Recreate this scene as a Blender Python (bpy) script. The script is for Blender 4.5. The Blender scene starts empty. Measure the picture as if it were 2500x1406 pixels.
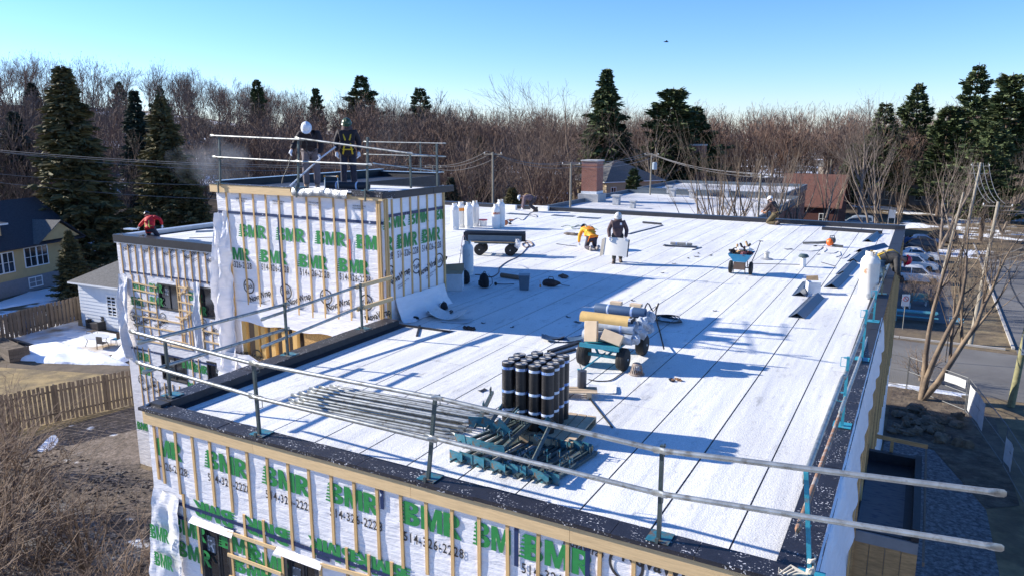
import bpy, math, random
import numpy as np
from mathutils import Vector, Matrix, noise

R = math.radians
scene = bpy.context.scene
col = scene.collection
# ---------------------------------------------------------------- camera
HC = 4.5                     # camera height above the roof deck (roof deck is z = 0)
G = -10.2                    # ground level
FPX = 1834.0                 # focal length in photo pixels (2500 wide)
YAW, PITCH = R(28.614), R(11.826)
cam_d = bpy.data.cameras.new('camera')
cam = bpy.data.objects.new('camera', cam_d)
col.objects.link(cam)
scene.camera = cam
cam.location = (0, 0, HC)
cam.rotation_euler = (R(90) - PITCH, 0, YAW)
cam_d.sensor_width = 36.0
cam_d.lens = 36.0 * FPX / 2500.0
cam_d.clip_start = 0.2
cam_d.clip_end = 6000
# ---------------------------------------------------------------- sky, sun, exposure
SUN_EL, SUN_AZ = R(24.0), R(12.5)          # shadows run along +X, a little towards +Y
world = bpy.data.worlds.new('World')
scene.world = world
world.use_nodes = True
wn = world.node_tree
wn.nodes.clear()
sky = wn.nodes.new('ShaderNodeTexSky')
sky.sky_type = 'NISHITA'
sky.sun_disc = False
sky.sun_elevation = SUN_EL
sky.sun_rotation = R(270) - SUN_AZ
sky.altitude = 600
sky.air_density = 1.0
sky.dust_density = 0.15
sky.ozone_density = 5.0
bgn = wn.nodes.new('ShaderNodeBackground')
bgn.inputs['Strength'].default_value = 0.105
wo = wn.nodes.new('ShaderNodeOutputWorld')
hsv = wn.nodes.new('ShaderNodeHueSaturation')          # one even shift of the whole sky: the camera's vivid colour rendering
hsv.inputs['Saturation'].default_value = 1.14
tint = wn.nodes.new('ShaderNodeMix'); tint.data_type = 'RGBA'; tint.blend_type = 'MULTIPLY'; tint.inputs[0].default_value = 1.14
tint.inputs[7].default_value = (0.88, 0.885, 1.06, 1)
wn.links.new(sky.outputs[0], hsv.inputs['Color'])
wn.links.new(hsv.outputs[0], tint.inputs[6])
wn.links.new(tint.outputs[2], bgn.inputs[0])
wn.links.new(bgn.outputs[0], wo.inputs[0])
sd = bpy.data.lights.new('sun', 'SUN')
sd.energy = 4.6
sd.angle = R(0.53)
sd.color = (1.0, 0.93, 0.82)
sun = bpy.data.objects.new('sun', sd)
col.objects.link(sun)
sun.location = (-30, -10, 40)
ldir = Vector((math.cos(SUN_AZ) * math.cos(SUN_EL), math.sin(SUN_AZ) * math.cos(SUN_EL), -math.sin(SUN_EL)))
sun.rotation_euler = ldir.to_track_quat('-Z', 'Y').to_euler()
vs = scene.view_settings
vs.view_transform = 'Standard'
vs.look = 'None'
vs.gamma = 1.0
vs.exposure = 1.05
vs.use_curve_mapping = False
scene.render.engine = 'CYCLES'

# ---------------------------------------------------------------- photo pixel -> place
_fw = Vector((-math.sin(YAW) * math.cos(PITCH), math.cos(YAW) * math.cos(PITCH), -math.sin(PITCH)))
_rt = Vector((math.cos(YAW), math.sin(YAW), 0))
_up = _rt.cross(_fw)
def ray(px, py):
    return _fw + _rt * ((px - 1250) / FPX) - _up * ((py - 703) / FPX)
def at(px, py, z=0.0):                    # on the level z
    d = ray(px, py); return Vector((0, 0, HC)) + d * ((z - HC) / d.z)
def aty(px, py, Y):                       # on the vertical plane y = Y
    d = ray(px, py); return Vector((0, 0, HC)) + d * (Y / d.y)
def atx(px, py, X):
    d = ray(px, py); return Vector((0, 0, HC)) + d * (X / d.x)
def atd(px, py, dist):                    # at a depth along the view axis
    return Vector((0, 0, HC)) + ray(px, py) * dist
def toward_cam(p):                        # heading (rotz) of a +Y-facing thing that faces the camera
    return math.atan2(-p[1], -p[0]) - math.pi / 2

# ---------------------------------------------------------------- materials
MATS = {}
def mat(name, c, rough=0.6, metal=0.0, var=0.18, scale=4.0, c2=None, fac2=0.5, s2=6.0, bump=0.0, bscale=40.0,
        stretch=(1, 1, 1), rnd=0.0, spec=0.5, coords='Object', alpha=None, trans=0.0, sheen=0.0, detail=5.0, speck=None):
    """procedural principled material: base colour with noise variation, optional second colour in patches, bump"""
    if name in MATS: return MATS[name]
    m = bpy.data.materials.new(name); MATS[name] = m
    m.use_nodes = True
    nt = m.node_tree; N = nt.nodes; L = nt.links
    b = N['Principled BSDF']
    tc = N.new('ShaderNodeTexCoord'); mp = N.new('ShaderNodeMapping')
    mp.inputs['Scale'].default_value = stretch
    L.new(tc.outputs[coords], mp.inputs[0])
    vec = mp.outputs[0]
    def nz(s, det=detail, rg=0.6):
        n = N.new('ShaderNodeTexNoise'); n.inputs['Scale'].default_value = s
        n.inputs['Detail'].default_value = det; n.inputs['Roughness'].default_value = rg
        L.new(vec, n.inputs['Vector']); return n.outputs[0]
    def ramp(src, p0, p1, v0=0.0, v1=1.0):
        r = N.new('ShaderNodeMapRange'); r.inputs[1].default_value = p0; r.inputs[2].default_value = p1
        r.inputs[3].default_value = v0; r.inputs[4].default_value = v1; L.new(src, r.inputs[0]); return r.outputs[0]
    def mix(f, a, bb, mode='MIX'):
        x = N.new('ShaderNodeMix'); x.data_type = 'RGBA'; x.blend_type = mode
        if isinstance(f, (int, float)): x.inputs[0].default_value = f
        else: L.new(f, x.inputs[0])
        for s, v in ((x.inputs[6], a), (x.inputs[7], bb)):
            if isinstance(v, tuple): s.default_value = (*v[:3], 1)
            else: L.new(v, s)
        return x.outputs[2]
    cur = tuple(c)
    if c2 is not None:
        cur = mix(ramp(nz(s2), fac2 - 0.07, fac2 + 0.07), tuple(c), tuple(c2))
    if speck is not None:                # (colour, scale, threshold[, patch scale])
        fs = ramp(nz(speck[1], 2.0), speck[2] - 0.02, speck[2] + 0.02)
        if len(speck) > 3:
            mq = N.new('ShaderNodeMath'); mq.operation = 'MULTIPLY'; L.new(fs, mq.inputs[0]); L.new(ramp(nz(speck[3], 3.0), 0.44, 0.60), mq.inputs[1]); fs = mq.outputs[0]
        cur = mix(fs, cur, tuple(speck[0]))
    if var > 0:
        hs = N.new('ShaderNodeHueSaturation')
        v = ramp(nz(scale), 0.3, 0.7, 1 - var, 1 + var)
        if rnd > 0:
            oi = N.new('ShaderNodeObjectInfo'); mm = N.new('ShaderNodeMath'); mm.operation = 'MULTIPLY'
            L.new(v, mm.inputs[0]); L.new(ramp(oi.outputs['Random'], 0, 1, 1 - rnd, 1 + rnd), mm.inputs[1]); v = mm.outputs[0]
        L.new(v, hs.inputs['Value'])
        if isinstance(cur, tuple): hs.inputs['Color'].default_value = (*cur, 1)
        else: L.new(cur, hs.inputs['Color'])
        cur = hs.outputs[0]
    if isinstance(cur, tuple): b.inputs['Base Color'].default_value = (*cur, 1)
    else: L.new(cur, b.inputs['Base Color'])
    b.inputs['Roughness'].default_value = rough
    b.inputs['Metallic'].default_value = metal
    b.inputs['Specular IOR Level'].default_value = spec
    if trans: b.inputs['Transmission Weight'].default_value = trans
    if alpha is not None: b.inputs['Alpha'].default_value = alpha
    if bump > 0:
        bn = N.new('ShaderNodeBump'); bn.inputs['Strength'].default_value = 1.0
        bn.inputs['Distance'].default_value = bump
        L.new(nz(bscale, 4.0), bn.inputs['Height']); L.new(bn.outputs[0], b.inputs['Normal'])
    return m

# ---------------------------------------------------------------- mesh builder
def basis(d, up=(0, 0, 1)):
    d = Vector(d).normalized(); u = Vector(up)
    if abs(d.dot(u)) > 0.98: u = Vector((0, 1, 0))
    s = d.cross(u).normalized(); return d, s, s.cross(d).normalized()
class MB:
    def __init__(self): self.v = []; self.f = []; self.mi = []
    def add(self, vs_, fs, mi=0):
        o = len(self.v); self.v += [tuple(p) for p in vs_]
        for q in fs: self.f.append(tuple(i + o for i in q)); self.mi.append(mi)
        return self
    def box(self, x0, x1, y0, y1, z0, z1, mi=0):
        return self.add([(x0, y0, z0), (x1, y0, z0), (x1, y1, z0), (x0, y1, z0), (x0, y0, z1), (x1, y0, z1), (x1, y1, z1), (x0, y1, z1)],
                        [(3, 2, 1, 0), (4, 5, 6, 7), (0, 1, 5, 4), (1, 2, 6, 5), (2, 3, 7, 6), (3, 0, 4, 7)], mi)
    def cbox(self, c, s, mi=0):
        return self.box(c[0] - s[0] / 2, c[0] + s[0] / 2, c[1] - s[1] / 2, c[1] + s[1] / 2, c[2] - s[2] / 2, c[2] + s[2] / 2, mi)
    def beam(self, p, q, w, h, mi=0, up=(0, 0, 1)):
        p, q = Vector(p), Vector(q); d, s, u = basis(q - p, up); s = s * w / 2; u = u * h / 2
        return self.add([p - s - u, p + s - u, p + s + u, p - s + u, q - s - u, q + s - u, q + s + u, q - s + u],
                        [(0, 1, 2, 3), (7, 6, 5, 4), (1, 0, 4, 5), (2, 1, 5, 6), (3, 2, 6, 7), (0, 3, 7, 4)], mi)
    def tube(self, pts, r, n=8, mi=0, cap=True, flat=None):
        pts = [Vector(p) for p in pts]; k = len(pts)
        rs = r if isinstance(r, (list, tuple)) else [r] * k
        vv = []; prev = None
        for i, p in enumerate(pts):
            d = (pts[min(i + 1, k - 1)] - pts[max(i - 1, 0)])
            if d.length < 1e-9: d = Vector((0, 0, 1))
            d.normalize()
            if prev is None: _, s, u = basis(d)
            else:
                s = prev - d * prev.dot(d)
                s = s.normalized() if s.length > 1e-6 else basis(d)[1]
                u = s.cross(d).normalized()
            prev = s
            for j in range(n):
                a = 2 * math.pi * j / n
                vv.append(p + s * math.cos(a) * rs[i] + u * math.sin(a) * rs[i] * (flat or 1.0))
        ff = [(i * n + j, i * n + (j + 1) % n, (i + 1) * n + (j + 1) % n, (i + 1) * n + j) for i in range(k - 1) for j in range(n)]
        if cap: ff += [tuple(range(n - 1, -1, -1)), tuple((k - 1) * n + j for j in range(n))]
        return self.add(vv, ff, mi)
    def lathe(self, prof, n=16, c=(0, 0, 0), axis=(0, 0, 1), mi=0, sx=1.0, sy=1.0):
        d, s, u = basis(axis); c = Vector(c); vv = []; k = len(prof)
        for r, h in prof:
            for j in range(n):
                a = 2 * math.pi * j / n
                vv.append(c + d * h + s * math.cos(a) * r * sx + u * math.sin(a) * r * sy)
        ff = [(i * n + j, i * n + (j + 1) % n, (i + 1) * n + (j + 1) % n, (i + 1) * n + j) for i in range(k - 1) for j in range(n)]
        ff += [tuple(range(n - 1, -1, -1)), tuple((k - 1) * n + j for j in range(n))]
        return self.add(vv, ff, mi)
    def prism(self, poly, y0, y1, mi=0, plane='xz'):       # polygon in xz, extruded along y (or xy along z, yz along x)
        n = len(poly)
        def P(a, b, t): return {'xz': (a, t, b), 'xy': (a, b, t), 'yz': (t, a, b)}[plane]
        vv = [P(a, b, y0) for a, b in poly] + [P(a, b, y1) for a, b in poly]
        ff = [tuple(range(n)), tuple(range(2 * n - 1, n - 1, -1))] + [(i, i + n, (i + 1) % n + n, (i + 1) % n) for i in range(n)]
        return self.add(vv, ff, mi)
    def grid(self, fn, nu, nv, mi=0):
        vv = [fn(i / nu, j / nv) for j in range(nv + 1) for i in range(nu + 1)]
        return self.add(vv, [(j * (nu + 1) + i, j * (nu + 1) + i + 1, (j + 1) * (nu + 1) + i + 1, (j + 1) * (nu + 1) + i) for j in range(nv) for i in range(nu)], mi)
    def blob(self, c, r, n=8, mi=0, seed=0, jit=0.25):
        rd = random.Random(seed); vv = []; ff = []; m = max(4, n // 2 + 1)
        for i in range(1, m):
            for j in range(n):
                t = math.pi * i / m; a = 2 * math.pi * j / n; k = 1 + rd.uniform(-jit, jit)
                vv.append((c[0] + r[0] * k * math.sin(t) * math.cos(a), c[1] + r[1] * k * math.sin(t) * math.sin(a), c[2] + r[2] * k * math.cos(t)))
        t0 = len(vv); vv += [(c[0], c[1], c[2] + r[2]), (c[0], c[1], c[2] - r[2])]
        for i in range(m - 2):
            for j in range(n): ff.append((i * n + j, (i + 1) * n + j, (i + 1) * n + (j + 1) % n, i * n + (j + 1) % n))
        for j in range(n):
            ff.append((t0, j, (j + 1) % n)); ff.append((t0 + 1, (m - 2) * n + (j + 1) % n, (m - 2) * n + j))
        return self.add(vv, ff, mi)
    def mesh(self, name, mats, smooth=False, sharp=38):
        me = bpy.data.meshes.new(name); me.from_pydata(self.v, [], self.f)
        for m in (mats if isinstance(mats, (list, tuple)) else [mats]): me.materials.append(m)
        if any(self.mi): me.polygons.foreach_set('material_index', self.mi)
        if smooth:
            me.polygons.foreach_set('use_smooth', [True] * len(me.polygons))
            me.set_sharp_from_angle(angle=R(sharp))
        me.update(); return me
    def build(self, name, mats, parent=None, smooth=False, world=False, loc=None, rz=0.0, bevel=0.0):
        if world and parent is not None:
            W = wm(parent).inverted(); self.v = [tuple(W @ Vector(p)) for p in self.v]
        if world and parent is None and loc is not None:
            W = (Matrix.Translation(Vector(loc)) @ Matrix.Rotation(rz, 4, 'Z')).inverted(); self.v = [tuple(W @ Vector(p)) for p in self.v]
        o = bpy.data.objects.new(name, self.mesh(name, mats, smooth)); col.objects.link(o)
        if parent is not None: o.parent = parent
        if loc is not None: o.location = loc
        o.rotation_euler[2] = rz
        if bevel:
            bv = o.modifiers.new('bevel', 'BEVEL'); bv.width = bevel; bv.segments = 2; bv.limit_method = 'ANGLE'
        return o
def wm(o):
    m = o.matrix_basis
    return wm(o.parent) @ m if o.parent is not None else m
def tag(o, label=None, cat=None, group=None, kind=None):
    if label: o['label'] = label
    if cat: o['category'] = cat
    if group: o['group'] = group
    if kind: o['kind'] = kind
    return o
def thing(name, label, cat, loc=(0, 0, 0), rz=0.0, group=None):
    o = bpy.data.objects.new(name, None); col.objects.link(o)
    o.empty_display_size = 0.2
    o.location = loc; o.rotation_euler = (0, 0, rz)
    return tag(o, label, cat, group)
def inst(name, me, parent=None, loc=(0, 0, 0), rot=(0, 0, 0), scale=(1, 1, 1)):      # another object on shared mesh data
    o = bpy.data.objects.new(name, me); col.objects.link(o)
    if parent is not None: o.parent = parent
    o.location = loc; o.rotation_euler = rot; o.scale = scale
    return o
def copy_tree(o, parent=None):
    c = o.copy(); col.objects.link(c); c.parent = parent
    for ch in list(o.children): copy_tree(ch, c)
    return c
def jitter(rd, a): return rd.uniform(-a, a)

# ---------------------------------------------------------------- common materials
WOOD = mat('pine_lumber', (0.60, 0.385, 0.165), 0.7, var=0.16, scale=3, stretch=(14, 14, 1.0), rnd=0.14, bump=0.001, bscale=30, speck=((0.28, 0.14, 0.05), 1.6, 0.74))
WOODX = mat('pine_board', (0.68, 0.48, 0.25), 0.7, var=0.15, scale=3, stretch=(1.0, 14, 14), rnd=0.1, bump=0.001, bscale=30, speck=((0.3, 0.15, 0.06), 2.2, 0.73))
PLY = mat('plywood', (0.42, 0.25, 0.11), 0.75, var=0.3, scale=5, stretch=(1, 1, 5), rnd=0.12)
GREYWOOD = mat('weathered_wood', (0.135, 0.105, 0.080), 0.85, var=0.3, scale=5, stretch=(6, 6, 0.6), rnd=0.22, bump=0.003)
PALLETW = mat('pallet_wood', (0.50, 0.38, 0.25), 0.8, var=0.22, scale=5, rnd=0.15)
BLACKM = mat('black_membrane', (0.016, 0.016, 0.024), 0.5, var=0.3, scale=9, bump=0.003, bscale=60, speck=((0.72, 0.72, 0.74), 34, 0.635, 3.2))
BLACKC = mat('black_membrane_clean', (0.016, 0.017, 0.023), 0.55, var=0.35, scale=8, bump=0.004, bscale=25)
DARKM = mat('dark_flashing', (0.035, 0.037, 0.045), 0.4, metal=0.3, var=0.15, scale=4)
STEELG = mat('galvanised_pipe', (0.40, 0.41, 0.39), 0.42, metal=0.75, var=0.28, scale=7, rnd=0.18, c2=(0.24, 0.23, 0.20), fac2=0.6, s2=9)
TEAL = mat('teal_paint_chipped', (0.028, 0.17, 0.235), 0.5, var=0.3, scale=8, c2=(0.13, 0.085, 0.055), fac2=0.55, s2=7, rnd=0.2, bump=0.001)
TEALB = mat('turquoise_paint_chipped', (0.03, 0.27, 0.37), 0.5, var=0.2, scale=8, c2=(0.22, 0.12, 0.07), fac2=0.66, s2=9, rnd=0.1)
TEALD = mat('dark_green_paint', (0.06, 0.085, 0.085), 0.5, var=0.3, scale=9, c2=(0.12, 0.10, 0.08), fac2=0.64, s2=10, rnd=0.2)
RUBBER = mat('rubber', (0.022, 0.021, 0.020), 0.8, var=0.3, scale=12)
BLACK = mat('black_cloth', (0.016, 0.016, 0.02), 0.85, var=0.3, scale=14, rnd=0.1)
WHITEP = mat('white_paint', (0.78, 0.78, 0.76), 0.5, var=0.06, scale=6)
GREYP = mat('grey_paint', (0.30, 0.31, 0.32), 0.5, var=0.1, scale=6)
CARD = mat('cardboard', (0.42, 0.28, 0.15), 0.85, var=0.12, scale=6)
SNOW = mat('snow', (0.86, 0.88, 0.92), 0.6, var=0.05, scale=2, bump=0.05, bscale=2.5, coords='Object')
GLASS = mat('window_glass', (0.025, 0.03, 0.035), 0.06, var=0.3, scale=1.5, spec=0.8)
def simple(name, c, rough=0.6, metal=0.0, var=0.12, **k): return mat(name, c, rough, metal, var, **k)
# ================================================================ the building under construction
def white_membrane():
    m = mat('white_membrane', (0.80, 0.80, 0.79), 0.75, var=0.0)
    nt = m.node_tree; N = nt.nodes; L = nt.links; b = N['Principled BSDF']
    tc = N.new('ShaderNodeTexCoord')
    def noise_(s, st, det=4):
        mp = N.new('ShaderNodeMapping'); mp.inputs['Scale'].default_value = st; L.new(tc.outputs['Object'], mp.inputs[0])
        n = N.new('ShaderNodeTexNoise'); n.inputs['Scale'].default_value = s; n.inputs['Detail'].default_value = det
        L.new(mp.outputs[0], n.inputs['Vector']); return n.outputs[0]
    def rng(src, a, bb, c, d):
        r = N.new('ShaderNodeMapRange'); r.inputs[1].default_value = a; r.inputs[2].default_value = bb; r.inputs[3].default_value = c; r.inputs[4].default_value = d
        L.new(src, r.inputs[0]); return r.outputs[0]
    def mul(a, bb):
        x = N.new('ShaderNodeMath'); x.operation = 'MULTIPLY'; L.new(a, x.inputs[0]); L.new(bb, x.inputs[1]); return x.outputs[0]
    v = mul(rng(noise_(70, (1, 1, 1), 2), 0.36, 0.62, 0.80, 1.05), rng(noise_(1.1, (1, 0.35, 1)), 0.3, 0.7, 0.86, 1.04))
    oi = N.new('ShaderNodeObjectInfo')
    v = mul(v, rng(oi.outputs['Random'], 0, 1, 0.94, 1.02))
    dirt = rng(noise_(2.3, (3, 1, 1), 6), 0.60, 0.78, 1.0, 0.62)
    v = mul(v, dirt)
    hs = N.new('ShaderNodeHueSaturation'); hs.inputs['Color'].default_value = (0.80, 0.80, 0.79, 1); L.new(v, hs.inputs['Value'])
    L.new(hs.outputs[0], b.inputs['Base Color'])
    b1 = N.new('ShaderNodeBump'); b1.inputs['Strength'].default_value = 1; b1.inputs['Distance'].default_value = 0.006
    b2 = N.new('ShaderNodeBump'); b2.inputs['Strength'].default_value = 1; b2.inputs['Distance'].default_value = 0.03
    L.new(noise_(55, (1, 1, 1), 2), b1.inputs['Height']); L.new(noise_(1.0, (2.6, 0.22, 1), 2), b2.inputs['Height'])
    L.new(b2.outputs[0], b1.inputs['Normal']); L.new(b1.outputs[0], b.inputs['Normal'])
    return m
MEMW = white_membrane()
WRAP = mat('house_wrap', (0.80, 0.785, 0.80), 0.42, var=0.05, scale=2.0, bump=0.026, bscale=3.0, stretch=(1.0, 1.0, 4.2), spec=0.4)
INK_G = mat('green_ink', (0.018, 0.23, 0.055), 0.5, var=0.12, scale=6)
INK_K = mat('black_ink', (0.03, 0.028, 0.03), 0.5, var=0.2, scale=6)
TAPE = mat('blue_tape', (0.012, 0.030, 0.10), 0.4, var=0.1, scale=5, speck=((0.6, 0.65, 0.72), 9, 0.69))
FRAME = mat('window_frame_dark', (0.045, 0.045, 0.047), 0.45, var=0.15, scale=5)
CONC = mat('concrete', (0.33, 0.32, 0.30), 0.85, var=0.2, scale=3, bump=0.004, bscale=20)

XL, XR, YF, YB = -10.82, -0.58, 7.25, 39.1        # outer faces
YT, XTR, XTL, YTB = 13.74, -10.86, -16.40, 16.20  # stair tower
YW, XW = 19.70, -29.9                              # left wing wall, its left end
BLD = thing('flat_roofed_building', 'unfinished flat-roofed building wrapped in white sheeting with green BMR lettering', 'building', (-10.82, 7.25, G))
WB = Vector((0, 0, 0))

# ---- roof deck and its membrane sheets
m = MB()
m.box(XL + 0.05, XR - 0.05, YF + 0.05, YW + 0.05, -0.35, 0.0)
m.box(XW + 0.05, XR - 0.05, YW + 0.05, YB - 0.05, -0.35, 0.0)
deck = m.build('roof_deck', BLACKC, BLD, world=True)
rd = random.Random(4)
seams = [-0.985, -1.49, -2.38, -3.28, -4.16, -5.02, -5.86, -6.69, -7.52, -8.39, -9.28, -10.17, -10.47]
lseams = [-10.47, -11.35] + [-11.35 - 0.89 * k for k in range(1, 21)]
def sheets(x1, x0, ya, yb, cuts):
    ys = [ya] + [c for c in sorted(cuts) if ya + 0.5 < c < yb - 0.5] + [yb]
    for a, b in zip(ys[:-1], ys[1:]):
        mm = MB(); h = 0.007 + rd.uniform(0, 0.004)
        mm.box(x0 + 0.010 + rd.uniform(0, 0.004), x1 - 0.010 - rd.uniform(0, 0.004), a + 0.006, b - 0.006, 0.0005, h)
        mm.build('membrane_sheet', MEMW, deck, world=True)
cutset = [[15, 27], [10.3, 20.4, 30.6], [13.9, 24.2, 34.1], [11.4, 19.1, 29.3, 36], [16.3, 26.1, 35], [12.3, 22.2, 32.3], [17.6, 27.5, 37], [13.6, 23.7, 33.7],
          [11.9, 18.9, 28.8], [15.2, 25, 34.9], [10.9, 20.9, 31], [14, 24]]
for k in range(12):
    sheets(seams[k], seams[k + 1], 7.50, YB - 0.36, cutset[k])
for k in range(len(lseams) - 1):
    a = YW + 0.05 if lseams[k] < -14.3 or lseams[k] < -11 else YW + 0.05
    sheets(lseams[k], lseams[k + 1], YW + 0.06, YB - 0.36, [22 + (k * 3.7) % 10, 32 + (k * 2.9) % 5])
for a_, b_ in ((-12.3, -11.37), (-13.2, -12.32), (-14.0, -13.22)): mm = MB(); mm.box(a_, b_, YTB + 0.02, YW + 0.045, 0.0005, 0.008); mm.build('membrane_sheet', MEMW, deck, world=True)
mm = MB(); mm.box(-11.35, -10.48, YT + 0.05, YW + 0.045, 0.0005, 0.008); mm.build('membrane_sheet', MEMW, deck, world=True)
mm = MB(); mm.box(-14.0, -10.80, YTB + 0.02, YW + 0.03, -0.35, -0.002); mm.build('roof_deck_infill', BLACKC, BLD, world=True)

# ---- parapets with membrane caps, laid in pieces
PAR = MB()
PAR.box(XL + 0.09, XR - 0.03, YF + 0.12, YF + 0.26, -0.35, 0.10)
PAR.box(XL + 0.05, XL + 0.33, YF + 0.12, YT - 0.06, -0.35, 0.165)
PAR.box(XR - 0.37, XR - 0.03, YF + 0.12, YB - 0.1, -0.35, 0.055)
PAR.box(XW + 0.05, XR - 0.05, YB - 0.34, YB - 0.02, -0.35, 0.20)
PAR.box(XW + 0.05, XW + 0.30, YW + 0.06, YB - 0.3, -0.35, 0.16)
par = PAR.build('parapet', BLACKC, BLD, world=True)
x = XL - 0.03
while x < XR - 0.02:
    x2 = min(x + rd.uniform(0.86, 0.98), XR + 0.02); z = 0.112 + rd.uniform(0, 0.008)
    mm = MB(); mm.box(x + 0.003, x2 - 0.003, YF - 0.035, YF + 0.285, z - 0.012, z); mm.box(x + 0.003, x2 - 0.003, YF - 0.037, YF - 0.027, z - 0.05, z - 0.012)
    mm.build('parapet_cap', BLACKM, par, world=True); x = x2
y = YF + 0.29
while y < YT - 0.12:
    y2 = min(y + rd.uniform(0.86, 0.98), YT - 0.07); z = 0.176 + rd.uniform(0, 0.008)
    mm = MB(); mm.box(XL - 0.03, XL + 0.345, y + 0.003, y2 - 0.003, z - 0.010, z)
    mm.build('parapet_cap', BLACKM, par, world=True); y = y2
mm = MB()                                                     # upturned inner face of the left parapet with a cant at its foot
mm.add([(XL + 0.34, YF + 0.30, 0.165), (XL + 0.34, YT - 0.05, 0.165), (XL + 0.355, YT - 0.05, 0.05), (XL + 0.355, YF + 0.30, 0.05)], [(0, 1, 2, 3)])
mm.add([(XL + 0.355, YF + 0.30, 0.05), (XL + 0.355, YT + 0.02, 0.05), (XL + 0.47, YT + 0.06, 0.013), (XL + 0.47, YF + 0.30, 0.013)], [(0, 1, 2, 3)])
mm.build('parapet_upturn', BLACKC, par, world=True)
y = YF + 0.29
while y < YB - 0.4:
    y2 = min(y + rd.uniform(0.86, 0.98), YB - 0.36); z = 0.066 + rd.uniform(0, 0.006)
    mm = MB(); mm.box(XR - 0.40, XR + 0.02, y + 0.003, y2 - 0.003, z - 0.010, z)
    mm.build('parapet_cap', BLACKM if y < 16 else BLACKC, par, world=True); y = y2
x = XW
while x < XR - 0.1:
    x2 = min(x + 3.0, XR); mm = MB(); z = 0.215
    mm.box(x + 0.004, x2 - 0.004, YB - 0.39, YB + 0.02, z - 0.012, z); mm.box(x + 0.004, x2 - 0.004, YB - 0.392, YB - 0.384, 0.012, z - 0.012)
    mm.build('metal_coping', DARKM, par, world=True); x = x2
y = YW
while y < YB - 0.5:
    y2 = min(y + 3.0, YB - 0.4); mm = MB(); mm.box(XW - 0.04, XW + 0.34, y + 0.003, y2 - 0.003, 0.168, 0.18); mm.box(XW + 0.332, XW + 0.338, y + 0.003, y2 - 0.003, 0.01, 0.168)
    mm.build('metal_coping', simple('pale_coping', (0.45, 0.48, 0.52), 0.35, 0.4), par, world=True); y = y2

# ---- wall sheets with holes for the windows
def wall_sheet(name, fix, axis, a0, a1, z0, z1, holes, n, step=0.09, amp=0.006, seed=0, mat_=None, zfine=None):
    """wrap on the plane axis=fix; a along the wall; n = outward sign; holes = (a0,a1,z0,z1)"""
    def cuts(lo, hi, hs, st):
        c = {round(lo, 4), round(hi, 4)} | {round(h, 4) for h in hs if lo < h < hi}
        c = sorted(c); out = []
        for p, q in zip(c[:-1], c[1:]):
            k = max(1, int(round((q - p) / st))); out += [p + (q - p) * i / k for i in range(k)]
        return out + [c[-1]]
    A = cuts(a0, a1, [h[0] for h in holes] + [h[1] for h in holes], step)
    hz = [h[2] for h in holes] + [h[3] for h in holes]
    if zfine is not None and zfine > z0: Z = cuts(z0, zfine, hz, 0.8)[:-1] + cuts(zfine, z1, hz, step)
    else: Z = cuts(z0, z1, hz, step)
    idx = {}; mm = MB(); vv = []; ff = []
    def P(i, j):
        if (i, j) not in idx:
            a, z = A[i], Z[j]
            d = noise.noise(Vector((a * 0.9 + seed, z * 3.5, 3.1))) * amp + noise.noise(Vector((a * 2.3, z * 9.0 + seed, 7.7))) * amp * 0.5
            for h in holes:
                if h[0] - 1e-3 <= a <= h[1] + 1e-3 and h[2] - 1e-3 <= z <= h[3] + 1e-3: d = 0
            c = fix + n * (d - 0.002)
            idx[(i, j)] = len(vv); vv.append((a, c, z) if axis == 'y' else (c, a, z))
        return idx[(i, j)]
    for j in range(len(Z) - 1):
        for i in range(len(A) - 1):
            ca, cz = (A[i] + A[i + 1]) / 2, (Z[j] + Z[j + 1]) / 2
            if any(h[0] < ca < h[1] and h[2] < cz < h[3] for h in holes): continue
            q = (P(i, j), P(i + 1, j), P(i + 1, j + 1), P(i, j + 1))
            ff.append(q if (n < 0) == (axis == 'y') else q[::-1])
    mm.add(vv, ff)
    return mm.build(name, mat_ or WRAP, BLD, smooth=True, world=True)
def window(a0, a1, z0, z1, Y, mull=1, inner=None):
    """a window in a wall facing -Y: dark frame set back in the opening, sashes, panes"""
    f = MB(); t = 0.06; D = 0.14
    f.box(a0, a0 + t, Y, Y + D, z0, z1); f.box(a1 - t, a1, Y, Y + D, z0, z1)
    f.box(a0 + t, a1 - t, Y, Y + D, z1 - t, z1); f.box(a0 + t, a1 - t, Y, Y + D, z0, z0 + t)
    w = f.build('window', FRAME, BLD, world=True)
    n = mull + 1
    for k in range(n):
        b0 = a0 + t + (a1 - a0 - 2 * t) * k / n; b1 = a0 + t + (a1 - a0 - 2 * t) * (k + 1) / n
        s = MB(); q = 0.035; y0, y1 = Y + 0.06 + 0.02 * (k % 2), Y + 0.09 + 0.02 * (k % 2)
        s.box(b0, b0 + q, y0, y1, z0 + t, z1 - t); s.box(b1 - q, b1, y0, y1, z0 + t, z1 - t)
        s.box(b0 + q, b1 - q, y0, y1, z1 - t - q, z1 - t); s.box(b0 + q, b1 - q, y0, y1, z0 + t, z0 + t + q)
        s.build('sash', FRAME, w, world=True)
        g = MB(); g.box(b0 + q, b1 - q, y0 + 0.012, y0 + 0.018, z0 + t + q, z1 - t - q); g.build('pane', GLASS, w, world=True)
        if k == 0 or mull == 0:
            g = MB(); g.box(b1 - q - 0.24, b1 - q - 0.04, y0 + 0.004, y0 + 0.009, z1 - t - 0.42, z1 - t - 0.14)
            g.build('glazing_sticker', simple('sticker', (0.12, 0.14, 0.16), 0.4, speck=((0.6, 0.62, 0.65), 14, 0.56)), w, world=True)
    return w
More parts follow.
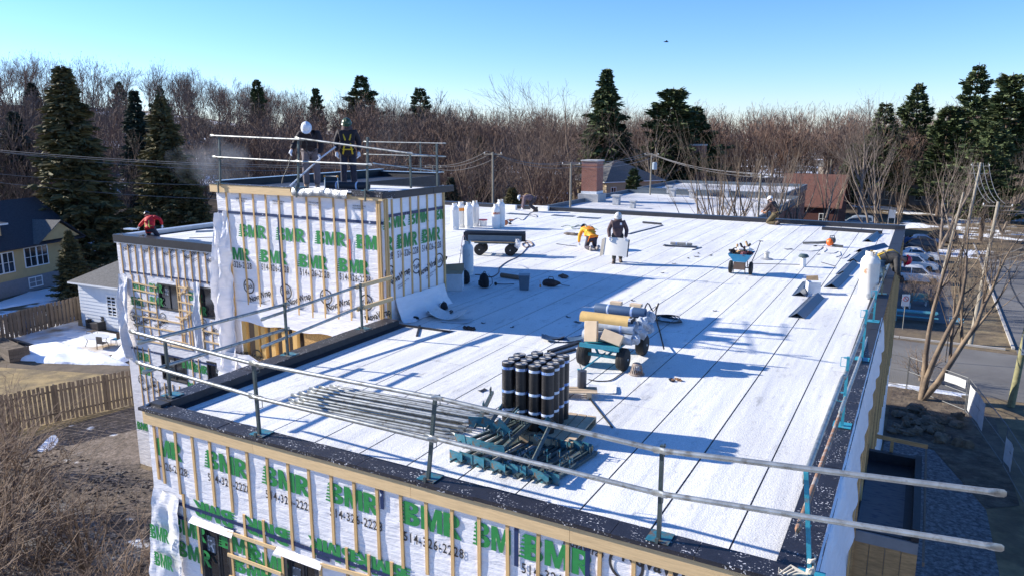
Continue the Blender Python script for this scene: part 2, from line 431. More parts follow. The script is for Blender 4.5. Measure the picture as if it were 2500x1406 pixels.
def strip(parent, a, z0, z1, Y, w=0.05, d=0.020, lean=0.0, name='furring_strip', m_=None):
    mm = MB(); mm.beam((a, Y - d / 2, z0), (a + lean, Y - d / 2, z1), w, d, up=(0, 1, 0)); return mm.build(name, m_ or WOOD, parent, world=True)
def slat(parent, a0, a1, z, Y, h=0.06, d=0.020, tilt=0.0, name='furring_strip'):
    mm = MB(); mm.beam((a0, Y - d / 2, z), (a1, Y - d / 2, z + tilt), h, d, up=(0, 1, 0)); return mm.build(name, WOODX, parent, world=True)

# ---- printed words on the wrap
_tm = {}
def text_mesh(s, bold=0.0, ink=None, shear=0.0, stripes=False, spacing=1.0):
    key = (s, bold, ink.name, stripes)
    if key in _tm: return _tm[key]
    c = bpy.data.curves.new('lettering', 'FONT'); c.body = s; c.size = 1; c.offset = bold; c.shear = shear; c.resolution_u = 2; c.space_character = spacing
    o = bpy.data.objects.new('lettering', c); col.objects.link(o)
    dg = bpy.context.evaluated_depsgraph_get(); me = bpy.data.meshes.new_from_object(o.evaluated_get(dg))
    bpy.data.objects.remove(o); bpy.data.curves.remove(c)
    co = np.array([v.co[:] for v in me.vertices]); lo = co.min(0); hi = co.max(0)
    for v in me.vertices: v.co = ((v.co[0] - lo[0]) / (hi[0] - lo[0]) - 0.5, (v.co[1] - lo[1]) / (hi[1] - lo[1]) - 0.5, 0)
    if stripes:
        vs_ = [v.co[:] for v in me.vertices]; fs = [tuple(p.vertices) for p in me.polygons]
        for k in range(6):
            y = -0.5 + k / 6.0 + 0.02; o_ = len(vs_)
            vs_ += [(-0.62 + 0.012 * k, y, 0), (-0.49, y, 0), (-0.49, y + 0.085, 0), (-0.60 + 0.012 * k, y + 0.085, 0)]; fs.append((o_, o_ + 1, o_ + 2, o_ + 3))
        me = bpy.data.meshes.new('lettering'); me.from_pydata(vs_, [], fs)
    me.materials.clear(); me.materials.append(ink); me.name = 'lettering_' + s.replace(' ', '_')
    _tm[key] = me; return me
def block_letters(word, stripes=True):
    mb = MB(); x = 0.0
    def ring(x0, y0, y1, xo, xi, t, n=9):                 # half ring bulging to the right
        yc, ro = (y0 + y1) / 2, (y1 - y0) / 2; ri = ro - t; o_, i_ = [], []
        for k in range(n + 1):
            a = math.pi / 2 - math.pi * k / n; o_.append((x0 + xo * max(0, math.cos(a)) ** .7, yc + ro * math.sin(a), 0)); i_.append((x0 + xi * max(0, math.cos(a)) ** .7, yc + ri * math.sin(a), 0))
        mb.add(o_ + i_, [(k, n + 1 + k, n + 2 + k, k + 1) for k in range(n)])
    for ch in word:
        if ch == 'B': mb.add([(x, 0, 0), (x + .34, 0, 0), (x + .34, 1, 0), (x, 1, 0)], [(0, 1, 2, 3)]); ring(x + .3402, .515, 1, .52, .20, .15); ring(x + .3402, 0, .51, .58, .22, .16); x += 1.0
        if ch == 'M': mb.add([(x, 0, 0), (x + .30, 0, 0), (x + .30, .58, 0), (x + .50, 0, 0), (x + .72, 0, 0), (x + .92, .58, 0), (x + .92, 0, 0), (x + 1.22, 0, 0), (x + 1.22, 1, 0), (x + .84, 1, 0), (x + .61, .40, 0), (x + .38, 1, 0), (x, 1, 0)], [tuple(range(13))]); x += 1.29
        if ch == 'R': mb.add([(x, 0, 0), (x + .34, 0, 0), (x + .34, 1, 0), (x, 1, 0)], [(0, 1, 2, 3)]); ring(x + .3402, .42, 1, .56, .22, .17); mb.add([(x + .3402, .415, 0), (x + .62, .415, 0), (x + 1.0, 0, 0), (x + .64, 0, 0), (x + .3402, .36, 0)], [(0, 4, 3, 2, 1)]); x += 1.0
    W = x - .04; mb.v = [(a / W - .5, b - .5, c) for a, b, c in mb.v]
    if stripes:
        for k in range(6): y = -0.5 + k / 6.0 + 0.02; mb.add([(-0.60 + 0.012 * k, y, 0), (-0.5002, y, 0), (-0.5002, y + 0.085, 0), (-0.58 + 0.012 * k, y + 0.085, 0)], [(0, 1, 2, 3)])
    return mb.mesh('lettering_' + word, INK_G)
BMR = block_letters('BMR'); BM_ = block_letters('BM'); MR_ = block_letters('MR', False); R_ = block_letters('R', False)
NUM = text_mesh('514-326-2228', 0.010, INK_K, spacing=1.14)
NOVA = text_mesh('NovaWrap', 0.022, INK_K)
PREM = text_mesh('Premium Building Wrap\nhaut de gamme', 0.006, INK_K)
TUCK = text_mesh('Tuck', 0.012, INK_K)
FINE = text_mesh('INTERTAPE POLYMER INC\nPremium Building Wrap', 0.006, INK_K)
_r = MB()
for k in range(28):
    a, b = 2 * math.pi * k / 28, 2 * math.pi * (k + 1) / 28
    _r.add([(math.cos(a) * .5, math.sin(a) * .5, 0), (math.cos(b) * .5, math.sin(b) * .5, 0), (math.cos(b) * .42, math.sin(b) * .42, 0), (math.cos(a) * .42, math.sin(a) * .42, 0)], [(0, 1, 2, 3)])
RING = _r.mesh('printed_ring', INK_K)
def stamp(parent, me, plane, a, z, w, h, rot=0.0, name='printed_logo', off=0.010, flip=False):
    """plane = ('y', Y) facing -Y, or ('x', X) facing +X"""
    if plane[0] == 'y': u, v, n, o = Vector((1, 0, 0)), Vector((0, 0, 1)), Vector((0, -1, 0)), Vector((a, plane[1] - off, z))
    else: u, v, n, o = Vector((0, 1, 0)), Vector((0, 0, 1)), Vector((1, 0, 0)), Vector((plane[1] + off, a, z))
    c, s = math.cos(rot), math.sin(rot); uu, vv = u * c + v * s, v * c - u * s
    M = Matrix(((uu.x * w, vv.x * h, n.x, o.x), (uu.y * w, vv.y * h, n.y, o.y), (uu.z * w, vv.z * h, n.z, o.z), (0, 0, 0, 1)))
    ob = bpy.data.objects.new(name, me); col.objects.link(ob); ob.parent = parent; ob.matrix_local = wm(parent).inverted() @ M
    return ob
def tuck(parent, plane, a, z, d, rot=R(12)):
    stamp(parent, RING, plane, a, z, d, d, 0, 'printed_ring'); stamp(parent, TUCK, plane, a, z, d * 0.72, d * 0.34, rot, 'printed_logo', off=0.0105)
def nova(parent, plane, a, z, w, rot):
    stamp(parent, NOVA, plane, a, z, w, w * 0.26, rot, 'printed_wordmark'); c, s = math.cos(rot), math.sin(rot); d = w * 0.24
    stamp(parent, PREM, plane, a + s * d + 0.1 * w * c, z - c * d + 0.1 * w * s, w * 0.55, w * 0.13, rot, 'printed_wordmark', off=0.0105)

# ---- front wall (faces the camera)
def fy(px, py): p = aty(px, py, YF + 0.04); return p.x, p.z
WY = YF + 0.04
fw1 = (*[fy(486, 1290)[0], fy(562, 1300)[0]], -3.4, fy(520, 1289)[1])
fw2 = (*[fy(694, 1350)[0], fy(776, 1370)[0]], -3.4, fy(735, 1366)[1])
fwall = wall_sheet('front_wall', WY, 'y', XL + 0.06, XR - 0.02, G, 0.09, [fw1, fw2], -1, step=0.10, amp=0.009, seed=1.0, zfine=-3.6)
for h in (fw1, fw2): window(h[0], h[1], h[2], h[3], WY - 0.015, mull=1)
mm = MB(); mm.box(XL + 0.08, XR - 0.06, WY + 0.16, WY + 0.20, G, 0.05); mm.build('front_backing', BLACKC, BLD, world=True)
for k, (a, b) in enumerate(((-10.80, -8.3), (-8.3, -5.45), (-5.45, -3.2), (-3.2, -0.60))):                  # top boards end to end
    mm = MB(); mm.box(a + 0.002, b - 0.002, WY - 0.042, WY - 0.002, -0.155, 0.095); mm.build('top_board', WOODX, fwall, world=True)
fst = [(300 + 0, 1052, 1201), (382, 1070, 1215)]
# strips: photo x at the board, lower end in the photo
for px, pyt, pyb in ((377, 1045, 1165), (391, 1050, 1175), (428, 1058, 1201), (470, 1068, 1215), (513, 1080, 1231), (557, 1092, 1245), (603, 1104, 1260), (652, 1118, 1274), (703, 1130, 1338),
                     (755, 1145, 1357), (808, 1158, 1325), (864, 1172, 1344), (921, 1186, 1362), (980, 1202, 1384), (1040, 1220, 1400), (1104, 1235, 1430), (1170, 1250, 1440), (1241, 1272, 1440), (1315, 1290, 1450), (1388, 1310, 1450), (1466, 1330, 1460), (1550, 1350, 1470), (1640, 1370, 1480), (1725, 1390, 1490)):
    a, _ = fy(px, pyt); _, zb = fy(px + 3, pyb); strip(fwall, a, max(zb, -2.2), -0.157, WY, w=0.046, lean=rd.uniform(-0.008, 0.008))
for px, pyt, pyb in ((448, 1205, 1470), (484, 1275, 1480), (597, 1254, 1480), (644, 1268, 1480), (847, 1335, 1490), (901, 1352, 1490), (957, 1370, 1490), (564, 1300, 1480), (690, 1345, 1480), (783, 1375, 1490)):
    a, zt = fy(px, pyt); strip(fwall, a, zt - 0.9, zt, WY, w=0.046, d=0.021, lean=0.0)
for x0, y0, x1, y1 in ((560, 1296, 676, 1336), (560, 1350, 690, 1398), (786, 1375, 905, 1406), (564, 1404, 690, 1450), (790, 1428, 960, 1480)):
    a0, z0 = fy(x0, y0); a1, z1 = fy(x1, y1); slat(fwall, a0, a1, z0, WY - 0.021, h=0.055, tilt=z1 - z0)
zt0 = fy(400, 1214)[1]; zt1 = fy(943, 1401)[1]
for k in range(10):                                           # blue tape along the joint
    a0 = -10.35 + k * 0.98; mm = MB(); mm.box(a0, a0 + 0.978, WY - 0.0138, WY - 0.0128, zt0 - 0.035 + rd.uniform(-.01, .01), zt0 + 0.03); mm.build('sheathing_tape', TAPE, fwall, world=True)
for px, y0, y1 in ((932, 1170, 1240), (1262, 1262, 1380), (1437, 1308, 1420)):
    a, z0 = fy(px, y0); _, z1 = fy(px, y1); mm = MB(); mm.box(a - 0.03, a + 0.03, WY - 0.0142, WY - 0.0132, z1, z0); mm.build('sheathing_tape', TAPE, fwall, world=True)
for px, py in ((445, 1262), (562, 1290), (790, 1360)):
    a, z = fy(px, py); mm = MB(); mm.box(a - 0.12, a + 0.13, WY - 0.0150, WY - 0.0140, z - 0.03, z + 0.03); mm.build('sheathing_tape', TAPE, fwall, world=True)
PF = ('y', WY)
a1_, z1_ = fy(430, 1100)
a, z = fy(408, 1095); stamp(fwall, MR_, PF, a + .06, z, .58, .30); a, z = fy(414, 1140); stamp(fwall, text_mesh('4-326-2228', 0.004, INK_K), PF, a + .06, z, .74, .135, name='printed_number')
for k, px in enumerate((405, 551, 697, 860)):                # row of green logos with the number below
    if k == 0: continue
    a, z = fy(px, (1095, 1131, 1172, 1215)[k]); stamp(fwall, BMR, PF, a + 0.03, z, 0.86, 0.30)
    a, z = fy(px + 6, (1140, 1177, 1220, 1265)[k]); stamp(fwall, NUM, PF, a + 0.02, z, 0.92, 0.135, name='printed_number')
a, z = fy(1205, 1312); stamp(fwall, BM_, PF, a, z, 0.5, 0.33)
for px, py in ((1055, 1268), (1362, 1355)):
    a, z = fy(px, py); stamp(fwall, BMR, PF, a, z, 0.88, 0.33)
for px, py in ((1058, 1328), (1360, 1410)):
    a, z = fy(px, py); stamp(fwall, NUM, PF, a, z, 0.94, 0.14, name='printed_number')
for px, py in ((520, 1248), (650, 1290), (810, 1340), (930, 1380)):     # lower sheet is hung upside down
    a, z = fy(px, py); stamp(fwall, BMR, PF, a, z - 0.03, 0.86, 0.28, rot=math.pi)
for px, py in ((462, 1290), (475, 1350), (620, 1390), (585, 1330), (660, 1372)):
    a, z = fy(px, py); stamp(fwall, BMR, PF, a, z, 0.80, 0.28)
a, z = fy(1620, 1388); nova(fwall, PF, a, z, 0.95, R(-3))
a, z = fy(1530, 1365); stamp(fwall, RING, PF, a, z - 0.06, 0.42, 0.42, 0, 'printed_ring')
a, z = fy(1425, 1325); stamp(fwall, NOVA, PF, a, z - .06, 0.5, 0.15, R(-5), 'printed_wordmark')
# pale flaps over the window heads, proud of the wall
for h in (fw1, fw2):
    mm = MB(); mm.add([(h[0] - 0.12, WY - 0.014, h[3] + 0.10), (h[1] + 0.10, WY - 0.014, h[3] + 0.10), (h[1] + 0.12, WY - 0.09, h[3] + 0.015), (h[0] - 0.14, WY - 0.085, h[3] + 0.02)], [(0, 3, 2, 1)])
    mm.build('window_head_flap', WRAP, fwall, world=True)
# loose corner of wrap bulging at the left end of the front wall
def drape(name, pts_top, pts_bot, rows, parent, seed=0, amp=0.05, freq=5.0, nrm=(0, -1, 0), mat_=None, sag=0.0):
    n = Vector(nrm); rows_ = rows
    def F(u, v):
        p = Vector(pts_top[0]).lerp(Vector(pts_top[1]), u).lerp(Vector(pts_bot[0]).lerp(Vector(pts_bot[1]), u), v)
        d = amp * (0.3 + 0.7 * v) * math.sin(u * freq + 1.7 * math.sin(v * 3 + seed) + seed) + amp * 0.9 * noise.noise(Vector((u * 3 + seed, v * 6, seed))) + amp * 0.45 * noise.noise(Vector((u * 7, v * 17 + seed, seed)))
        return p + n * (d + sag * math.sin(math.pi * v))
    mm = MB(); mm.grid(F, 16, rows_); return mm.build(name, mat_ or WRAP, parent, smooth=True, world=True)
cx, cz = fy(398, 1200)
drape('loose_wrap', ((XL + 0.05, WY - 0.01, cz + 0.03), (cx + 0.42, WY - 0.016, cz + 0.02)), ((XL - 0.10, WY - 0.05, cz - 2.6), (cx + 0.40, WY - 0.03, cz - 2.6)), 30, fwall, seed=2, amp=0.05, freq=4, sag=0.10)
for px, py, r_ in ((395, 1282, 0.04), (405, 1348, 0.05)):
    a, z = fy(px, py); stamp(fwall, BMR, PF, a + .20, z, 0.44, 0.26, off=0.19)
# left face of the front wing
lw = wall_sheet('side_wall', XL + 0.05, 'x', YF + 0.05, YT, G, 0.15, [], -1, step=0.5, amp=0.02, seed=5)
for k in range(14): mm = MB(); yy = YF + 0.1 + 0.43 * k; mm.box(XL + 0.03, XL + 0.048, yy, yy + 0.05, -3.2, 0.1); mm.build('furring_strip', WOOD, lw, world=True)

# ---- right wall with hanging sheet
rw = wall_sheet('right_wall', XR - 0.02, 'x', YF + 0.05, YB - 0.05, G, 0.04, [], 1, step=0.45, amp=0.03, seed=9)
for k in range(64):
    yy = YF + 0.4 + 0.46 * k + rd.uniform(-.05, .05)
    if yy < 14.5: continue
    mm = MB(); mm.box(XR - 0.012, XR + 0.030, yy, yy + 0.09, (-2.6 if k % 3 else -5.5), 0.02 - 0.3 * (k % 2)); mm.build('furring_strip', WOOD if k % 2 else PLY, rw, world=True)
def FH(u, v):                                                 # sheet folded over the edge and sagging
    y = 7.30 + u * 12.5; s = noise.noise(Vector((y * 1.3, 2.2, 0))); w = 0.12 + 0.10 * math.exp(-((y - 9) / 3.0) ** 2) + 0.03 * s + 0.02 * math.sin(y * 6)
    return Vector((XR - 0.015 + w * v ** 0.8, y, 0.082 - 0.62 * v ** 1.7 + 0.016 * v * math.sin(y * 9 + v * 3)))
mm = MB(); mm.grid(FH, 90, 8); mm.build('loose_wrap', WRAP, rw, smooth=True, world=True)
for k in range(9):
    stamp(rw, BMR, ('x', XR - 0.02), 20.0 + 1.9 * k, -1.2, 1.2, 0.42, off=0.04); stamp(rw, NUM, ('x', XR - 0.02), 20.0 + 1.9 * k, -1.65, 1.2, 0.16, name='printed_number', off=0.04)
tuck(rw, ('x', XR - 0.02), 19.0, -2.3, 0.5); nova(rw, ('x', XR - 0.02), 20.4, -2.4, 1.2, R(8))

# ---- low entrance roof at the foot of the right wall
pz = -3.6; PX0, PX1, PY0, PY1 = XR + 0.01, 0.60, 15.95, 19.95
po = MB(); po.box(PX0, PX1, PY0 + 0.02, PY1, pz - 0.25, pz); porch = po.build('entrance_roof', BLACKC, BLD, world=True)
mm = MB(); mm.box(PX0 + 0.02, PX1 - 0.30, PY0 + 0.05, PY1 - 1.2, pz + 0.001, pz + 0.008); mm.build('base_sheet', simple('base_sheet', (0.10, 0.105, 0.12), 0.6, c2=(0.02, 0.035, 0.07), fac2=0.60, s2=3.5, stretch=(1.2, 4, 1)), porch, world=True)
for b_ in ((PX1 - 0.14, PX1, PY0, PY1, pz, pz + 0.28), (PX0, PX1 - 0.14, PY1 - 0.16, PY1, pz, pz + 0.24)):
    mm = MB(); mm.box(*b_); mm.build('roof_upstand', BLACKC, porch, world=True)
for k in range(4):
    for j in range(3):
        mm = MB(); a0 = PX0 + 0.295 * k; zz = pz - 0.26 - 1.15 * j; mm.box(a0 + 0.006, a0 + 0.288, PY0 - 0.015 + 0.003 * (k % 2), PY0 + 0.012, zz - 1.14, zz); mm.build('plywood_panel', PLY, porch, world=True)
mm = MB(); mm.box(PX0, PX1, PY0 - 0.03, PY0 + 0.02, pz - 0.25, pz - 0.01); mm.build('fascia_board', simple('grey_board', (0.25, 0.25, 0.26), 0.6), porch, world=True)
mm = MB(); mm.box(PX0, PX1 - 0.02, PY0 + 0.03, PY1 - 0.02, G, pz - 0.26); mm.build('porch_core', CONC, porch, world=True)
mm = MB(); mm.beam((PX1 + 0.08, PY0 - 1.0, pz + 0.10), (PX1 + 0.08, PY1 + 0.3, pz + 0.34), 0.04, 0.09); mm.build('edge_board', GREYWOOD, porch, world=True)
mm = MB(); mm.beam((PX0 + 0.1, PY1 + 0.12, pz + 0.55), (PX1 + 0.1, PY1 + 0.12, pz + 0.50), 0.04, 0.10); mm.box(PX0 + .45, PX0 + .53, PY1 + .09, PY1 + .14, pz + .2, pz + .5); mm.build('edge_board', PLY, porch, world=True)

# ---- stair tower
def ty(px, py): p = aty(px, py, YT); return p.x, p.z
ZT = 3.08
tr = MB(); tr.box(XTL + 0.1, XTR - 0.1, YT + 0.1, YTB - 0.1, 2.7, ZT - 0.04); tr.box(XTL + 0.1, -14.05, YTB - 0.1, 20.6, 2.55, ZT - 0.1)
troof = tr.build('tower_roof', BLACKC, BLD, world=True)
for k, (a, b) in enumerate(((-13.1, -12.05), (-12.05, -10.95))):
    mm = MB(); mm.box(a + 0.008, b - 0.008, YT + 0.05, YTB - 0.05, ZT - 0.039, ZT - 0.026); mm.build('membrane_sheet', MEMW, troof, world=True)
mm = MB(); mm.grid(lambda u, v: Vector((-14.1 + u * 1.0 + 0.25 * (v - .5), YT + 0.5 + v * 1.9, ZT - 0.034 + 0.05 * max(0, 0.2 - u) * (1 + math.sin(v * 7)))), 8, 10); mm.build('membrane_sheet', MEMW, troof, smooth=True, world=True)
# upstands at the left and the back of the tower roof
for b_ in ((XTL - 0.02, XTL + 0.16, YT + 0.05, 20.6, 2.6, 3.20), (XTL + 0.16, -14.02, 20.45, 20.65, 2.5, 3.14), (-14.06, -13.95, YTB, 20.65, 2.5, 3.06), (-13.95, XTR - 0.06, YTB - 0.12, YTB - 0.02, 2.9, 3.075)):
    mm = MB(); mm.box(*b_); mm.build('roof_upstand', BLACKC, troof, world=True)
mm = MB(); mm.box(XTL - 0.04, XTL + 0.18, YT + 0.05, 20.65, 3.202, 3.214); mm.box(XTL + 0.18, -13.9, 20.42, 20.68, 3.142, 3.152)
mm.build('metal_coping', simple('pale_blue_coping', (0.36, 0.44, 0.52), 0.3, 0.3), troof, world=True)
mm = MB(); mm.box(XTL + 0.05, -14.05, YTB - 0.05, 20.6, 0.0, 2.6); mm.build('tower_back', WRAP, BLD, world=True)
op = (ty(588, 800)[0], ty(838, 800)[0], -1.45, -0.50)
tf = wall_sheet('tower_front_wall', YT, 'y', XTL + 0.02, XTR + 0.0, G, ZT - 0.06, [op], -1, step=0.10, amp=0.011, seed=3.0, zfine=-2.6)
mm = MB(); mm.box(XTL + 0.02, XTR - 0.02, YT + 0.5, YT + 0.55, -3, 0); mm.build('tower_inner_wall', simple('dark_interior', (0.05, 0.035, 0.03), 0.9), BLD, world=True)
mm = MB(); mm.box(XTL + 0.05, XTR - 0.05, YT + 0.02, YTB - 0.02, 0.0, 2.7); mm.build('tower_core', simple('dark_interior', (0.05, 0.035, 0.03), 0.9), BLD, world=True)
for px in (592, 622, 637, 661, 688, 714):
    a, _ = ty(px, 830); mm = MB(); mm.box(a, a + 0.15, YT + 0.01, YT + 0.12, -1.45, -0.5); mm.build('stud', mat('fresh_lumber', (0.66, 0.40, 0.13), 0.7, var=0.15, scale=4, stretch=(9, 9, 1)), tf, world=True)
mm = MB(); mm.box(op[0], op[1], YT - 0.01, YT + 0.12, -1.53, -1.45); mm.build('sill_plate', WOODX, tf, world=True)
mm = MB(); mm.box(ty(738, 830)[0], op[1], YT + 0.06, YT + 0.08, -1.45, -0.5); mm.build('strand_board', mat('strand_board', (0.45, 0.26, 0.09), 0.8, var=0.4, scale=22), tf, world=True)
# skirt of the upper sheet flaring out over the opening
def FS(u, v):
    a = op[0] - 0.05 + u * (op[1] - op[0] + 1.4); w = 0.02 + 0.05 * v ** 1.6 * (0.65 + 0.35 * math.sin(u * 9)); return Vector((a, YT - w, 0.05 - 0.56 * v + 0.03 * math.sin(u * 23) * v))
mm = MB(); mm.grid(FS, 40, 8); mm.build('loose_wrap', WRAP, tf, smooth=True, world=True)
for px in (563, 598, 627, 657, 690, 722, 756, 787, 820, 852, 890):
    a, _ = ty(px, 600); strip(tf, a, -0.28 - 0.15 * rd.random(), 2.92, YT, w=0.05, d=0.022, lean=-0.02 + rd.uniform(-.02, .02))
for a in (XTR - 0.16, XTR - 0.10): strip(tf, a, 0.12, 2.94, YT - 0.003, w=0.045, d=0.045)
for k, (a, b) in enumerate(((XTL - 0.12, -13.65), (-13.65, XTR + 0.04))):
    mm = MB(); mm.box(a + 0.002, b - 0.002, YT - 0.085, YT - 0.045, 2.92, 3.12 - 0.10 * k); mm.build('top_board', WOODX, tf, world=True)
mm = MB(); mm.box(XTL - 0.1, XTR + 0.03, YT - 0.045, YT + 0.1, 2.93, 3.03); mm.build('eave_board', WOODX, tf, world=True)
mm = MB(); mm.box(XTL - 0.13, XTR + 0.06, YT - 0.10, YT + 0.12, 3.122, 3.136); mm.build('roof_edge', BLACKM, troof, world=True)
mm = MB(); mm.box(-11.7, XTR + 0.06, YT - 0.10, YT - 0.087, 2.99, 3.12); mm.box(XTR + 0.041, XTR + 0.07, YT - 0.087, YT + 0.35, 2.97, 3.12); mm.build('edge_flashing', BLACKM, troof, world=True)
FOIL = mat('foil_wrap', (0.36, 0.37, 0.38), 0.45, 0.5, var=0.3, scale=30, bump=0.02, bscale=22)
mm = MB(); mm.grid(lambda u, v: Vector((-13.55 + u * 1.75, YT - 0.105 - 0.05 * math.sin(v * 2.6) - 0.01 * math.sin(u * 40), 3.14 - 0.20 * v - 0.02 * math.sin(u * 9))), 40, 6); mm.build('foil_strip', FOIL, troof, smooth=True, world=True)
zta = ty(552, 518)[1]
for k in range(6):
    a0 = XTL + 0.05 + k * 0.915; mm = MB(); mm.box(a0, a0 + 0.913, YT - 0.0145, YT - 0.0135, zta - 0.035, zta + 0.035); mm.build('sheathing_tape', TAPE, tf, world=True)
a, _ = ty(688, 650); mm = MB(); mm.box(a - 0.035, a + 0.035, YT - 0.0150, YT - 0.0140, -0.4, zta - 0.04); mm.build('sheathing_tape', TAPE, tf, world=True)
PT = ('y', YT)
def Z2(v, w): return ty(480 + v / 2.992, 250 + w / 2.992)
for v, w in ((412, 943), (690, 968), (982, 995)): a, z = Z2(v, w); stamp(tf, BMR, PT, a, z, 0.90, 0.33)
a, z = Z2(1245, 1022); stamp(tf, BM_, PT, a, z, 0.60, 0.33)
for v, w in ((275, 1105), (565, 1130), (853, 1165), (1150, 1197)):
    a, z = Z2(v, w); a += 0.12 if v == 275 else 0; stamp(tf, BMR, PT, a, z, 0.90, 0.33); stamp(tf, NUM, PT, a + 0.02, z - 0.29, 0.96, 0.17, name='printed_number')
def Z4(v, w): return ty(260 + v / 2.991, 540 + w / 2.991)
for v, w in ((1042, 475), (1312, 513), (1605, 552), (1900, 592)): a, z = Z4(v, w); tuck(tf, PT, a, z, 0.40)
for v, w in ((1125, 550), (1412, 575), (1700, 612), (1985, 690)): a, z = Z4(v, w); nova(tf, PT, a, z, 0.82, R(20))
for v, w in ((330, 715), (600, 735), (865, 745), (1190, 770)): a, z = Z2(v, w); stamp(tf, FINE, PT, a, z, 0.40, 0.10, name='printed_wordmark')
for v, w in ((1390, 705), (1672, 735)): a, z = Z4(v, w); stamp(tf, FINE, PT, a, z, 0.28, 0.14, name='printed_wordmark')
a, z = Z4(1105, 990); tuck(tf, PT, a, z, 0.42); a, z = Z4(985, 970); nova(tf, PT, a, z, 0.6, R(15))
mm = MB(); a, z = ty(856, 610); mm.cbox((a, YT - 0.0236, z), (0.035, 0.003, 0.5)); mm.build('paint_mark', simple('orange_paint', (0.75, 0.10, 0.03), 0.5), tf, world=True)
# right face of the tower
tw = wall_sheet('tower_side_wall', XTR, 'x', YT + 0.0, YTB, 0.0, ZT - 0.06, [], 1, step=0.10, amp=0.010, seed=11)
for px in (957, 980, 1002, 1022, 1043, 1063):
    y = atx(px, 540, XTR).y; mm = MB(); mm.box(XTR, XTR + 0.022, y - 0.025, y + 0.025, 0.55, 2.93); mm.build('furring_strip', WOOD, tw, world=True)
for y in (YT + 0.02, YT + 0.09, YTB - 0.02): mm = MB(); mm.box(XTR + 0.001, XTR + 0.045, y - 0.02, y + 0.03, 0.13, 2.95); mm.build('furring_strip', WOOD, tw, world=True)
for k in range(2): mm = MB(); mm.box(XTR - 0.02, XTR + 0.05, YT + 0.36 + 1.6 * k, YT + 0.36 + 1.59 * (k + 1) * (1 if k == 0 else 0.80), 2.94, 3.10); mm.build('edge_flashing', DARKM, troof, world=True)
mm = MB(); mm.box(XTR - 0.03, XTR + 0.06, YT + 0.13, YTB + 0.02, 3.06 + 0.042, 3.112); mm.build('roof_edge', DARKM, troof, world=True)
zt = atx(1000, 520, XTR).z
for k in range(3): mm = MB(); y0 = YT + 0.06 + 0.8 * k; mm.box(XTR + 0.0135, XTR + 0.0145, y0, y0 + 0.79, zt - 0.035, zt + 0.035); mm.build('sheathing_tape', TAPE, tw, world=True)
PS = ('x', XTR)
def Z1(v, w): p = atx(920 + v / 3.196, 420 + w / 3.196, XTR); return p.y, p.z
for v, w in ((142, 382), (330, 348)): y, z = Z1(v, w); stamp(tw, BMR, PS, y, z, 0.80, 0.34)
y, z = Z1(505, 318); stamp(tw, BM_, PS, y - 0.06, z, 0.40, 0.34)
y, z = Z1(95, 560); stamp(tw, R_, PS, y, z, 0.26, 0.34); stamp(tw, text_mesh('228', 0.004, INK_K), PS, y, z - 0.30, 0.25, 0.17, name='printed_number')
for v, w in ((245, 530), (430, 490)):
    y, z = Z1(v, w); stamp(tw, BMR, PS, y - .03, z, 0.78, 0.34); stamp(tw, NUM, PS, y - .03, z - 0.30, 0.84, 0.17, name='printed_number')
for v, w in ((105, 790), (312, 735), (488, 690)): y, z = Z1(v, w); tuck(tw, PS, y - .02, z, 0.38)
for v, w in ((180, 820), (400, 750)): y, z = Z1(v, w); nova(tw, PS, y, z, 0.85, R(14))
# the sheet's loose skirt spread on the roof at the foot of the tower
def FK(u, v):
    y = YT + 0.30 + u * 2.1; w = v * (0.24 + 0.18 * math.sin(u * 3.1 + 0.4) + 0.05 * math.sin(u * 19)); z = 0.55 * (1 - v) ** 2.2 + 0.035 * (1 - abs(2 * v - 1)) * math.sin(u * 17 + v * 5) + 0.03 * noise.noise(Vector((u * 9, v * 6, 3))) + 0.02
    return Vector((XTR + 0.03 + w + 0.04 * math.sin(u * 12) * v, y + 0.25 * v * (u - 0.2), max(z, 0.016)))
mm = MB(); mm.grid(FK, 44, 18); sk = mm.build('loose_wrap', WRAP, tw, smooth=True, world=True)
# loose sheet hanging off the tower's left front corner
drape('loose_wrap', ((XTL - 0.08, YT - 0.02, 2.35), (XTL + 0.42, YT - 0.03, 2.45)), ((XTL - 0.35, YT - 0.10, -2.2), (XTL + 0.55, YT - 0.08, -2.3)), 60, tf, seed=4, amp=0.15, freq=9, sag=0.12)
drape('loose_wrap', ((XTL - 0.3, YT - 0.22, -1.4), (XTL + 1.0, YT - 0.2, -1.35)), ((XTL - 0.1, YT - 0.22, -2.4), (XTL + 2.4, YT - 0.12, -2.0)), 14, tf, seed=7, amp=0.06, freq=9)

# ---- left wing
def wy(px, py): p = aty(px, py, YW); return p.x, p.z
ow = [(wy(385, 700)[0], wy(436, 700)[0], wy(410, 757)[1], wy(410, 694)[1]), (wy(491, 740)[0], wy(558, 740)[0], wy(520, 778)[1], wy(520, 704)[1]),
      (wy(396, 900)[0], wy(456, 900)[0], wy(425, 930)[1], wy(425, 869)[1]), (wy(506, 900)[0], wy(566, 900)[0], wy(535, 936)[1], wy(535, 886)[1])]
wl = wall_sheet('wing_front_wall', YW, 'y', XW + 0.02, XTL + 2.0, G, 0.0, ow, -1, step=0.14, amp=0.016, seed=6.0, zfine=-7)
for h in ow: window(h[0], h[1], h[2], h[3], YW - 0.015, mull=1)
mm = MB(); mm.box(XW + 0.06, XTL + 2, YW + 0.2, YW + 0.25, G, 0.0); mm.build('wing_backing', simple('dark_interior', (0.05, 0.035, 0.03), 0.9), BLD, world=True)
mm = MB(); mm.box(XW + 0.02, XW + 0.06, YW + 0.02, YB - 0.1, G, 0.0); mm.build('wing_end_wall', WRAP, BLD, world=True)
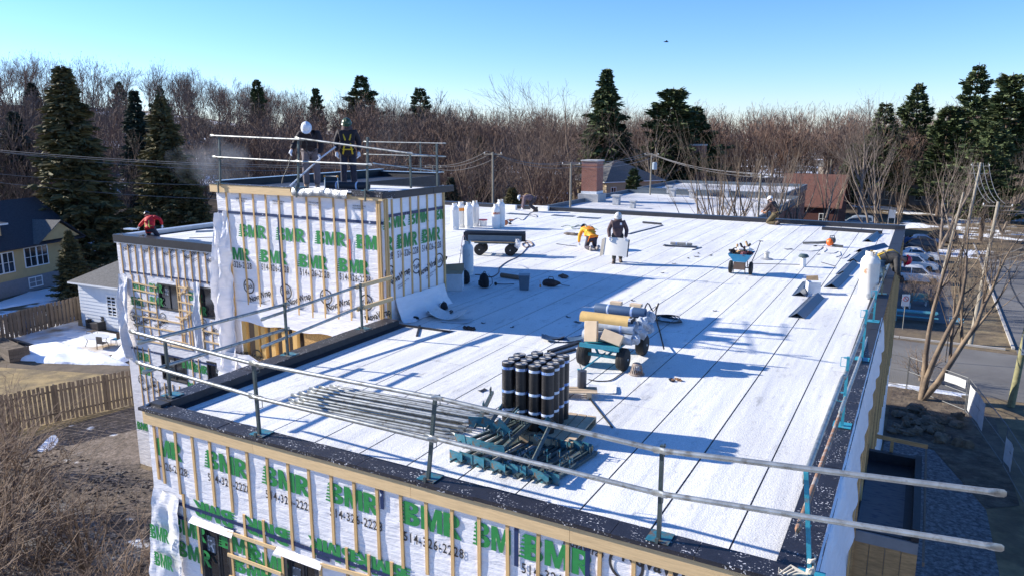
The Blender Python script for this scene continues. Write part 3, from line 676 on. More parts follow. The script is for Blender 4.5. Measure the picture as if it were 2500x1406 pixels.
for k in range(5): a0 = XW - 0.05 + 2.75 * k; mm = MB(); mm.box(a0 + 0.003, a0 + 2.747, YW - 0.09, YW + 0.36, 0.185, 0.20); mm.box(a0 + 0.003, a0 + 2.747, YW - 0.095, YW - 0.085, -0.11, 0.185); mm.build('metal_coping', DARKM, par, world=True)
mm = MB(); mm.box(XW - 0.02, XTL + 1.0, YW - 0.080, YW - 0.03, -0.145, -0.115); mm.build('eave_board', WHITEP, wl, world=True)
mm = MB(); mm.box(XW, XTL + 1.0, YW - 0.05, YW + 0.34, 0.0, 0.182); mm.build('wing_parapet', BLACKC, BLD, world=True)
for v in (345, 452, 558, 658, 768, 868, 970, 1075, 1185, 1290, 1400, 1510, 1620, 1730, 1840, 1950, 2060):
    a, _ = wy(240 + v / 6.25, 600); b_ = -1.35 - 0.18 * rd.random(); strip(wl, a, b_, -0.15, YW, w=0.052, d=0.03, lean=rd.uniform(-.02, .02))
for v in (525, 625, 725): a, _ = wy(240 + v / 6.25, 680); strip(wl, a, -4.3, -1.45, YW, w=0.05, d=0.022, lean=-0.03)
for v in (1240, 1275, 1355, 1400): a, _ = wy(240 + v / 6.25, 740); strip(wl, a, -4.2, -1.4, YW, w=0.06, d=0.024, lean=-0.06)
for v in (1560, 875): a, _ = wy(240 + v / 6.25, 720); strip(wl, a, -4.2, -1.75, YW, w=0.05, d=0.024, lean=-0.02)
for px in (500, 520, 540, 452, 470, 487): a, _ = wy(px, 830); strip(wl, a, -4.3, -2.9, YW, w=0.05, d=0.02)
for z0, a0, a1 in [(zz, 326, 384) for zz in (689, 705, 727, 750)]:
    A0, zA = wy(a0, z0); A1, zB = wy(a1, z0 + 13); slat(wl, A0, A1, zA, YW - 0.023, tilt=zB - zA)
for y0, x0, x1, dy in ((768, 328, 450, 22), (790, 328, 455, 24), (812, 330, 460, 26), (826, 335, 470, 26), (772, 430, 460, 8), (735, 436, 470, 7), (755, 437, 472, 7), (805, 495, 555, 14), (830, 498, 552, 13), (700, 436, 470, 5), (714, 437, 470, 5)):
    A0, zA = wy(x0, y0); A1, zB = wy(x1, y0 + dy); slat(wl, A0, A1, zA, YW - 0.023, tilt=zB - zA)
A0, zA = wy(440, 720); A1, zB = wy(462, 698); mm = MB(); mm.beam((A0, YW - 0.06, zA), (A1, YW - 0.06, zB), 0.06, 0.02, up=(0, 1, 0)); mm.build('brace', WOODX, wl, world=True)
A0, zA = wy(442, 782); A1, zB = wy(468, 762); mm = MB(); mm.beam((A0, YW - 0.06, zA), (A1, YW - 0.06, zB), 0.06, 0.02, up=(0, 1, 0)); mm.build('brace', WOODX, wl, world=True)
for px in (345, 358, 372, 386, 402, 422, 438, 460, 474, 490, 512, 528, 545, 560): a, _ = wy(px, 930); strip(wl, a, -6.6 - rd.random(), -4.6 if px < 385 or 460 < px < 500 else -6.0, YW, w=0.05, d=0.022, lean=-0.02)
PWg = ('y', YW)
for px, py in ((340, 703), (381, 703), (336, 735), (383, 735), (478, 725), (488, 757), (350, 870), (357, 905), (462, 890), (490, 900), (475, 945), (350, 1040)):
    a, z = wy(px, py); stamp(wl, BMR, PWg, a, z, 0.80, 0.36)
for px, py in ((340, 742), (372, 745)): a, z = wy(px, py); stamp(wl, NUM, PWg, a, z, 0.85, 0.17, name='printed_number')
for px, py in ((318, 601), (368, 606), (418, 614), (470, 622), (525, 630), (345, 790), (395, 790), (365, 945), (395, 950), (520, 810)):
    a, z = wy(px, py); nova(wl, PWg, a, z, 0.95, R(24)); tuck(wl, PWg, a - 0.5, z + 0.28, 0.42)
for px, py in ((334, 778), (358, 778), (398, 775), (540, 800)): a, z = wy(px, py); tuck(wl, PWg, a, z, 0.42)
for zz in (wy(400, 660)[1], wy(400, 850)[1]):
    for k in range(8): a0 = XW + 0.3 + k * 1.2; mm = MB(); mm.box(a0, a0 + 1.198, YW - 0.021, YW - 0.020, zz - 0.25 - 0.04, zz - 0.25 + 0.03); mm.build('sheathing_tape', TAPE, wl, world=True)
a, _ = wy(383, 600); mm = MB(); mm.box(a - 0.03, a + 0.03, YW - 0.022, YW - 0.0215, -1.3, -0.15); mm.build('sheathing_tape', TAPE, wl, world=True)
drape('loose_wrap', ((XW - 0.02, YW - 0.02, -1.5), (XW + 0.6, YW - 0.03, -1.6)), ((XW - 0.1, YW - 0.06, -5.2), (XW + 0.55, YW - 0.05, -5.2)), 40, wl, seed=1, amp=0.09, freq=6, sag=0.14)
a, z = wy(452, 700); drape('loose_wrap', ((wy(474, 680)[0], YW - 0.03, -1.35), (wy(488, 680)[0], YW - 0.03, -1.4)), ((wy(476, 800)[0], YW - 0.05, -4.3), (wy(492, 800)[0], YW - 0.05, -4.35)), 26, wl, seed=8, amp=0.05, freq=4, sag=0.06)
# ================================================================ ground, road, hill
def hill(x, y):
    """ground height: level round the building, rising to the wooded hill at the far left"""
    d = math.hypot(x, y); az = math.atan2(-x, y)                 # 0 = +Y, positive to the left
    left = min(1.0, max(0.0, (az - R(28)) / R(30))); left = left * left * (3 - 2 * left)
    r = max(0.0, d - 105.0)
    return G + left * min(r * 0.125, 21) + min(r, 400) * 0.006
def ground_mat():
    m = mat('ground_cover', (0.10, 0.075, 0.052), 0.95, var=0.35, scale=0.8, c2=(0.17, 0.125, 0.07), fac2=0.52, s2=0.12, bump=0.05, bscale=3.0, coords='Object')
    nt = m.node_tree; N = nt.nodes; L = nt.links; b = N['Principled BSDF']; src = b.inputs['Base Color'].links[0].from_socket
    tc = N.new('ShaderNodeTexCoord'); n = N.new('ShaderNodeTexNoise'); n.inputs['Scale'].default_value = 0.07; n.inputs['Detail'].default_value = 6; n.inputs['Roughness'].default_value = 0.62; L.new(tc.outputs['Object'], n.inputs['Vector'])
    r = N.new('ShaderNodeMapRange'); r.inputs[1].default_value = 0.55; r.inputs[2].default_value = 0.58; L.new(n.outputs[0], r.inputs[0])
    x = N.new('ShaderNodeMix'); x.data_type = 'RGBA'; L.new(r.outputs[0], x.inputs[0]); L.new(src, x.inputs[6]); x.inputs[7].default_value = (0.80, 0.83, 0.88, 1); L.new(x.outputs[2], b.inputs['Base Color']); return m
mb = MB(); xs = sorted(set([-2500, -1500, -900, -600, 700, 1200, 2500] + list(range(-450, 460, 15)))); ys = sorted(set([-300, -100, -40, 700, 1000, 1600, 2600] + list(range(-20, 560, 15))))
vv = [(x, y, hill(x, y)) for y in ys for x in xs]; nx = len(xs)
mb.add(vv, [(j * nx + i, j * nx + i + 1, (j + 1) * nx + i + 1, (j + 1) * nx + i) for j in range(len(ys) - 1) for i in range(nx - 1)])
tag(mb.build('ground', ground_mat(), None, smooth=True), kind='structure')
def sheet(name, poly, z, m_, th=0.0):
    c = Vector((sum(p[0] for p in poly) / len(poly), sum(p[1] for p in poly) / len(poly), 0)); mb = MB()
    if th: mb.prism([(p[0] - c.x, p[1] - c.y) for p in poly], z - th, z, plane='xy')
    else: mb.add([(p[0] - c.x, p[1] - c.y, z) for p in poly], [tuple(range(len(poly)))])
    o = mb.build(name, m_, None); o.location = (c.x, c.y, 0); tag(o, kind='structure'); return o
ASPH = mat('asphalt', (0.115, 0.112, 0.11), 0.9, var=0.18, scale=0.7, c2=(0.15, 0.145, 0.14), fac2=0.5, s2=0.25, bump=0.004, bscale=30)
ASPH2 = mat('asphalt_old', (0.17, 0.165, 0.155), 0.9, var=0.22, scale=0.6, c2=(0.12, 0.115, 0.11), fac2=0.48, s2=0.3, bump=0.004, bscale=30)
def gp(px, py): v = at(px, py, G); return (v.x, v.y)
sheet('road', [(6.6, 20), (14.5, 20), (15.5, 150), (17, 330), (9.0, 330), (6.6, 150)], G + 0.012, ASPH)
sheet('driveway', [(-8, 49), (6.7, 48), (6.7, 58.5), (-8, 59.5)], G + 0.008, ASPH2)
sheet('parking_lot', [(-14, 66), (3.2, 66), (3.2, 118), (-14, 118)], G + 0.008, ASPH)
sheet('side_street', [(-60, 112), (40, 124), (40, 132), (-60, 121)], G + 0.016, ASPH2)
for x0, x1, y0, y1 in ((3.2, 6.6, 59.4, 118), (3.0, 6.6, 20, 47.9)):
    sheet('verge', [(x0, y0), (x1, y0), (x1, y1), (x0, y1)], G + 0.010, mat('dry_verge', (0.13, 0.095, 0.055), 0.95, var=0.35, scale=1.2, c2=(0.20, 0.15, 0.08), s2=0.5, bump=.03, bscale=6))
KERB = mat('kerb_concrete', (0.40, 0.38, 0.35), 0.85, var=0.15, scale=1)
for i in range(14):
    mb = MB(); mb.box(-.09, .09, 0, 3.95, 0, .12); o = mb.build('kerb', KERB, None, loc=(6.45, 60 + 4 * i, G + .012)); tag(o, kind='structure')
for i in range(4): mb = MB(); mb.box(0, 3.2, -.09, .09, 0, .12); tag(mb.build('kerb', KERB, None, loc=(-7 + 3.25 * i, 59.6, G + .012)), kind='structure')
for i in range(7): sheet('road_crack_seal', [(8.4 + .3 * math.sin(i * 1.9), 62 + 8 * i), (8.55 + .3 * math.sin(i * 1.9), 62 + 8 * i), (8.55 + .3 * math.sin((i + 1) * 1.9), 70 + 8 * i), (8.4 + .3 * math.sin((i + 1) * 1.9), 70 + 8 * i)], G + .016, simple('tar_seal', (.03, .03, .03), .6))
GRAV = mat('grey_gravel', (0.16, 0.165, 0.175), 0.9, var=0.5, scale=9, c2=(0.09, 0.09, 0.095), fac2=0.5, s2=5, bump=0.05, bscale=9)
SOIL = mat('dark_soil', (0.075, 0.055, 0.040), 0.95, var=0.4, scale=2.5, c2=(0.13, 0.10, 0.07), s2=1.3, bump=0.12, bscale=2.5)
sheet('gravel_yard', [(-0.5, 12), (3.0, 12), (3.6, 24), (3.4, 33), (1.6, 38.5), (-0.5, 39)], G + .020, GRAV)
sheet('soil_bed', [(-0.5, 39.1), (1.6, 38.6), (3.4, 33.1), (4.6, 34), (4.4, 44.5), (2.9, 47.5), (-0.5, 47.5)], G + .026, SOIL)
mb = MB()
for i in range(46):
    rr = random.Random(i); mb.blob((rr.uniform(-.3, 2.9), rr.uniform(39.5, 43.8), G + .1), (rr.uniform(.15, .5), rr.uniform(.15, .45), rr.uniform(.1, .32)), 8, seed=i, jit=.35)
o = mb.build('soil_heap', mat('loose_soil', (0.17, 0.125, 0.085), 0.95, var=0.45, scale=3, bump=.05, bscale=6)); tag(o, 'lumpy heap of dug-up soil along the construction fence', 'soil', kind='stuff')
sheet('leaf_litter', [(-42, 1), (-11, 4), (-10.9, 16), (-16.5, 19.4), (-29.5, 19.4), (-36.6, 25), (-37.6, 17.6), (-40, 10)], G + .010, mat('leaf_litter', (0.10, 0.078, 0.062), 0.95, var=0.5, scale=6, c2=(0.15, 0.12, 0.10), fac2=0.52, s2=2.2, bump=0.08, bscale=7, speck=((.72, .75, .8), .55, .69)))
sheet('gravel_patch', [(-33, 9), (-27, 7), (-21, 10), (-23, 15), (-30, 16)], G + .016, mat('mixed_gravel', (0.13, 0.125, 0.125), 0.95, var=0.6, scale=10, c2=(.24, .235, .24), fac2=.6, s2=9, bump=.06, bscale=10))
sheet('lawn', [(-37.4, 17.8), (-36.5, 25.5), (-31, 30.5), (-41, 27.6), (-52, 24), (-62, 21), (-60, 10), (-45, 8)], G + .012, mat('dead_lawn', (0.26, 0.19, 0.085), 0.95, var=0.35, scale=1.5, c2=(0.16, 0.12, 0.065), fac2=0.52, s2=0.5, bump=.04, bscale=9))
def snow(name, pxs, z):
    pts = [Vector((*gp(*p), 0)) for p in pxs]; c = sum(pts, Vector()) / len(pts); out = []; n = len(pts)
    for i in range(n):
        a, b, d, e = pts[i - 1], pts[i], pts[(i + 1) % n], pts[(i + 2) % n]
        for k in range(7): f = k / 7; out.append(0.5 * ((2 * b) + (d - a) * f + (2 * a - 5 * b + 4 * d - e) * f ** 2 + (3 * b - a - 3 * d + e) * f ** 3))
    m = len(out); mb = MB(); vv = []
    for k, (f, h) in enumerate(((1.0, 0.0), (.92, .45), (.78, .8), (.55, 1.0), (.25, .9))):
        for i, q in enumerate(out):
            j = f * (1 + .16 * noise.noise(Vector((q.x * .9, q.y * .9, k * .3)))); w = (q - c) * j; vv.append((w.x, w.y, .014 + z * h * (1 + .8 * noise.noise(Vector((w.x * .8 + c.x, w.y * .8, 1.0))))))
    mb.add(vv, [(k * m + i, k * m + (i + 1) % m, (k + 1) * m + (i + 1) % m, (k + 1) * m + i) for k in range(4) for i in range(m)] + [tuple(4 * m + i for i in range(m))])
    tag(mb.build(name, SNOW, None, smooth=True, loc=(c.x, c.y, G)), kind='structure')
snow('snow_bank', [(20, 872), (70, 846), (130, 838), (200, 856), (270, 876), (320, 893), (240, 890), (110, 886)], .35)
snow('snow_bank', [(268, 878), (296, 856), (325, 850), (332, 870), (295, 886)], .4)
snow('snow_field', [(-20, 748), (60, 716), (140, 700), (205, 704), (190, 724), (90, 738), (0, 755)], .15)
snow('snow_patch', [(92, 1098), (118, 1068), (134, 1062), (142, 1075), (120, 1102)], .06)
rs = random.Random(5); STN_ = []
for k in range(4): b_ = MB(); b_.blob((0, 0, 0), (1, .75, .55), 6, seed=k, jit=.35); STN_.append((b_.v, b_.f))
mb = MB()
for i in range(5200):
    x, y = rs.uniform(-36, -11.5), rs.uniform(2, 19)
    if y > 3 + (-11 - x) * .62 + 8 or rs.random() < .35 * (noise.noise(Vector((x * .35, y * .35, 0))) + .4): continue
    v_, f_ = STN_[i % 4]; s_ = rs.uniform(.03, .10); a = rs.uniform(0, 6.28); c_, n_ = math.cos(a) * s_, math.sin(a) * s_
    mb.add([(p[0] * c_ - p[1] * n_ + x, p[0] * n_ + p[1] * c_ + y, p[2] * s_ + G + .03) for p in v_], f_)
tag(mb.build('gravel', mat('stone_litter', (0.17, 0.155, 0.145), 0.9, var=0.5, scale=3, c2=(.085, .07, .06), fac2=.5, s2=1.5)), 'loose stones and dead leaves strewn below the front left corner', 'gravel', kind='stuff')
# ================================================================ houses, fences, street furniture
def house(name, label, A, B, depth, h, rh, wallm, roofm, wins=(), ridge='x', over=0.4, doors=(), base=None, chimney=None, cat='house', foundation=None, z0=None, trim=None, clap=0.0, side_wins=()):
    """front wall runs A -> B on the ground; the house lies behind it (to the left of A->B). wins: (x0,x1,z0,z1) on the front"""
    A, B = Vector((A[0], A[1], 0)), Vector((B[0], B[1], 0)); d = B - A; L_ = d.length
    t = thing(name, label, cat, (A.x, A.y, G if z0 is None else z0), math.atan2(d.y, d.x)); trim = trim or WHITEP
    mb = MB(); mb.box(0, L_, 0, depth, 0, h); w = mb.build('wall', wallm, t)
    if clap:
        k = 0; z = clap
        while z < h - .05:
            mb = MB(); mb.add([(-.012, -.004, z + clap - .01), (L_ + .012, -.004, z + clap - .01), (L_ + .012, -.03, z), (-.012, -.03, z), (-.012, 0.0, z), (L_ + .012, 0.0, z)], [(0, 3, 2, 1), (3, 4, 5, 2)]); mb.build('clapboard', wallm, w); z += clap
    if foundation: mb = MB(); mb.box(-.03, L_ + .03, -.03, depth + .03, 0, foundation[0]); mb.build('foundation', foundation[1], t)
    rf = MB(); o = over; th = .12
    if ridge == 'x':
        m_ = depth / 2
        for s in (0, 1):
            y0 = -o if s == 0 else depth + o; dz = -rh * o / m_
            rf.add([(-o, y0, h + dz), (L_ + o, y0, h + dz), (L_ + o, m_, h + rh), (-o, m_, h + rh), (-o, y0, h + dz + th), (L_ + o, y0, h + dz + th), (L_ + o, m_, h + rh + th), (-o, m_, h + rh + th)], [(0, 1, 2, 3), (7, 6, 5, 4), (0, 4, 5, 1), (1, 5, 6, 2), (3, 7, 4, 0)])
        r_ = rf.build('roof', roofm, t)
        for x in (0.0, L_): mb = MB(); mb.add([(x, 0, h), (x, depth, h), (x, m_, h + rh - .02)], [(0, 1, 2)]); mb.build('gable', wallm, t)
    elif ridge == 'y':
        m_ = L_ / 2
        for s in (0, 1):
            x0 = -o if s == 0 else L_ + o; dz = -rh * o / m_
            rf.add([(x0, -o, h + dz), (x0, depth + o, h + dz), (m_, depth + o, h + rh), (m_, -o, h + rh), (x0, -o, h + dz + th), (x0, depth + o, h + dz + th), (m_, depth + o, h + rh + th), (m_, -o, h + rh + th)], [(0, 1, 2, 3), (7, 6, 5, 4), (0, 4, 5, 1), (1, 5, 6, 2), (3, 7, 4, 0)])
        r_ = rf.build('roof', roofm, t)
        for y in (-.002, depth): mb = MB(); mb.add([(0, y, h), (L_, y, h), (m_, y, h + rh - .02)], [(0, 1, 2)]); mb.build('gable', wallm, t)
    elif ridge == 'hip':
        k = min(L_, depth) / 2
        if L_ >= depth: a, b = (k, depth / 2), (L_ - k, depth / 2)
        else: a, b = (L_ / 2, k), (L_ / 2, depth - k)
        rf.add([(-o, -o, h), (L_ + o, -o, h), (L_ + o, depth + o, h), (-o, depth + o, h), (a[0], a[1], h + rh), (b[0] + .01, b[1] + .01, h + rh)], [(0, 1, 5, 4), (1, 2, 5), (2, 3, 4, 5), (3, 0, 4)] if L_ >= depth else [(0, 1, 4), (1, 2, 5, 4), (2, 3, 5), (3, 0, 4, 5)])
        r_ = rf.build('roof', roofm, t); mb = MB(); mb.box(-o, L_ + o, -o, depth + o, h - .14, h - .004); mb.build('eaves', trim, t)
    else:
        rf.box(.0, L_, .0, depth, h, h + .02); r_ = rf.build('roof', roofm, t)
        for b_ in ((-.15, L_ + .15, -.15, .1), (-.15, L_ + .15, depth - .1, depth + .15), (-.15, .1, .1, depth - .1), (L_ - .1, L_ + .15, .1, depth - .1)): mb = MB(); mb.box(*b_, h - .3, h + .45); mb.build('parapet', trim, t)
    if chimney:
        cx, cy, cw, ch = chimney; mb = MB(); mb.box(cx - cw / 2, cx + cw / 2, cy - cw / 2, cy + cw / 2, h, h + ch); mb.build('chimney', BRICKM, r_)
    def win(fr):
        x0, x1, z0, z1, y = fr; f = MB(); q = .09
        f.box(x0 - q, x1 + q, y - .06, y - .002, z1, z1 + q); f.box(x0 - q, x1 + q, y - .08, y - .002, z0 - q, z0); f.box(x0 - q, x0, y - .06, y - .002, z0, z1); f.box(x1, x1 + q, y - .06, y - .002, z0, z1); f.box((x0 + x1) / 2 - .03, (x0 + x1) / 2 + .03, y - .05, y - .002, z0, z1); f.box(x0, (x0 + x1) / 2 - .03, y - .045, y - .002, (z0 + z1) / 2 - .02, (z0 + z1) / 2 + .02); f.box((x0 + x1) / 2 + .03, x1, y - .045, y - .002, (z0 + z1) / 2 - .02, (z0 + z1) / 2 + .02)
        f_ = f.build('window', trim, t); g = MB(); g.box(x0, x1, y - .02, y - .004, z0, z1); g.build('pane', GLASS, f_); return f_
    for x0, x1, a, b in wins: win((x0, x1, a, b, 0.0))
    for x0, x1, hh in doors: mb = MB(); mb.box(x0, x1, -.04, -.002, 0, hh); dd = mb.build('door', simple('house_door', (.28, .17, .09), .6), t); mb = MB(); mb.blob((x1 - .12, -.06, hh * .5), (.03, .03, .03), 6, jit=0); mb.build('handle', BRASS_, dd)
    return t, L_
BRASS_ = simple('door_brass', (.4, .3, .12), .4, .7)
def brick_mat(name, c):
    m = mat(name, c, .85, var=.2, scale=3); nt = m.node_tree; N = nt.nodes; L = nt.links; b = N['Principled BSDF']; src = b.inputs['Base Color'].links[0].from_socket
    tc = N.new('ShaderNodeTexCoord'); sp = N.new('ShaderNodeSeparateXYZ'); cb = N.new('ShaderNodeCombineXYZ'); ad = N.new('ShaderNodeMath'); L.new(tc.outputs['Object'], sp.inputs[0]); L.new(sp.outputs[0], ad.inputs[0]); L.new(sp.outputs[1], ad.inputs[1]); L.new(ad.outputs[0], cb.inputs[0]); L.new(sp.outputs[2], cb.inputs[1])
    br = N.new('ShaderNodeTexBrick'); br.inputs['Scale'].default_value = 4.6; br.inputs['Mortar Size'].default_value = .018; br.inputs['Mortar'].default_value = (.32, .28, .25, 1); L.new(cb.outputs[0], br.inputs['Vector']); L.new(src, br.inputs['Color1']); L.new(src, br.inputs['Color2']); L.new(br.outputs[0], b.inputs['Base Color']); return m
BRICKM = brick_mat('red_brick', (.26, .085, .05))
SHING = mat('dark_shingle', (.035, .038, .048), .85, var=.3, scale=5, stretch=(1, 1, 3), bump=.02, bscale=14); SHINGG = mat('grey_shingle', (.10, .10, .10), .9, var=.3, scale=6, bump=.02, bscale=14); SHINGB = mat('brown_shingle', (.13, .055, .04), .9, var=.25, scale=4, bump=.02, bscale=12)
YELW = mat('yellow_stucco', (.50, .36, .17), .85, var=.08, scale=2)
# yellow house at the left
t, L_ = house('yellow_house', 'yellow house with a dark shingled roof and white windows behind the yard', (-70.2, 31.0), (-74.0, 44.5), 9.5, 4.6, 3.4, YELW, SHING, wins=[(4.4, 5.4, 2.2, 3.9), (5.55, 6.6, 2.2, 3.9), (7.9, 9.1, 2.3, 4.0), (9.25, 10.4, 2.3, 4.0), (8.0, 9.4, .4, 1.2)], foundation=(1.4, simple('grey_foundation', (.22, .215, .22), .9)), over=.6)
t2, _ = house('dormer', 'dormer', (0, 0), (4.2, 0), 3.0, 1.5, .7, YELW, SHINGG, wins=[(.5, 1.6, .35, 1.2), (2.4, 3.5, .35, 1.2)], ridge='hip', over=.45, z0=5.3)
for ch in list(t2.children):
    if ch.name.split('.')[0] in ('wall', 'roof', 'eaves', 'window'): ch.parent = t; ch.location = (2.4, 0.9, 5.0)
    ch.name = {'wall': 'dormer_wall', 'roof': 'dormer_roof', 'eaves': 'dormer_eaves'}.get(ch.name.split('.')[0], ch.name)
bpy.data.objects.remove(t2)
mb = MB(); mb.add([(9.0, -.75, 4.55), (13.8, -.75, 4.55), (11.4, -.75, 6.1)], [(0, 1, 2)]); mb.build('gable', YELW, t)
for s in (0, 1): mb = MB(); a = (8.5, -.9, 4.35) if s == 0 else (14.3, -.9, 4.35); mb.add([a, (11.4, -.9, 6.3), (11.4, 4.0, 6.3), (a[0], 4.0, a[2])], [(0, 1, 2, 3)]); mb.beam((a[0], -.95, a[2]), (11.4, -.95, 6.3), .06, .25, up=(0, 1, 0)); mb.build('porch_roof', SHING if s else SHINGG, t)
# white shed
house('white_shed', 'white clapboard shed with a dark hipped roof beside the patio', (-55.9, 33.4), (-46.0, 33.9), 7.0, 3.5, 2.2, mat('white_siding', (.66, .68, .70), .7, var=.05, scale=2), SHINGG, wins=[(3.2, 4.1, 1.2, 2.7), (5.0, 5.9, 1.3, 2.5)], ridge='hip', clap=.26, cat='shed', over=.5)
# flue on the house behind the wing
fl = aty(295, 640, 36.0); t = thing('metal_flue', 'shiny metal flue rising behind the left wing', 'chimney', (fl.x, 36.2, G)); mb = MB(); mb.lathe([(.22, 0), (.22, fl.z + 1.4 - G)], 14); mb.build('pipe', simple('shiny_metal', (.5, .5, .52), .25, .9), t, smooth=True); mb = MB(); zz = fl.z + 1.4 - G; mb.lathe([(.24, zz), (.36, zz + .1), (.36, zz + .25), (.1, zz + .4)], 14); mb.build('cap', MATS['shiny_metal'], t, smooth=True)
# brick neighbours with flat roofs
WROOF = mat('pale_flat_roof', (.62, .62, .62), .8, var=.2, scale=.25, c2=(.30, .30, .31), fac2=.60, s2=.12); SLATE = simple('slate_trim', (.10, .13, .16), .6)
house('flat_roofed_block', 'low flat-roofed building with pale snowy roof behind the back parapet', (-34.3, 60.0), (-13.0, 60.0), 35.0, 6.6, 0, BRICKM, WROOF, ridge='flat', cat='building', trim=SLATE)
house('flat_roofed_block', 'flat-roofed building with a pale roof, farther back than the chimney', (-33.0, 95.3), (-14.5, 95.3), 17.0, 6.9, 0, BRICKM, WROOF, ridge='flat', cat='building', trim=SLATE)
p = at(1441, 492, -3.6); t = thing('brick_chimney', 'tall square red brick chimney with a pale base', 'chimney', (p.x + .2, p.y, -3.58)); 
mb = MB(); mb.box(-1.25, 1.25, -1.25, 1.25, 0, .9); mb.build('base', CONC_ if 'CONC_' in globals() else simple('pale_concrete', (.45, .44, .42), .85), t); mb = MB(); mb.box(-.95, .95, -.95, .95, 1.2, 4.6); mb.build('stack', BRICKM, t); mb = MB(); mb.box(-.97, .97, -.97, .97, .9, 1.2); mb.build('flashing', simple('white_flashing', (.7, .72, .74), .5), t); mb = MB(); mb.box(-1.05, 1.05, -1.05, 1.05, 4.6, 4.75); mb.build('cap', simple('pale_concrete', (.45, .44, .42), .85), t)
for i, (px, py, s) in enumerate(((1505, 500, 1.0), (1545, 508, .7), (1635, 472, .9), (1642, 480, .9), (1690, 484, .9), (1772, 482, .9), (1770, 510, .8), (1720, 465, .8))):
    p = at(px, py, -3.55 if py > 474 else -3.25); t = thing('roof_vent', 'small pale box vent on the snowy flat roof', 'vent', (p.x, p.y, p.z), 0, 'vents on the neighbouring roof'); mb = MB(); mb.box(-.35 * s, .35 * s, -.35 * s, .35 * s, 0, .9 * s); mb.build('duct', simple('pale_grey', (.42, .43, .44), .6), t); mb = MB(); mb.box(-.5 * s, .5 * s, -.5 * s, .5 * s, .9 * s, 1.08 * s); mb.build('hood', simple('pale_grey', (.42, .43, .44), .6), t)
# beige house, brick house, grey house
a = atd(1480, 480, 112); b = atd(1612, 478, 117)
house('beige_house', 'two-storey beige house with a snow-edged dark roof among the pines', (a.x, a.y), (b.x, b.y), 9, 7.2, 2.8, mat('beige_siding', (.42, .33, .22), .8, var=.08, scale=1), SHINGG, wins=[(.9, 1.7, 5.0, 6.3), (4.4, 5.0, 5.0, 6.2), (.8, 1.5, 1.2, 2.8), (2.0, 2.7, 1.2, 2.8), (5.2, 6.2, 1.2, 2.8)], ridge='hip', over=.5)
a = atd(1905, 500, 112); b = atd(2046, 515, 108)
house('brown_roofed_house', 'dark brick house with a big reddish brown roof', (a.x, a.y), (b.x, b.y), 8, 4.2, 4.0, simple('dark_brick', (.09, .035, .03), .9), SHINGB, wins=[(5.6, 6.6, 1.4, 2.8)], over=.5, ridge='x')
a = atd(1700, 500, 128); b = atd(1925, 500, 124)
house('long_brick_building', 'long low brown building with a red roof behind the flat roofs', (a.x, a.y), (b.x, b.y), 10, 4.5, 2.2, BRICKM, SHINGB, over=.4, cat='building')
a = atd(1700, 480, 132); t = thing('brick_chimney', 'slim red brick chimney half hidden by bare branches', 'chimney', (a.x, a.y, G)); mb = MB(); mb.box(-1.2, 1.2, -.8, .8, 0, 15.3 - 3.2); mb.build('stack', BRICKM, t); mb = MB(); mb.box(-1.3, 1.3, -.9, .9, 12.1, 12.35); mb.build('cap', simple('pale_concrete', (.45, .44, .42), .85), t)
a = atd(2062, 520, 150); b = atd(2290, 528, 146)
house('grey_house', 'grey house with white-trimmed windows behind the parked minivan', (a.x, a.y), (b.x, b.y), 9, 5.2, 3.0, simple('grey_siding', (.20, .20, .22), .8), SHING, wins=[(3.0, 4.0, 1.4, 3.4), (7.0, 8.0, 1.4, 3.4), (12.5, 13.6, 1.4, 2.8)], over=.5)
for px, dd, lb in ((1020, 175, 'far grey-roofed cottage behind the bare trees, left'), (2045, 215, 'far cottage with a snowy gable among the bare trees'), (1790, 190, 'far dark-gabled house behind the brick building'), (90, 120, 'brick house in the shade behind the big spruce')):
    a = atd(px - 25, 430, dd); b = atd(px + 25, 430, dd); d_ = hill(a.x, a.y)
    house('far_house', lb, (a.x, a.y), (b.x, b.y), 7, 4.0, 2.8, simple('far_siding', (.20, .17, .15), .85) if px != 90 else BRICKM, SHINGG, wins=[(1.0, 2.0, 1.2, 2.6)], ridge='y', z0=d_)
# wooden fences, board by board
def fence(a, b, label, n, h=1.9, w=.14, m_=GREYWOOD, alt=0.0):
    a, b = Vector((a[0], a[1], G)), Vector((b[0], b[1], G)); d = b - a; L_ = d.length; t = thing('wooden_fence', label, 'fence', a, math.atan2(d.y, d.x)); rr = random.Random(n)
    mb = MB(); mb.box(0, w, -.011, .011, .03, h); me = mb.mesh('board', m_)
    for i in range(n): o = inst('board', me, t, (L_ * i / n, (.03 if i % 2 else -.03) * (1 if alt else .4), rr.uniform(-.03, .03)), (rr.uniform(-.01, .01), rr.uniform(-.012, .012), 0))
    for z in (.4, h - .4): mb = MB(); mb.box(0, L_, .045, .085, z, z + .09); mb.build('rail', m_, t)
    for i in range(int(L_ / 2.4) + 1): mb = MB(); x = min(i * 2.4, L_ - .05); mb.box(x, x + .09, .086, .176, 0, h); mb.build('post', m_, t)
fence((-42.0, 9.5), (-36.6, 25.2), 'weathered grey board fence with open gaps along the lawn', 84, 2.0, .145)
fence((-55.6, 22.5), (-58.1, 35.6), 'grey board fence behind the barbecue grills', 78, 1.9, .16, alt=1)
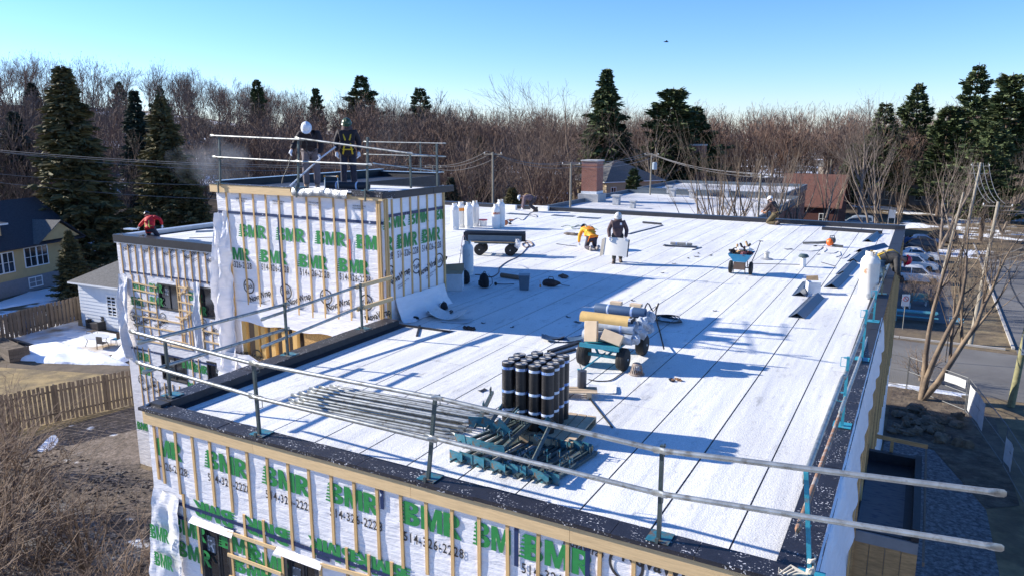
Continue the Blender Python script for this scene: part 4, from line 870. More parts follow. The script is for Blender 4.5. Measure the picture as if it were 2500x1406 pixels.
# yard
sheet('patio', [(-60.0, 29.5), (-58.4, 34.6), (-56.2, 33.2), (-50, 33.0), (-46.5, 31.5), (-46.8, 28.6), (-52, 27.6)], G + .030, mat('patio_snowy', (.70, .72, .76), .8, var=.05, c2=(.34, .24, .14), fac2=.53, s2=.25))
mb = MB(); mb.box(0, 13, -.12, .12, 0, .16); tag(mb.build('timber_edging', GREYWOOD, None, loc=(-59.4, 28.6, G), rz=R(-4)), 'long timber edging between the patio and the snow', 'edging')
def grill(px, py, label, m_, lidm, rz):
    p = at(px, py, G); t = thing('barbecue_grill', label, 'grill', (p.x, p.y, G + .032), rz); mb = MB(); mb.box(-.42, .42, -.27, .27, .12, .82); mb.build('cabinet', m_, t)
    for s in (-1, 1): mb = MB(); mb.box(-.41 if s < 0 else .01, -.01 if s < 0 else .41, -.30, -.272, .16, .78); mb.build('door', m_, t)
    mb = MB(); mb.box(-.75, .75, -.3, .3, .83, .88); mb.build('shelf', m_, t); mb = MB(); mb.prism([(-.3, .89), (.3, .89), (.26, 1.12), (.1, 1.24), (-.12, 1.24), (-.27, 1.1)], -.42, .42, plane='yz'); mb.build('lid', lidm, t); mb = MB(); mb.tube([(-.3, -.36, 1.02), (.3, -.36, 1.02)], .02, 8); mb.build('handle', STEELG, t)
    for s in (-1, 1): mb = MB(); mb.lathe([(.11, -.03), (.11, .03)], 14, (s * .34, .1, .11), (1, 0, 0)); mb.build('wheel', RUBBER, t)
STN = simple('stainless', (.55, .55, .54), .3, .7); grill(95, 800, 'stainless steel barbecue grill by the board fence', STN, STN, R(108)); grill(132, 786, 'black-lidded barbecue grill nearest the shed', simple('dark_metal', (.07, .07, .07), .5), simple('black_enamel', (.012, .012, .014), .3), R(108)); grill(40, 812, 'black smoker at the far end of the grills', simple('black_enamel', (.012, .012, .014), .3), simple('black_enamel', (.012, .012, .014), .3), R(108))
p = at(66, 808, G); mb = MB(); mb.lathe([(.26, 0), (.32, .62), (.34, .62), (.34, .66), (.29, .66)], 14); tag(mb.build('bin', simple('blue_bin', (.02, .14, .42), .5), None, smooth=True, loc=(p.x, p.y, G + .032)), 'blue plastic bin beside the grills', 'bin')
p = at(235, 803, G); t = thing('bench', 'black slatted garden bench against the white shed', 'bench', (p.x, p.y, G + .032), R(-4)); DKP = simple('black_plastic', (.02, .02, .022), .5); mb = MB(); mb.box(-.75, .75, -.3, .3, .05, .46); mb.build('seat', DKP, t)
for i in range(12): mb = MB(); mb.box(-.72 + .12 * i, -.64 + .12 * i, .26, .30, .47, .95); mb.build('slat', DKP, t)
for s in (-1, 1): mb = MB(); mb.box(s * .80 - .05, s * .80 + .05, -.3, .3, 0, .66); mb.build('arm', DKP, t)
p = at(238, 846, G); t = thing('patio_table', 'oval glass patio table covered with frost', 'table', (p.x, p.y, G + .032)); mb = MB(); mb.lathe([(.95, .70), (.97, .71), (.97, .735), (.95, .74)], 30, sx=1.05, sy=.72); mb.build('table_top', simple('frosted_glass', (.62, .64, .66), .4), t)
for sx in (-1, 1):
    for sy in (-1, 1): mb = MB(); mb.tube([(sx * .6, sy * .4, .70), (sx * .5, sy * .34, .4), (sx * .66, sy * .46, 0)], .02, 7); mb.build('leg', simple('bronze_metal', (.10, .075, .055), .5), t)
for px, py, rz, lb, cush in ((252, 852, 0.2, 'bronze patio chair in front of the oval table', 0), (285, 842, 1.9, 'patio chair with a blue cushion right of the oval table', 1), (226, 822, 3.3, 'patio chair behind the oval table', 0)):
    p = at(px, py, G); t = thing('patio_chair', lb, 'chair', (p.x, p.y, G + .032), rz); br = MATS['bronze_metal']; mb = MB(); mb.box(-.25, .25, -.24, .24, .40, .44); mb.build('seat', simple('blue_cushion', (.02, .20, .34), .8) if cush else br, t); mb = MB(); mb.box(-.25, .25, -.27, -.24, .46, .92); mb.build('backrest', br, t)
    for sx in (-1, 1):
        for sy in (-1, 1): mb = MB(); mb.tube([(sx * .24, sy * .22, .42), (sx * .25, sy * .25, 0)], .016, 6); mb.build('leg', br, t)
p = at(20, 865, G); t = thing('planter_box', 'long wooden planter box at the corner of the snowy yard', 'planter', (p.x, p.y, G), R(-10)); 
for i in range(4): mb = MB(); mb.box(-2.2, 2.2, -.62, -.58, .02 + .22 * i, .22 + .22 * i); mb.build('plank', GREYWOOD, t); mb = MB(); mb.box(2.2, 2.24, -.58, .58, .02 + .22 * i, .22 + .22 * i); mb.build('plank', GREYWOOD, t)
mb = MB(); mb.box(-2.2, 2.18, -.56, .56, .3, .7); mb.build('earth', SOIL, t)
# temporary fence at the building site corner
FEN = simple('fence_steel', (.16, .165, .17), .6, .3)
def mesh_fence(a, b, label, banner=None, h=1.9):
    a, b = Vector((*a, G)), Vector((*b, G)); d = b - a; L_ = d.length; t = thing('site_fence_panel', label, 'fence', a, math.atan2(d.y, d.x)); mb = MB()
    for p_, q_ in (((0, 0, 0), (0, 0, h)), ((L_, 0, 0), (L_, 0, h)), ((0, 0, h), (L_, 0, h)), ((0, 0, .12), (L_, 0, .12)), ((0, 0, h * .55), (L_, 0, h * .55))): mb.tube([p_, q_], .021, 6)
    mb.build('frame', FEN, t); mb = MB(); n = int(L_ / .09)
    for i in range(1, n): mb.tube([(L_ * i / n, 0, .12), (L_ * i / n, 0, h)], .005, 3, cap=False)
    tag(mb.build('wire_mesh', FEN, t), kind='stuff')
    if banner: mb = MB(); mb.grid(lambda u, v: Vector((banner[0] * L_ + u * (banner[1] - banner[0]) * L_, -.03 - .03 * math.sin(u * 8), banner[2] + v * (banner[3] - banner[2]))), 10, 4); mb.build('banner', simple('white_banner', (.50, .51, .52), .7), t, smooth=True)
mesh_fence((-1.0, 47.8), (0.2, 47.6), 'site fence panel nearest the building wall'); mesh_fence((.25, 47.6), (3.05, 44.9), 'site fence panel round the foot of the bare street tree', (.6, .98, 1.3, 1.75)); mesh_fence((3.1, 44.8), (4.3, 38.0), 'site fence panel hung with a white banner', (.05, .5, .3, 1.7)); mesh_fence((4.3, 37.9), (4.9, 33), 'site fence panel beyond the white banner', (.0, .3, .4, 1.5))
# poles and wires
POLE = mat('pole_wood', (.30, .26, .20), .85, var=.25, scale=3, stretch=(5, 5, .5), bump=.01); POLEP = mat('pole_pale', (.27, .24, .19), .85, var=.2, scale=3, stretch=(5, 5, .5), bump=.01)
def pole(x, y, h, label, lean=(0, 0), r=.16, m_=None, arm=None, trafo=False):
    z = hill(x, y); t = thing('utility_pole', label, 'utility pole', (x, y, z)); mb = MB(); top = V_(lean[0], lean[1], h); mb.tube([(0, 0, 0), top * .5, top], [r, r * .85, r * .68], 10); mb.build('pole', m_ or POLE, t, smooth=True)
    if arm:
        for k, f in enumerate(arm): mb = MB(); c = top * f; mb.beam(c + V_(-.9, 0, 0), c + V_(.9, .1, 0), .08, .09); mb.build('crossarm', POLE, t); 
        for s in (-.85, .85): mb = MB(); mb.lathe([(.035, 0), (.045, .08), (.02, .13)], 8, top * arm[0] + V_(s, 0, .06)); mb.build('insulator', WHITEP, t)
    if trafo: mb = MB(); mb.lathe([(.1, 0), (.3, .05), (.3, .85), (.2, .95)], 12, top * .86 + V_(.45, 0, -.4)); mb.build('transformer', simple('trafo_grey', (.30, .36, .42), .5), t, smooth=True)
    return Vector((x, y, z)) + top
def V_(*a): return Vector(a)
T = {}
for k, px, dd, pyt, lb, tf_ in (('a', 1203, 66, 372, 'wooden utility pole rising behind the white foam block', 0), ('b', 1394, 70, 398, 'wooden utility pole rising behind the back parapet, left of the brick chimney', 0), ('c', 1591, 95, 375, 'grey utility pole with a transformer beside the beige house', 1), ('d', 1057, 70, 405, 'short utility pole seen past the tower corner', 0), ('e', 1858, 66, 425, 'weathered utility pole beside the kneeling man', 0), ('f', 2030, 130, 390, 'white-topped utility pole behind the brown roof', 0)):
    q = atd(px, pyt, dd); T[k] = pole(q.x, q.y, q.z - hill(q.x, q.y), lb, arm=(.985,) if k != 'f' else None, r=.12, m_=POLEP, trafo=bool(tf_))
T['g'] = pole(3.9, 59.9, 9.8, 'pale leaning utility pole at the corner of the driveway', (.75, 2.6), .16, POLEP, arm=(.97,)); T['h'] = pole(5.3, 47.0, 9.3, 'mossy utility pole leaning beside the street', (.75, 2.2), .19, mat('mossy_pole', (.20, .19, .10), .9, var=.3, scale=4)); q = atd(2412, 435, 100); T['i'] = pole(4.0, 92, 11.2, 'tall utility pole with crossarms farther along the street', (1.2, 6), .18, POLEP, arm=(.97, .9)); T['j'] = pole(2.3, 84, 8.6, 'thin utility pole beside the parking lot', (1.2, 4), .14, POLEP)
mb = MB(); mb.box(-.3, .3, -.25, .25, -.55, .55); o = mb.build('junction_box', simple('blue_grey_box', (.22, .27, .33), .5), None, loc=(5.78, 47.7, G + 3.4)); tag(o, 'blue-grey box fixed to the mossy leaning pole', 'junction box')
def wire(a, b, label, sag=.5, r=.022, grp=None):
    a, b = Vector(a), Vector(b); pts = [a.lerp(b, k / 12) - Vector((0, 0, sag * 4 * (k / 12) * (1 - k / 12))) for k in range(13)]
    tag(MB().tube([p - a for p in pts], r, 4, cap=False).build('power_line', simple('wire_dark', (.16, .155, .15), .5), None, loc=a), label, 'power line', grp)
for k, (dz, lb) in enumerate(((.05, 'power line'), (-.05, 'power line'), (-.35, 'power line'))):
    for p_, q_, l2 in (('d', 'a', 'between the short pole by the tower and the next'), ('a', 'b', 'between the pole by the foam block and the pole by the chimney'), ('b', 'c', 'between the pole by the chimney and the transformer pole'), ('c', 'e', 'between the transformer pole and the pole by the kneeling man')):
        wire(T[p_] + V_(.6 * (k - 1), 0, dz), T[q_] + V_(.6 * (k - 1), 0, dz), lb + ' strung ' + l2, grp='lines ' + l2)
qa = atd(-60, 362, 78)
for k, (y0, y1) in enumerate(((364, 378), (368, 384), (422, 430), (442, 470), (367, 400))): wire(atd(-40, y0, 74), (T['d'] + V_(0, 0, -.2 * k)) if k < 2 else atd(760, y1 + 18, 82), ('upper power line crossing in front of the big spruce', 'second power line crossing in front of the big spruce', 'middle line running past the spruce trunk', 'lowest line sagging past the spruce trunk', 'line sagging behind the tower')[k], sag=.6, r=.03)
for k in range(4): wire(T['g'] + V_(.3 * k - .5, 0, -.1), T['i'] + V_(.5 * k - .8, 0, 0), 'power line along the street between the two pale poles', sag=.8, grp='lines along the street')
for k in range(2): wire(T['g'] + V_(0, 0, -.6 - .25 * k), (22, 56 + 8 * k, 1.5), 'power line crossing the street from the leaning pale pole', sag=.5, grp='lines crossing the street')
for k in range(3): wire(T['h'] + V_(0, 0, -.15 - .5 * k), Vector((4.1, 61.0, -4.2 - .3 * k)), 'thick cable from the mossy pole up to the pale pole', sag=.25, r=.03, grp='cables between the leaning poles')
# signs, picnic table, seats
t = thing('parking_sign', 'white no-parking sign on a thin post near the picnic table', 'sign', (-.4, 62.5, G), R(20)); mb = MB(); mb.tube([(0, 0, 0), (0, 0, 2.6)], .03, 6); mb.build('post', STEELG, t); mb = MB(); mb.box(-.28, .28, -.04, -.032, 1.8, 2.7); pl = mb.build('plate', WHITEP, t); mb = MB(); mb.tube([(.18 * math.cos(k * .314), -.044, 2.35 + .18 * math.sin(k * .314)) for k in range(21)], .022, 6); mb.build('ring', simple('sign_red', (.5, .03, .03), .5), pl); mb = MB(); mb.beam((-.14, -.045, 2.49), (.14, -.045, 2.21), .01, .04); mb.build('slash', MATS['sign_red'], pl)
t = thing('street_sign', 'blue street name plate on a slim post in the driveway', 'sign', (2.3, 54.5, G)); mb = MB(); mb.tube([(0, 0, 0), (0, 0, 3.0)], .035, 6); mb.build('post', simple('dark_post', (.05, .05, .055), .5), t); mb = MB(); mb.box(-.05, .75, -.02, .02, 2.75, 3.0); mb.build('plate', simple('sign_blue', (.20, .42, .55), .5), t)
t = thing('sign_board', 'small white board on two legs beside the parked minivan', 'sign', (-4.0, 131, G), R(10)); mb = MB(); mb.box(-.5, .5, -.03, .03, 1.3, 2.6); mb.build('plate', WHITEP, t)
for s in (-1, 1): mb = MB(); mb.box(s * .45 - .04, s * .45 + .04, -.03, .03, 0, 1.3); mb.build('leg', WHITEP, t)
TQ = simple('turquoise_paint', (.10, .33, .36), .6)
t = thing('picnic_table', 'turquoise picnic table beside the parking lot', 'picnic table', (.2, 66.0, G), R(4)); mb = MB(); mb.box(-1.7, 1.7, -.38, .38, .70, .76); mb.build('table_top', TQ, t)
for s in (-1, 1): mb = MB(); mb.box(-1.7, 1.7, s * .72 - .14, s * .72 + .14, .42, .47); mb.build('bench', TQ, t)
for sx in (-1, 1):
    for s in (-1, 1): mb = MB(); mb.beam((sx * 1.2, s * .75, 0), (sx * 1.2, s * .25, .70), .07, .1); mb.build('leg', TQ, t)
for px, py, lb in ((2212, 752, 'turquoise garden chair left of the white-legged bench'), (2240, 745, 'turquoise bench with white legs by the parking lot')):
    p = at(px, py, G); W_ = .3 if px == 2212 else .75; t = thing('garden_seat', lb, 'seat', (p.x, p.y, G + .01), R(10)); mb = MB(); mb.box(-W_, W_, -.25, .25, .42, .47); mb.build('seat', TQ, t); mb = MB(); mb.box(-W_, W_, .2, .25, .5, 1.0); mb.build('backrest', TQ, t)
    for sx in (-1, 1): mb = MB(); mb.beam((sx * W_ * .8, -.2, 0), (sx * W_ * .8, -.2, .42), .06, .06); mb.build('leg', WHITEP, t); mb = MB(); mb.beam((sx * W_ * .8, .25, 0), (sx * W_ * .8, .22, .42), .06, .06); mb.build('leg', WHITEP, t)
# cars
def car(x, y, rz, label, c, kind='suv', z=None, grp=None):
    t = thing('parked_car', label, 'car', (x, y, (G + .03) if z is None else z), rz, grp); pm = mat('paint_' + '_'.join(str(int(q * 100)) for q in c), c, .25, .1, var=.03, spec=.6); L_, W_ = (4.6, 1.82); hh = 1.68 if kind != 'sedan' else 1.45
    low = [(-2.3, .32), (-2.28, .75), (-2.2, .98), (-1.35 if kind == 'sedan' else -2.1, 1.0), (.85, .98), (1.5, .93), (2.15, .82), (2.3, .62), (2.3, .32), (1.9, .24), (-2.0, .24)]
    cab = {'suv': [(-2.2, .97), (-2.0, hh - .12), (-1.6, hh), (.1, hh), (.45, hh - .08), (1.15, .96)], 'van': [(-2.22, .97), (-2.12, hh), (-1.7, hh + .08), (.3, hh + .06), (.75, hh - .1), (1.55, .95)], 'sedan': [(-1.75, .97), (-1.0, hh - .08), (-.6, hh), (.1, hh), (.35, hh - .05), (1.1, .96)]}[kind]
    def loft(prof, w0, w1, zr):
        mb = MB(); n = len(prof); z0, z1 = zr
        def wd(z): return w0 + (w1 - w0) * max(0, min(1, (z - z0) / (z1 - z0)))
        vv = [(a, -wd(b), b) for a, b in prof] + [(a, wd(b), b) for a, b in prof]
        mb.add(vv, [tuple(range(n - 1, -1, -1)), tuple(range(n, 2 * n))] + [(i, (i + 1) % n, (i + 1) % n + n, i + n) for i in range(n)]); return mb, wd
    mb, _ = loft(low, W_ / 2, W_ / 2 - .04, (.5, 1.0)); body = mb.build('body', pm, t, bevel=.05)
    mb, wd = loft(cab, W_ / 2 - .06, W_ / 2 - .26, (.95, hh)); mb.build('cabin', pm, t, bevel=.04)
    zc0, zc1 = 1.02, hh - .13; xb, xf = cab[1][0] + .15, cab[-2][0] - .05
    for s in (-1, 1):
        for k, (x0, x1, x0t, x1t) in enumerate(((xb - .05, -.62, xb + .1, -.62), (-.55, .95 if kind != 'van' else 1.2, -.55, xf - .1))):
            mb = MB(); mb.add([(x0, s * (wd(zc0) + .006), zc0), (x1, s * (wd(zc0) + .006), zc0), (x1t, s * (wd(zc1) + .006), zc1), (x0t, s * (wd(zc1) + .006), zc1)], [(0, 1, 2, 3)]); mb.build('side_window', GLASS, t)
    a, b = cab[-1], cab[-2]; mb = MB(); mb.add([(a[0] - .04 + .012, -.68, a[1] + .06), (a[0] - .04 + .012, .68, a[1] + .06), (b[0] + .03, .55, b[1] - .03), (b[0] + .03, -.55, b[1] - .03)], [(0, 1, 2, 3)]); mb.build('windscreen', GLASS, t)
    a, b = cab[0], cab[1]; mb = MB(); mb.add([(a[0] - .01 + .04, -.66, a[1] + .1), (a[0] + .03, .66, a[1] + .1), (b[0] - .035, .56, b[1] - .06), (b[0] - .035, -.56, b[1] - .06)], [(0, 1, 2, 3)]); mb.build('rear_window', GLASS, t)
    for s in (-1, 1):
        for x_ in (-1.45, 1.42): wheel0(t, (x_, s * (W_ / 2 - .10), .33), (0, 1, 0), .33, .22)
        mb = MB(); mb.box(2.22, 2.312, s * .62 - .16, s * .62 + .16, .62, .76); mb.build('headlight', simple('headlight', (.7, .72, .75), .15), t); mb = MB(); mb.box(-2.295, -2.2, s * .76 - .09, s * .76 + .09, .72, .98); mb.build('taillight', simple('taillight', (.35, .01, .01), .3), t)
        mb = MB(); mb.blob((.75, s * (W_ / 2 + .06), 1.02), (.07, .09, .07), 8, jit=0); mb.build('mirror', pm, t)
    return t
def wheel0(parent, c, axis, r, w):
    mb = MB(); mb.lathe([(r * .6, -w / 2), (r * .93, -w / 2), (r, -w * .3), (r, w * .3), (r * .93, w / 2), (r * .6, w / 2)], 18, c, axis); ty_ = mb.build('wheel', RUBBER, parent, smooth=True); mb = MB(); mb.lathe([(r * .15, -w * .48), (r * .62, -w * .42), (r * .62, w * .42), (r * .15, w * .48)], 14, c, axis); mb.build('rim', simple('alloy', (.4, .4, .41), .35, .6), ty_, smooth=True)
car(-8.6, 128.0, R(184), 'silver-blue minivan parked on the side street', (.34, .40, .47), 'van')
WHT = (.72, .73, .74)
car(.2, 83, R(6), 'white car parked nearest the garden bench', WHT, 'suv'); car(-.2, 90.5, R(4), 'white car parked second in the row of white cars', WHT, 'suv'); car(0.0, 97.5, R(3), 'white car parked third in the row of white cars', WHT, 'sedan')
car(-.2, 104, R(185), 'dark car parked beyond the white cars', (.03, .03, .04), 'suv'); car(.6, 110.5, R(2), 'blue car parked at the far end of the lot', (.05, .10, .22), 'sedan'); car(2.2, 114.5, R(190), 'black pickup-sized car by the far street corner', (.02, .02, .025), 'suv')
# ================================================================ guardrails on the roof edges
def pipe_mesh(mb, p, q, r=0.025, lug=True):
    p, q = Vector(p), Vector(q); d = (q - p).normalized()
    if lug:
        mb.tube([p + d * 0.10, q - d * 0.10], r, 10, cap=False)
        _, sd_, u = basis(d)
        for a, s in ((p, 1), (q, -1)):
            e = d * s; vv = []; n = 10
            for off, wu, ws in ((0.10, 1.0, 1.0), (0.07, 1.12, 0.75), (0.035, 1.3, 0.28), (-0.015, 1.25, 0.2), (-0.035, 0.7, 0.18)):
                for j in range(n): t_ = 2 * math.pi * j / n; vv.append(a + e * off + u * r * wu * math.sin(t_) + sd_ * r * ws * math.cos(t_))
            ff = [(i * n + j, i * n + (j + 1) % n, (i + 1) * n + (j + 1) % n, (i + 1) * n + j) for i in range(4) for j in range(n)] + [tuple(range(4 * n, 5 * n))]
            mb.add(vv, ff)
    else: mb.tube([p, q], r, 10)
    return mb
def rail_pipe(p, q, label, group=None, r=0.030, m_=None, lug=True):
    mb = pipe_mesh(MB(), p, q, r, lug)
    o = mb.build('guardrail_pipe', m_ or STEELG, None, smooth=True, world=True, loc=Vector(p)); return tag(o, label, 'pipe', group)
def rail_post(base, top, label, m_=None, brackets=(0.0, 0.5), group=None, plate=True, stub=0.22, inward=(0, 1, 0), stubdir=(0, -1, 0)):
    base, top = Vector(base), Vector(top); h = (top - base); t = thing('guardrail_post', label, 'guardrail post', base, 0, group)
    m_ = m_ or TEALD
    mb = MB(); up = inward
    mb.beam((0, 0, 0.012), h, 0.042, 0.042, up=up); mb.build('upright', m_, t)
    if plate:
        mb = MB(); mb.box(-0.13, 0.13, -0.08, 0.17, 0.0, 0.010); mb.build('base_plate', TEALB if m_ is TEALB else TEAL, t)
        if stub: mb = MB(); s = Vector(stubdir); mb.beam(s * 0.075 + Vector((0, 0, 0.05)), s * 0.085 - Vector((0, 0, stub)), 0.035, 0.03, up=(0, 1, 0)); mb.build('edge_stub', m_, t)
    for f in brackets:
        c = h * (1 - f); mb = MB(); s = Vector(inward)
        a = c - Vector((0, 0, 0.02))
        mb.tube([a + s * 0.02, a + s * 0.10, a + s * 0.10 - Vector((0, 0, 0.14)), a + s * 0.02 - Vector((0, 0, 0.14))], 0.006, 6)
        mb.cbox(a + s * 0.035 + Vector((0, 0, 0.0)), (0.05, 0.05, 0.012)); mb.build('rail_hook', m_, t)
    return t
YR = YF + 0.07
def fr(px, py): return aty(px, py, YR)
ZC = 0.122
posts = [((368, 975), (365, 822), 'dark guardrail post at the corner of the front and left parapets', TEALD), ((634, 1066), (619, 886), 'dark guardrail post at the end of the pile of steel pipes', TEALD),
         ((1046, 1168), (1063, 964), 'dark guardrail post in front of the heap of blue brackets', TEALD), ((1608, 1318), (1617, 1086), 'dark guardrail post on the bare front edge right of the bracket heap', TEALD),
         ((1979, 1392), (1968, 1150), 'turquoise guardrail post bound with white rags at the roof corner', TEALB)]
for b_, t_, lb, m_ in posts:
    bp = at(*b_, ZC); bp.y = YR + 0.03; bp.x = aty(*b_, YR + 0.03).x; tp = aty(*t_, YR + 0.03)
    if b_[0] < 400: bp = Vector((XL + 0.14, YF + 0.45, 0.186)); tp = Vector((atx(*t_, XL + 0.14).x, bp.y, aty(*t_, bp.y).z))
    rail_post(bp, tp, lb, m_)
rg = MB()                                       # rags tied round the corner post
bp = Vector((aty(1979, 1392, YR + 0.03).x, YR + 0.03, ZC))
for k in range(9):
    a = k * 0.9; rg.tube([bp + Vector((0.035 * math.cos(a + j * 0.8), 0.035 * math.sin(a + j * 0.8), 0.03 + 0.02 * k + 0.008 * j)) for j in range(9)], 0.010, 5)
for k in range(4): rg.tube([bp + Vector((-0.02, -0.02, 0.05)), bp + Vector((-0.10 - 0.03 * k, -0.04 + 0.02 * k, 0.05 + 0.01 * k)), bp + Vector((-0.16 - 0.04 * k, -0.05 - 0.015 * k, 0.025)), bp + Vector((-0.24 - 0.02 * k, -0.06 + 0.03 * k, 0.02))], [0.012, 0.012, 0.010, 0.004], 5)
tag(rg.build('rag', simple('dirty_white_cloth', (0.62, 0.56, 0.46), 0.9, var=0.3), None, smooth=True, world=True, loc=bp), 'dirty white rags knotted round the foot of the turquoise corner post', 'rag')
FRT = [((318, 808), (640, 893), 'upper pipe of the front guardrail, by the left corner post'), ((612, 884), (1072, 972), 'upper pipe of the front guardrail, above the pile of loose pipes'),
       ((1052, 967), (1628, 1102), 'upper pipe of the front guardrail, across the membrane rolls'), ((1600, 1097), (2446, 1203), 'long upper front pipe sticking out past the right roof corner'),
       ((334, 884), (640, 972), 'lower pipe of the front guardrail, by the left corner post'), ((610, 966), (1062, 1074), 'lower pipe of the front guardrail, below the pile of loose pipes'),
       ((1040, 1064), (1625, 1208), 'lower pipe of the front guardrail, across the blue brackets'), ((1598, 1202), (2440, 1336), 'long lower front pipe sticking out past the right roof corner')]
for k, (a, b, lb) in enumerate(FRT):
    y = YR - 0.026 - 0.062 * (k % 2); p, q = aty(*a, y), aty(*b, y); rail_pipe(p, q, lb)
XLr = XL + 0.14
for k, (a, b, lb) in enumerate([((340, 836), (704, 741), 'upper pipe of the left guardrail, by the front corner post'), ((640, 779), (893, 692), 'upper pipe of the left guardrail, meeting the tower'),
                                ((352, 908), (704, 801), 'lower pipe of the left guardrail, by the front corner post'), ((641, 846), (886, 746), 'lower pipe of the left guardrail, meeting the tower')]):
    x = XLr - 0.03 - 0.045 * (k % 2); rail_pipe(atx(*a, x), atx(*b, x), lb)
for b_, t_, lb in (((702, 858), (702, 736), 'dark guardrail post midway along the left parapet'), ((884, 798), (886, 690), 'dark guardrail post blocked to the tower corner with wood')):
    x = XLr + 0.02; p = atx(*b_, x); p.z = 0.186; p.y = atx(b_[0], b_[1], x).y; q = atx(*t_, x); q.y = p.y
    tpost = rail_post(p, q, lb, inward=(1, 0, 0), stubdir=(-1, 0, 0))
    if b_[0] > 800:
        for z in (0.95, 0.45):
            mb = MB(); mb.beam((-0.08, -0.05, z), (0.02, YT - p.y - 0.05, z + 0.03), 0.04, 0.09); mb.build('wood_block', WOODX, tpost)
XRr = XR - 0.17
rp = [((2049, 1108), (2050, 930), 'turquoise guardrail post on the right parapet, next to the corner one'), ((2097, 950), (2099, 804), 'turquoise guardrail post, third along the right parapet'),
      ((2126, 845), (2132, 732), 'turquoise guardrail post beside the big white cylinder'), ((2147, 768), (2151, 676), 'dark guardrail post behind the big white cylinder'), ((2165, 722), (2170, 640), 'dark guardrail post beside the man leaning over the edge')]
for b_, t_, lb in rp:
    p = atx(*b_, XRr); p.z = 0.074; q = atx(*t_, XRr); q.y = p.y; q.x = p.x
    rail_post(p, q, lb, TEALB if b_[0] < 2140 else TEALD, inward=(-1, 0, 0), stub=0)
rtops = [(1962, 1172), (2056, 925), (2104, 803), (2172, 642)]
for k in range(3):
    p, q = atx(*rtops[k], XRr - 0.03), atx(*rtops[k + 1], XRr - 0.03 - .0)
    rail_pipe(p + Vector((0.022 * (k % 2), 0, 0)), q + Vector((0.022 * (k % 2), 0.15, 0)), ('upper pipe of the right guardrail, from the corner post', 'upper pipe of the right guardrail, second along', 'upper pipe of the right guardrail, past the big white cylinder')[k], r=0.032)
RUST = mat('rusty_pipe', (0.30, 0.16, 0.09), 0.6, 0.3, var=0.3, scale=9, c2=(0.35, 0.33, 0.30), fac2=0.55, s2=5)
lows = [((1944, 1300), (2052, 1008), RUST), ((2050, 1010), (2101, 872), None), ((2098, 880), (2160, 700), None)]
for k, (a, b, m_) in enumerate(lows):
    rail_pipe(atx(*a, XRr - 0.03 + 0.045 * (k % 2)), atx(*b, XRr - 0.03 + 0.045 * (k % 2)), ('rusty brown lower pipe of the right guardrail, by the corner', 'grey lower pipe of the right guardrail, second along', 'grey lower pipe of the right guardrail, past the big white cylinder')[k], m_=m_)
# tower guardrail
YTr = YT - 0.06
for b_, t_, lb in (((538, 448), (535, 333), 'dark guardrail post at the bare-wood corner of the tower roof'), ((729, 466), (728, 335), 'dark guardrail post before the white-helmeted man on the tower'), ((897, 474), (897, 336), 'dark guardrail post before the black membrane roll on the tower')):
    p = aty(*b_, YTr); p.z = 3.137; q = aty(*t_, YTr); rail_post(p, q, lb, brackets=(0.02, 0.45), stub=0.24)
for k, (a, b, lb) in enumerate([((515, 332), (740, 342), 'upper front pipe of the tower guardrail, over the bare board'), ((722, 338), (1004, 376), 'upper front pipe of the tower guardrail, sticking out past the corner'), ((520, 384), (735, 396), 'lower front pipe of the tower guardrail, over the bare board'), ((722, 395), (905, 403), 'lower front pipe of the tower guardrail, before the two men')]):
    rail_pipe(aty(*a, YTr - 0.05), aty(*b, YTr - 0.05), lb, r=0.026)
for b_, t_, lb in (((1003, 446), (1003, 372), 'thin guardrail post at the right edge of the tower roof'), ((1080, 432), (1080, 352), 'thin guardrail post at the back corner of the tower roof'), ((930, 432), (930, 328), 'thin guardrail post at the back of the tower roof')):
    X_ = XTR - 0.1 if b_[0] > 1000 else -14.3
    if b_[0] == 1080: p = Vector((XTR - 0.12, YTB - 0.07, 3.078)); q = Vector((XTR - 0.12, YTB - 0.07, atx(*t_, XTR - 0.12).z))
    elif b_[0] == 1003: p = atx(*b_, XTR - 0.1); p.z = 3.113; q = Vector((p.x, p.y, atx(*t_, p.x).z))
    else: p = Vector((-14.6, 20.5, 3.153)); q = Vector((-14.6, 20.5, 4.15))
    rail_post(p, q, lb, brackets=(0.03,), stub=0, inward=(-1, 0, 0), plate=False)
for a, b, lb in (((1000, 377), (1082, 383), 'short pipe along the right edge of the tower roof'), ((912, 400), (1082, 421), 'lower pipe along the right edge of the tower roof')):
    rail_pipe(atx(*a, XTR - 0.13), atx(*b, XTR - 0.13), lb, r=0.016)
for z, lb in ((4.12, 'upper back pipe of the tower guardrail behind the two men'), (3.70, 'lower back pipe of the tower guardrail behind the two men')):
    rail_pipe((-16.9, 20.46, z), (-13.6, 20.46, z - 0.03), lb, r=0.018)

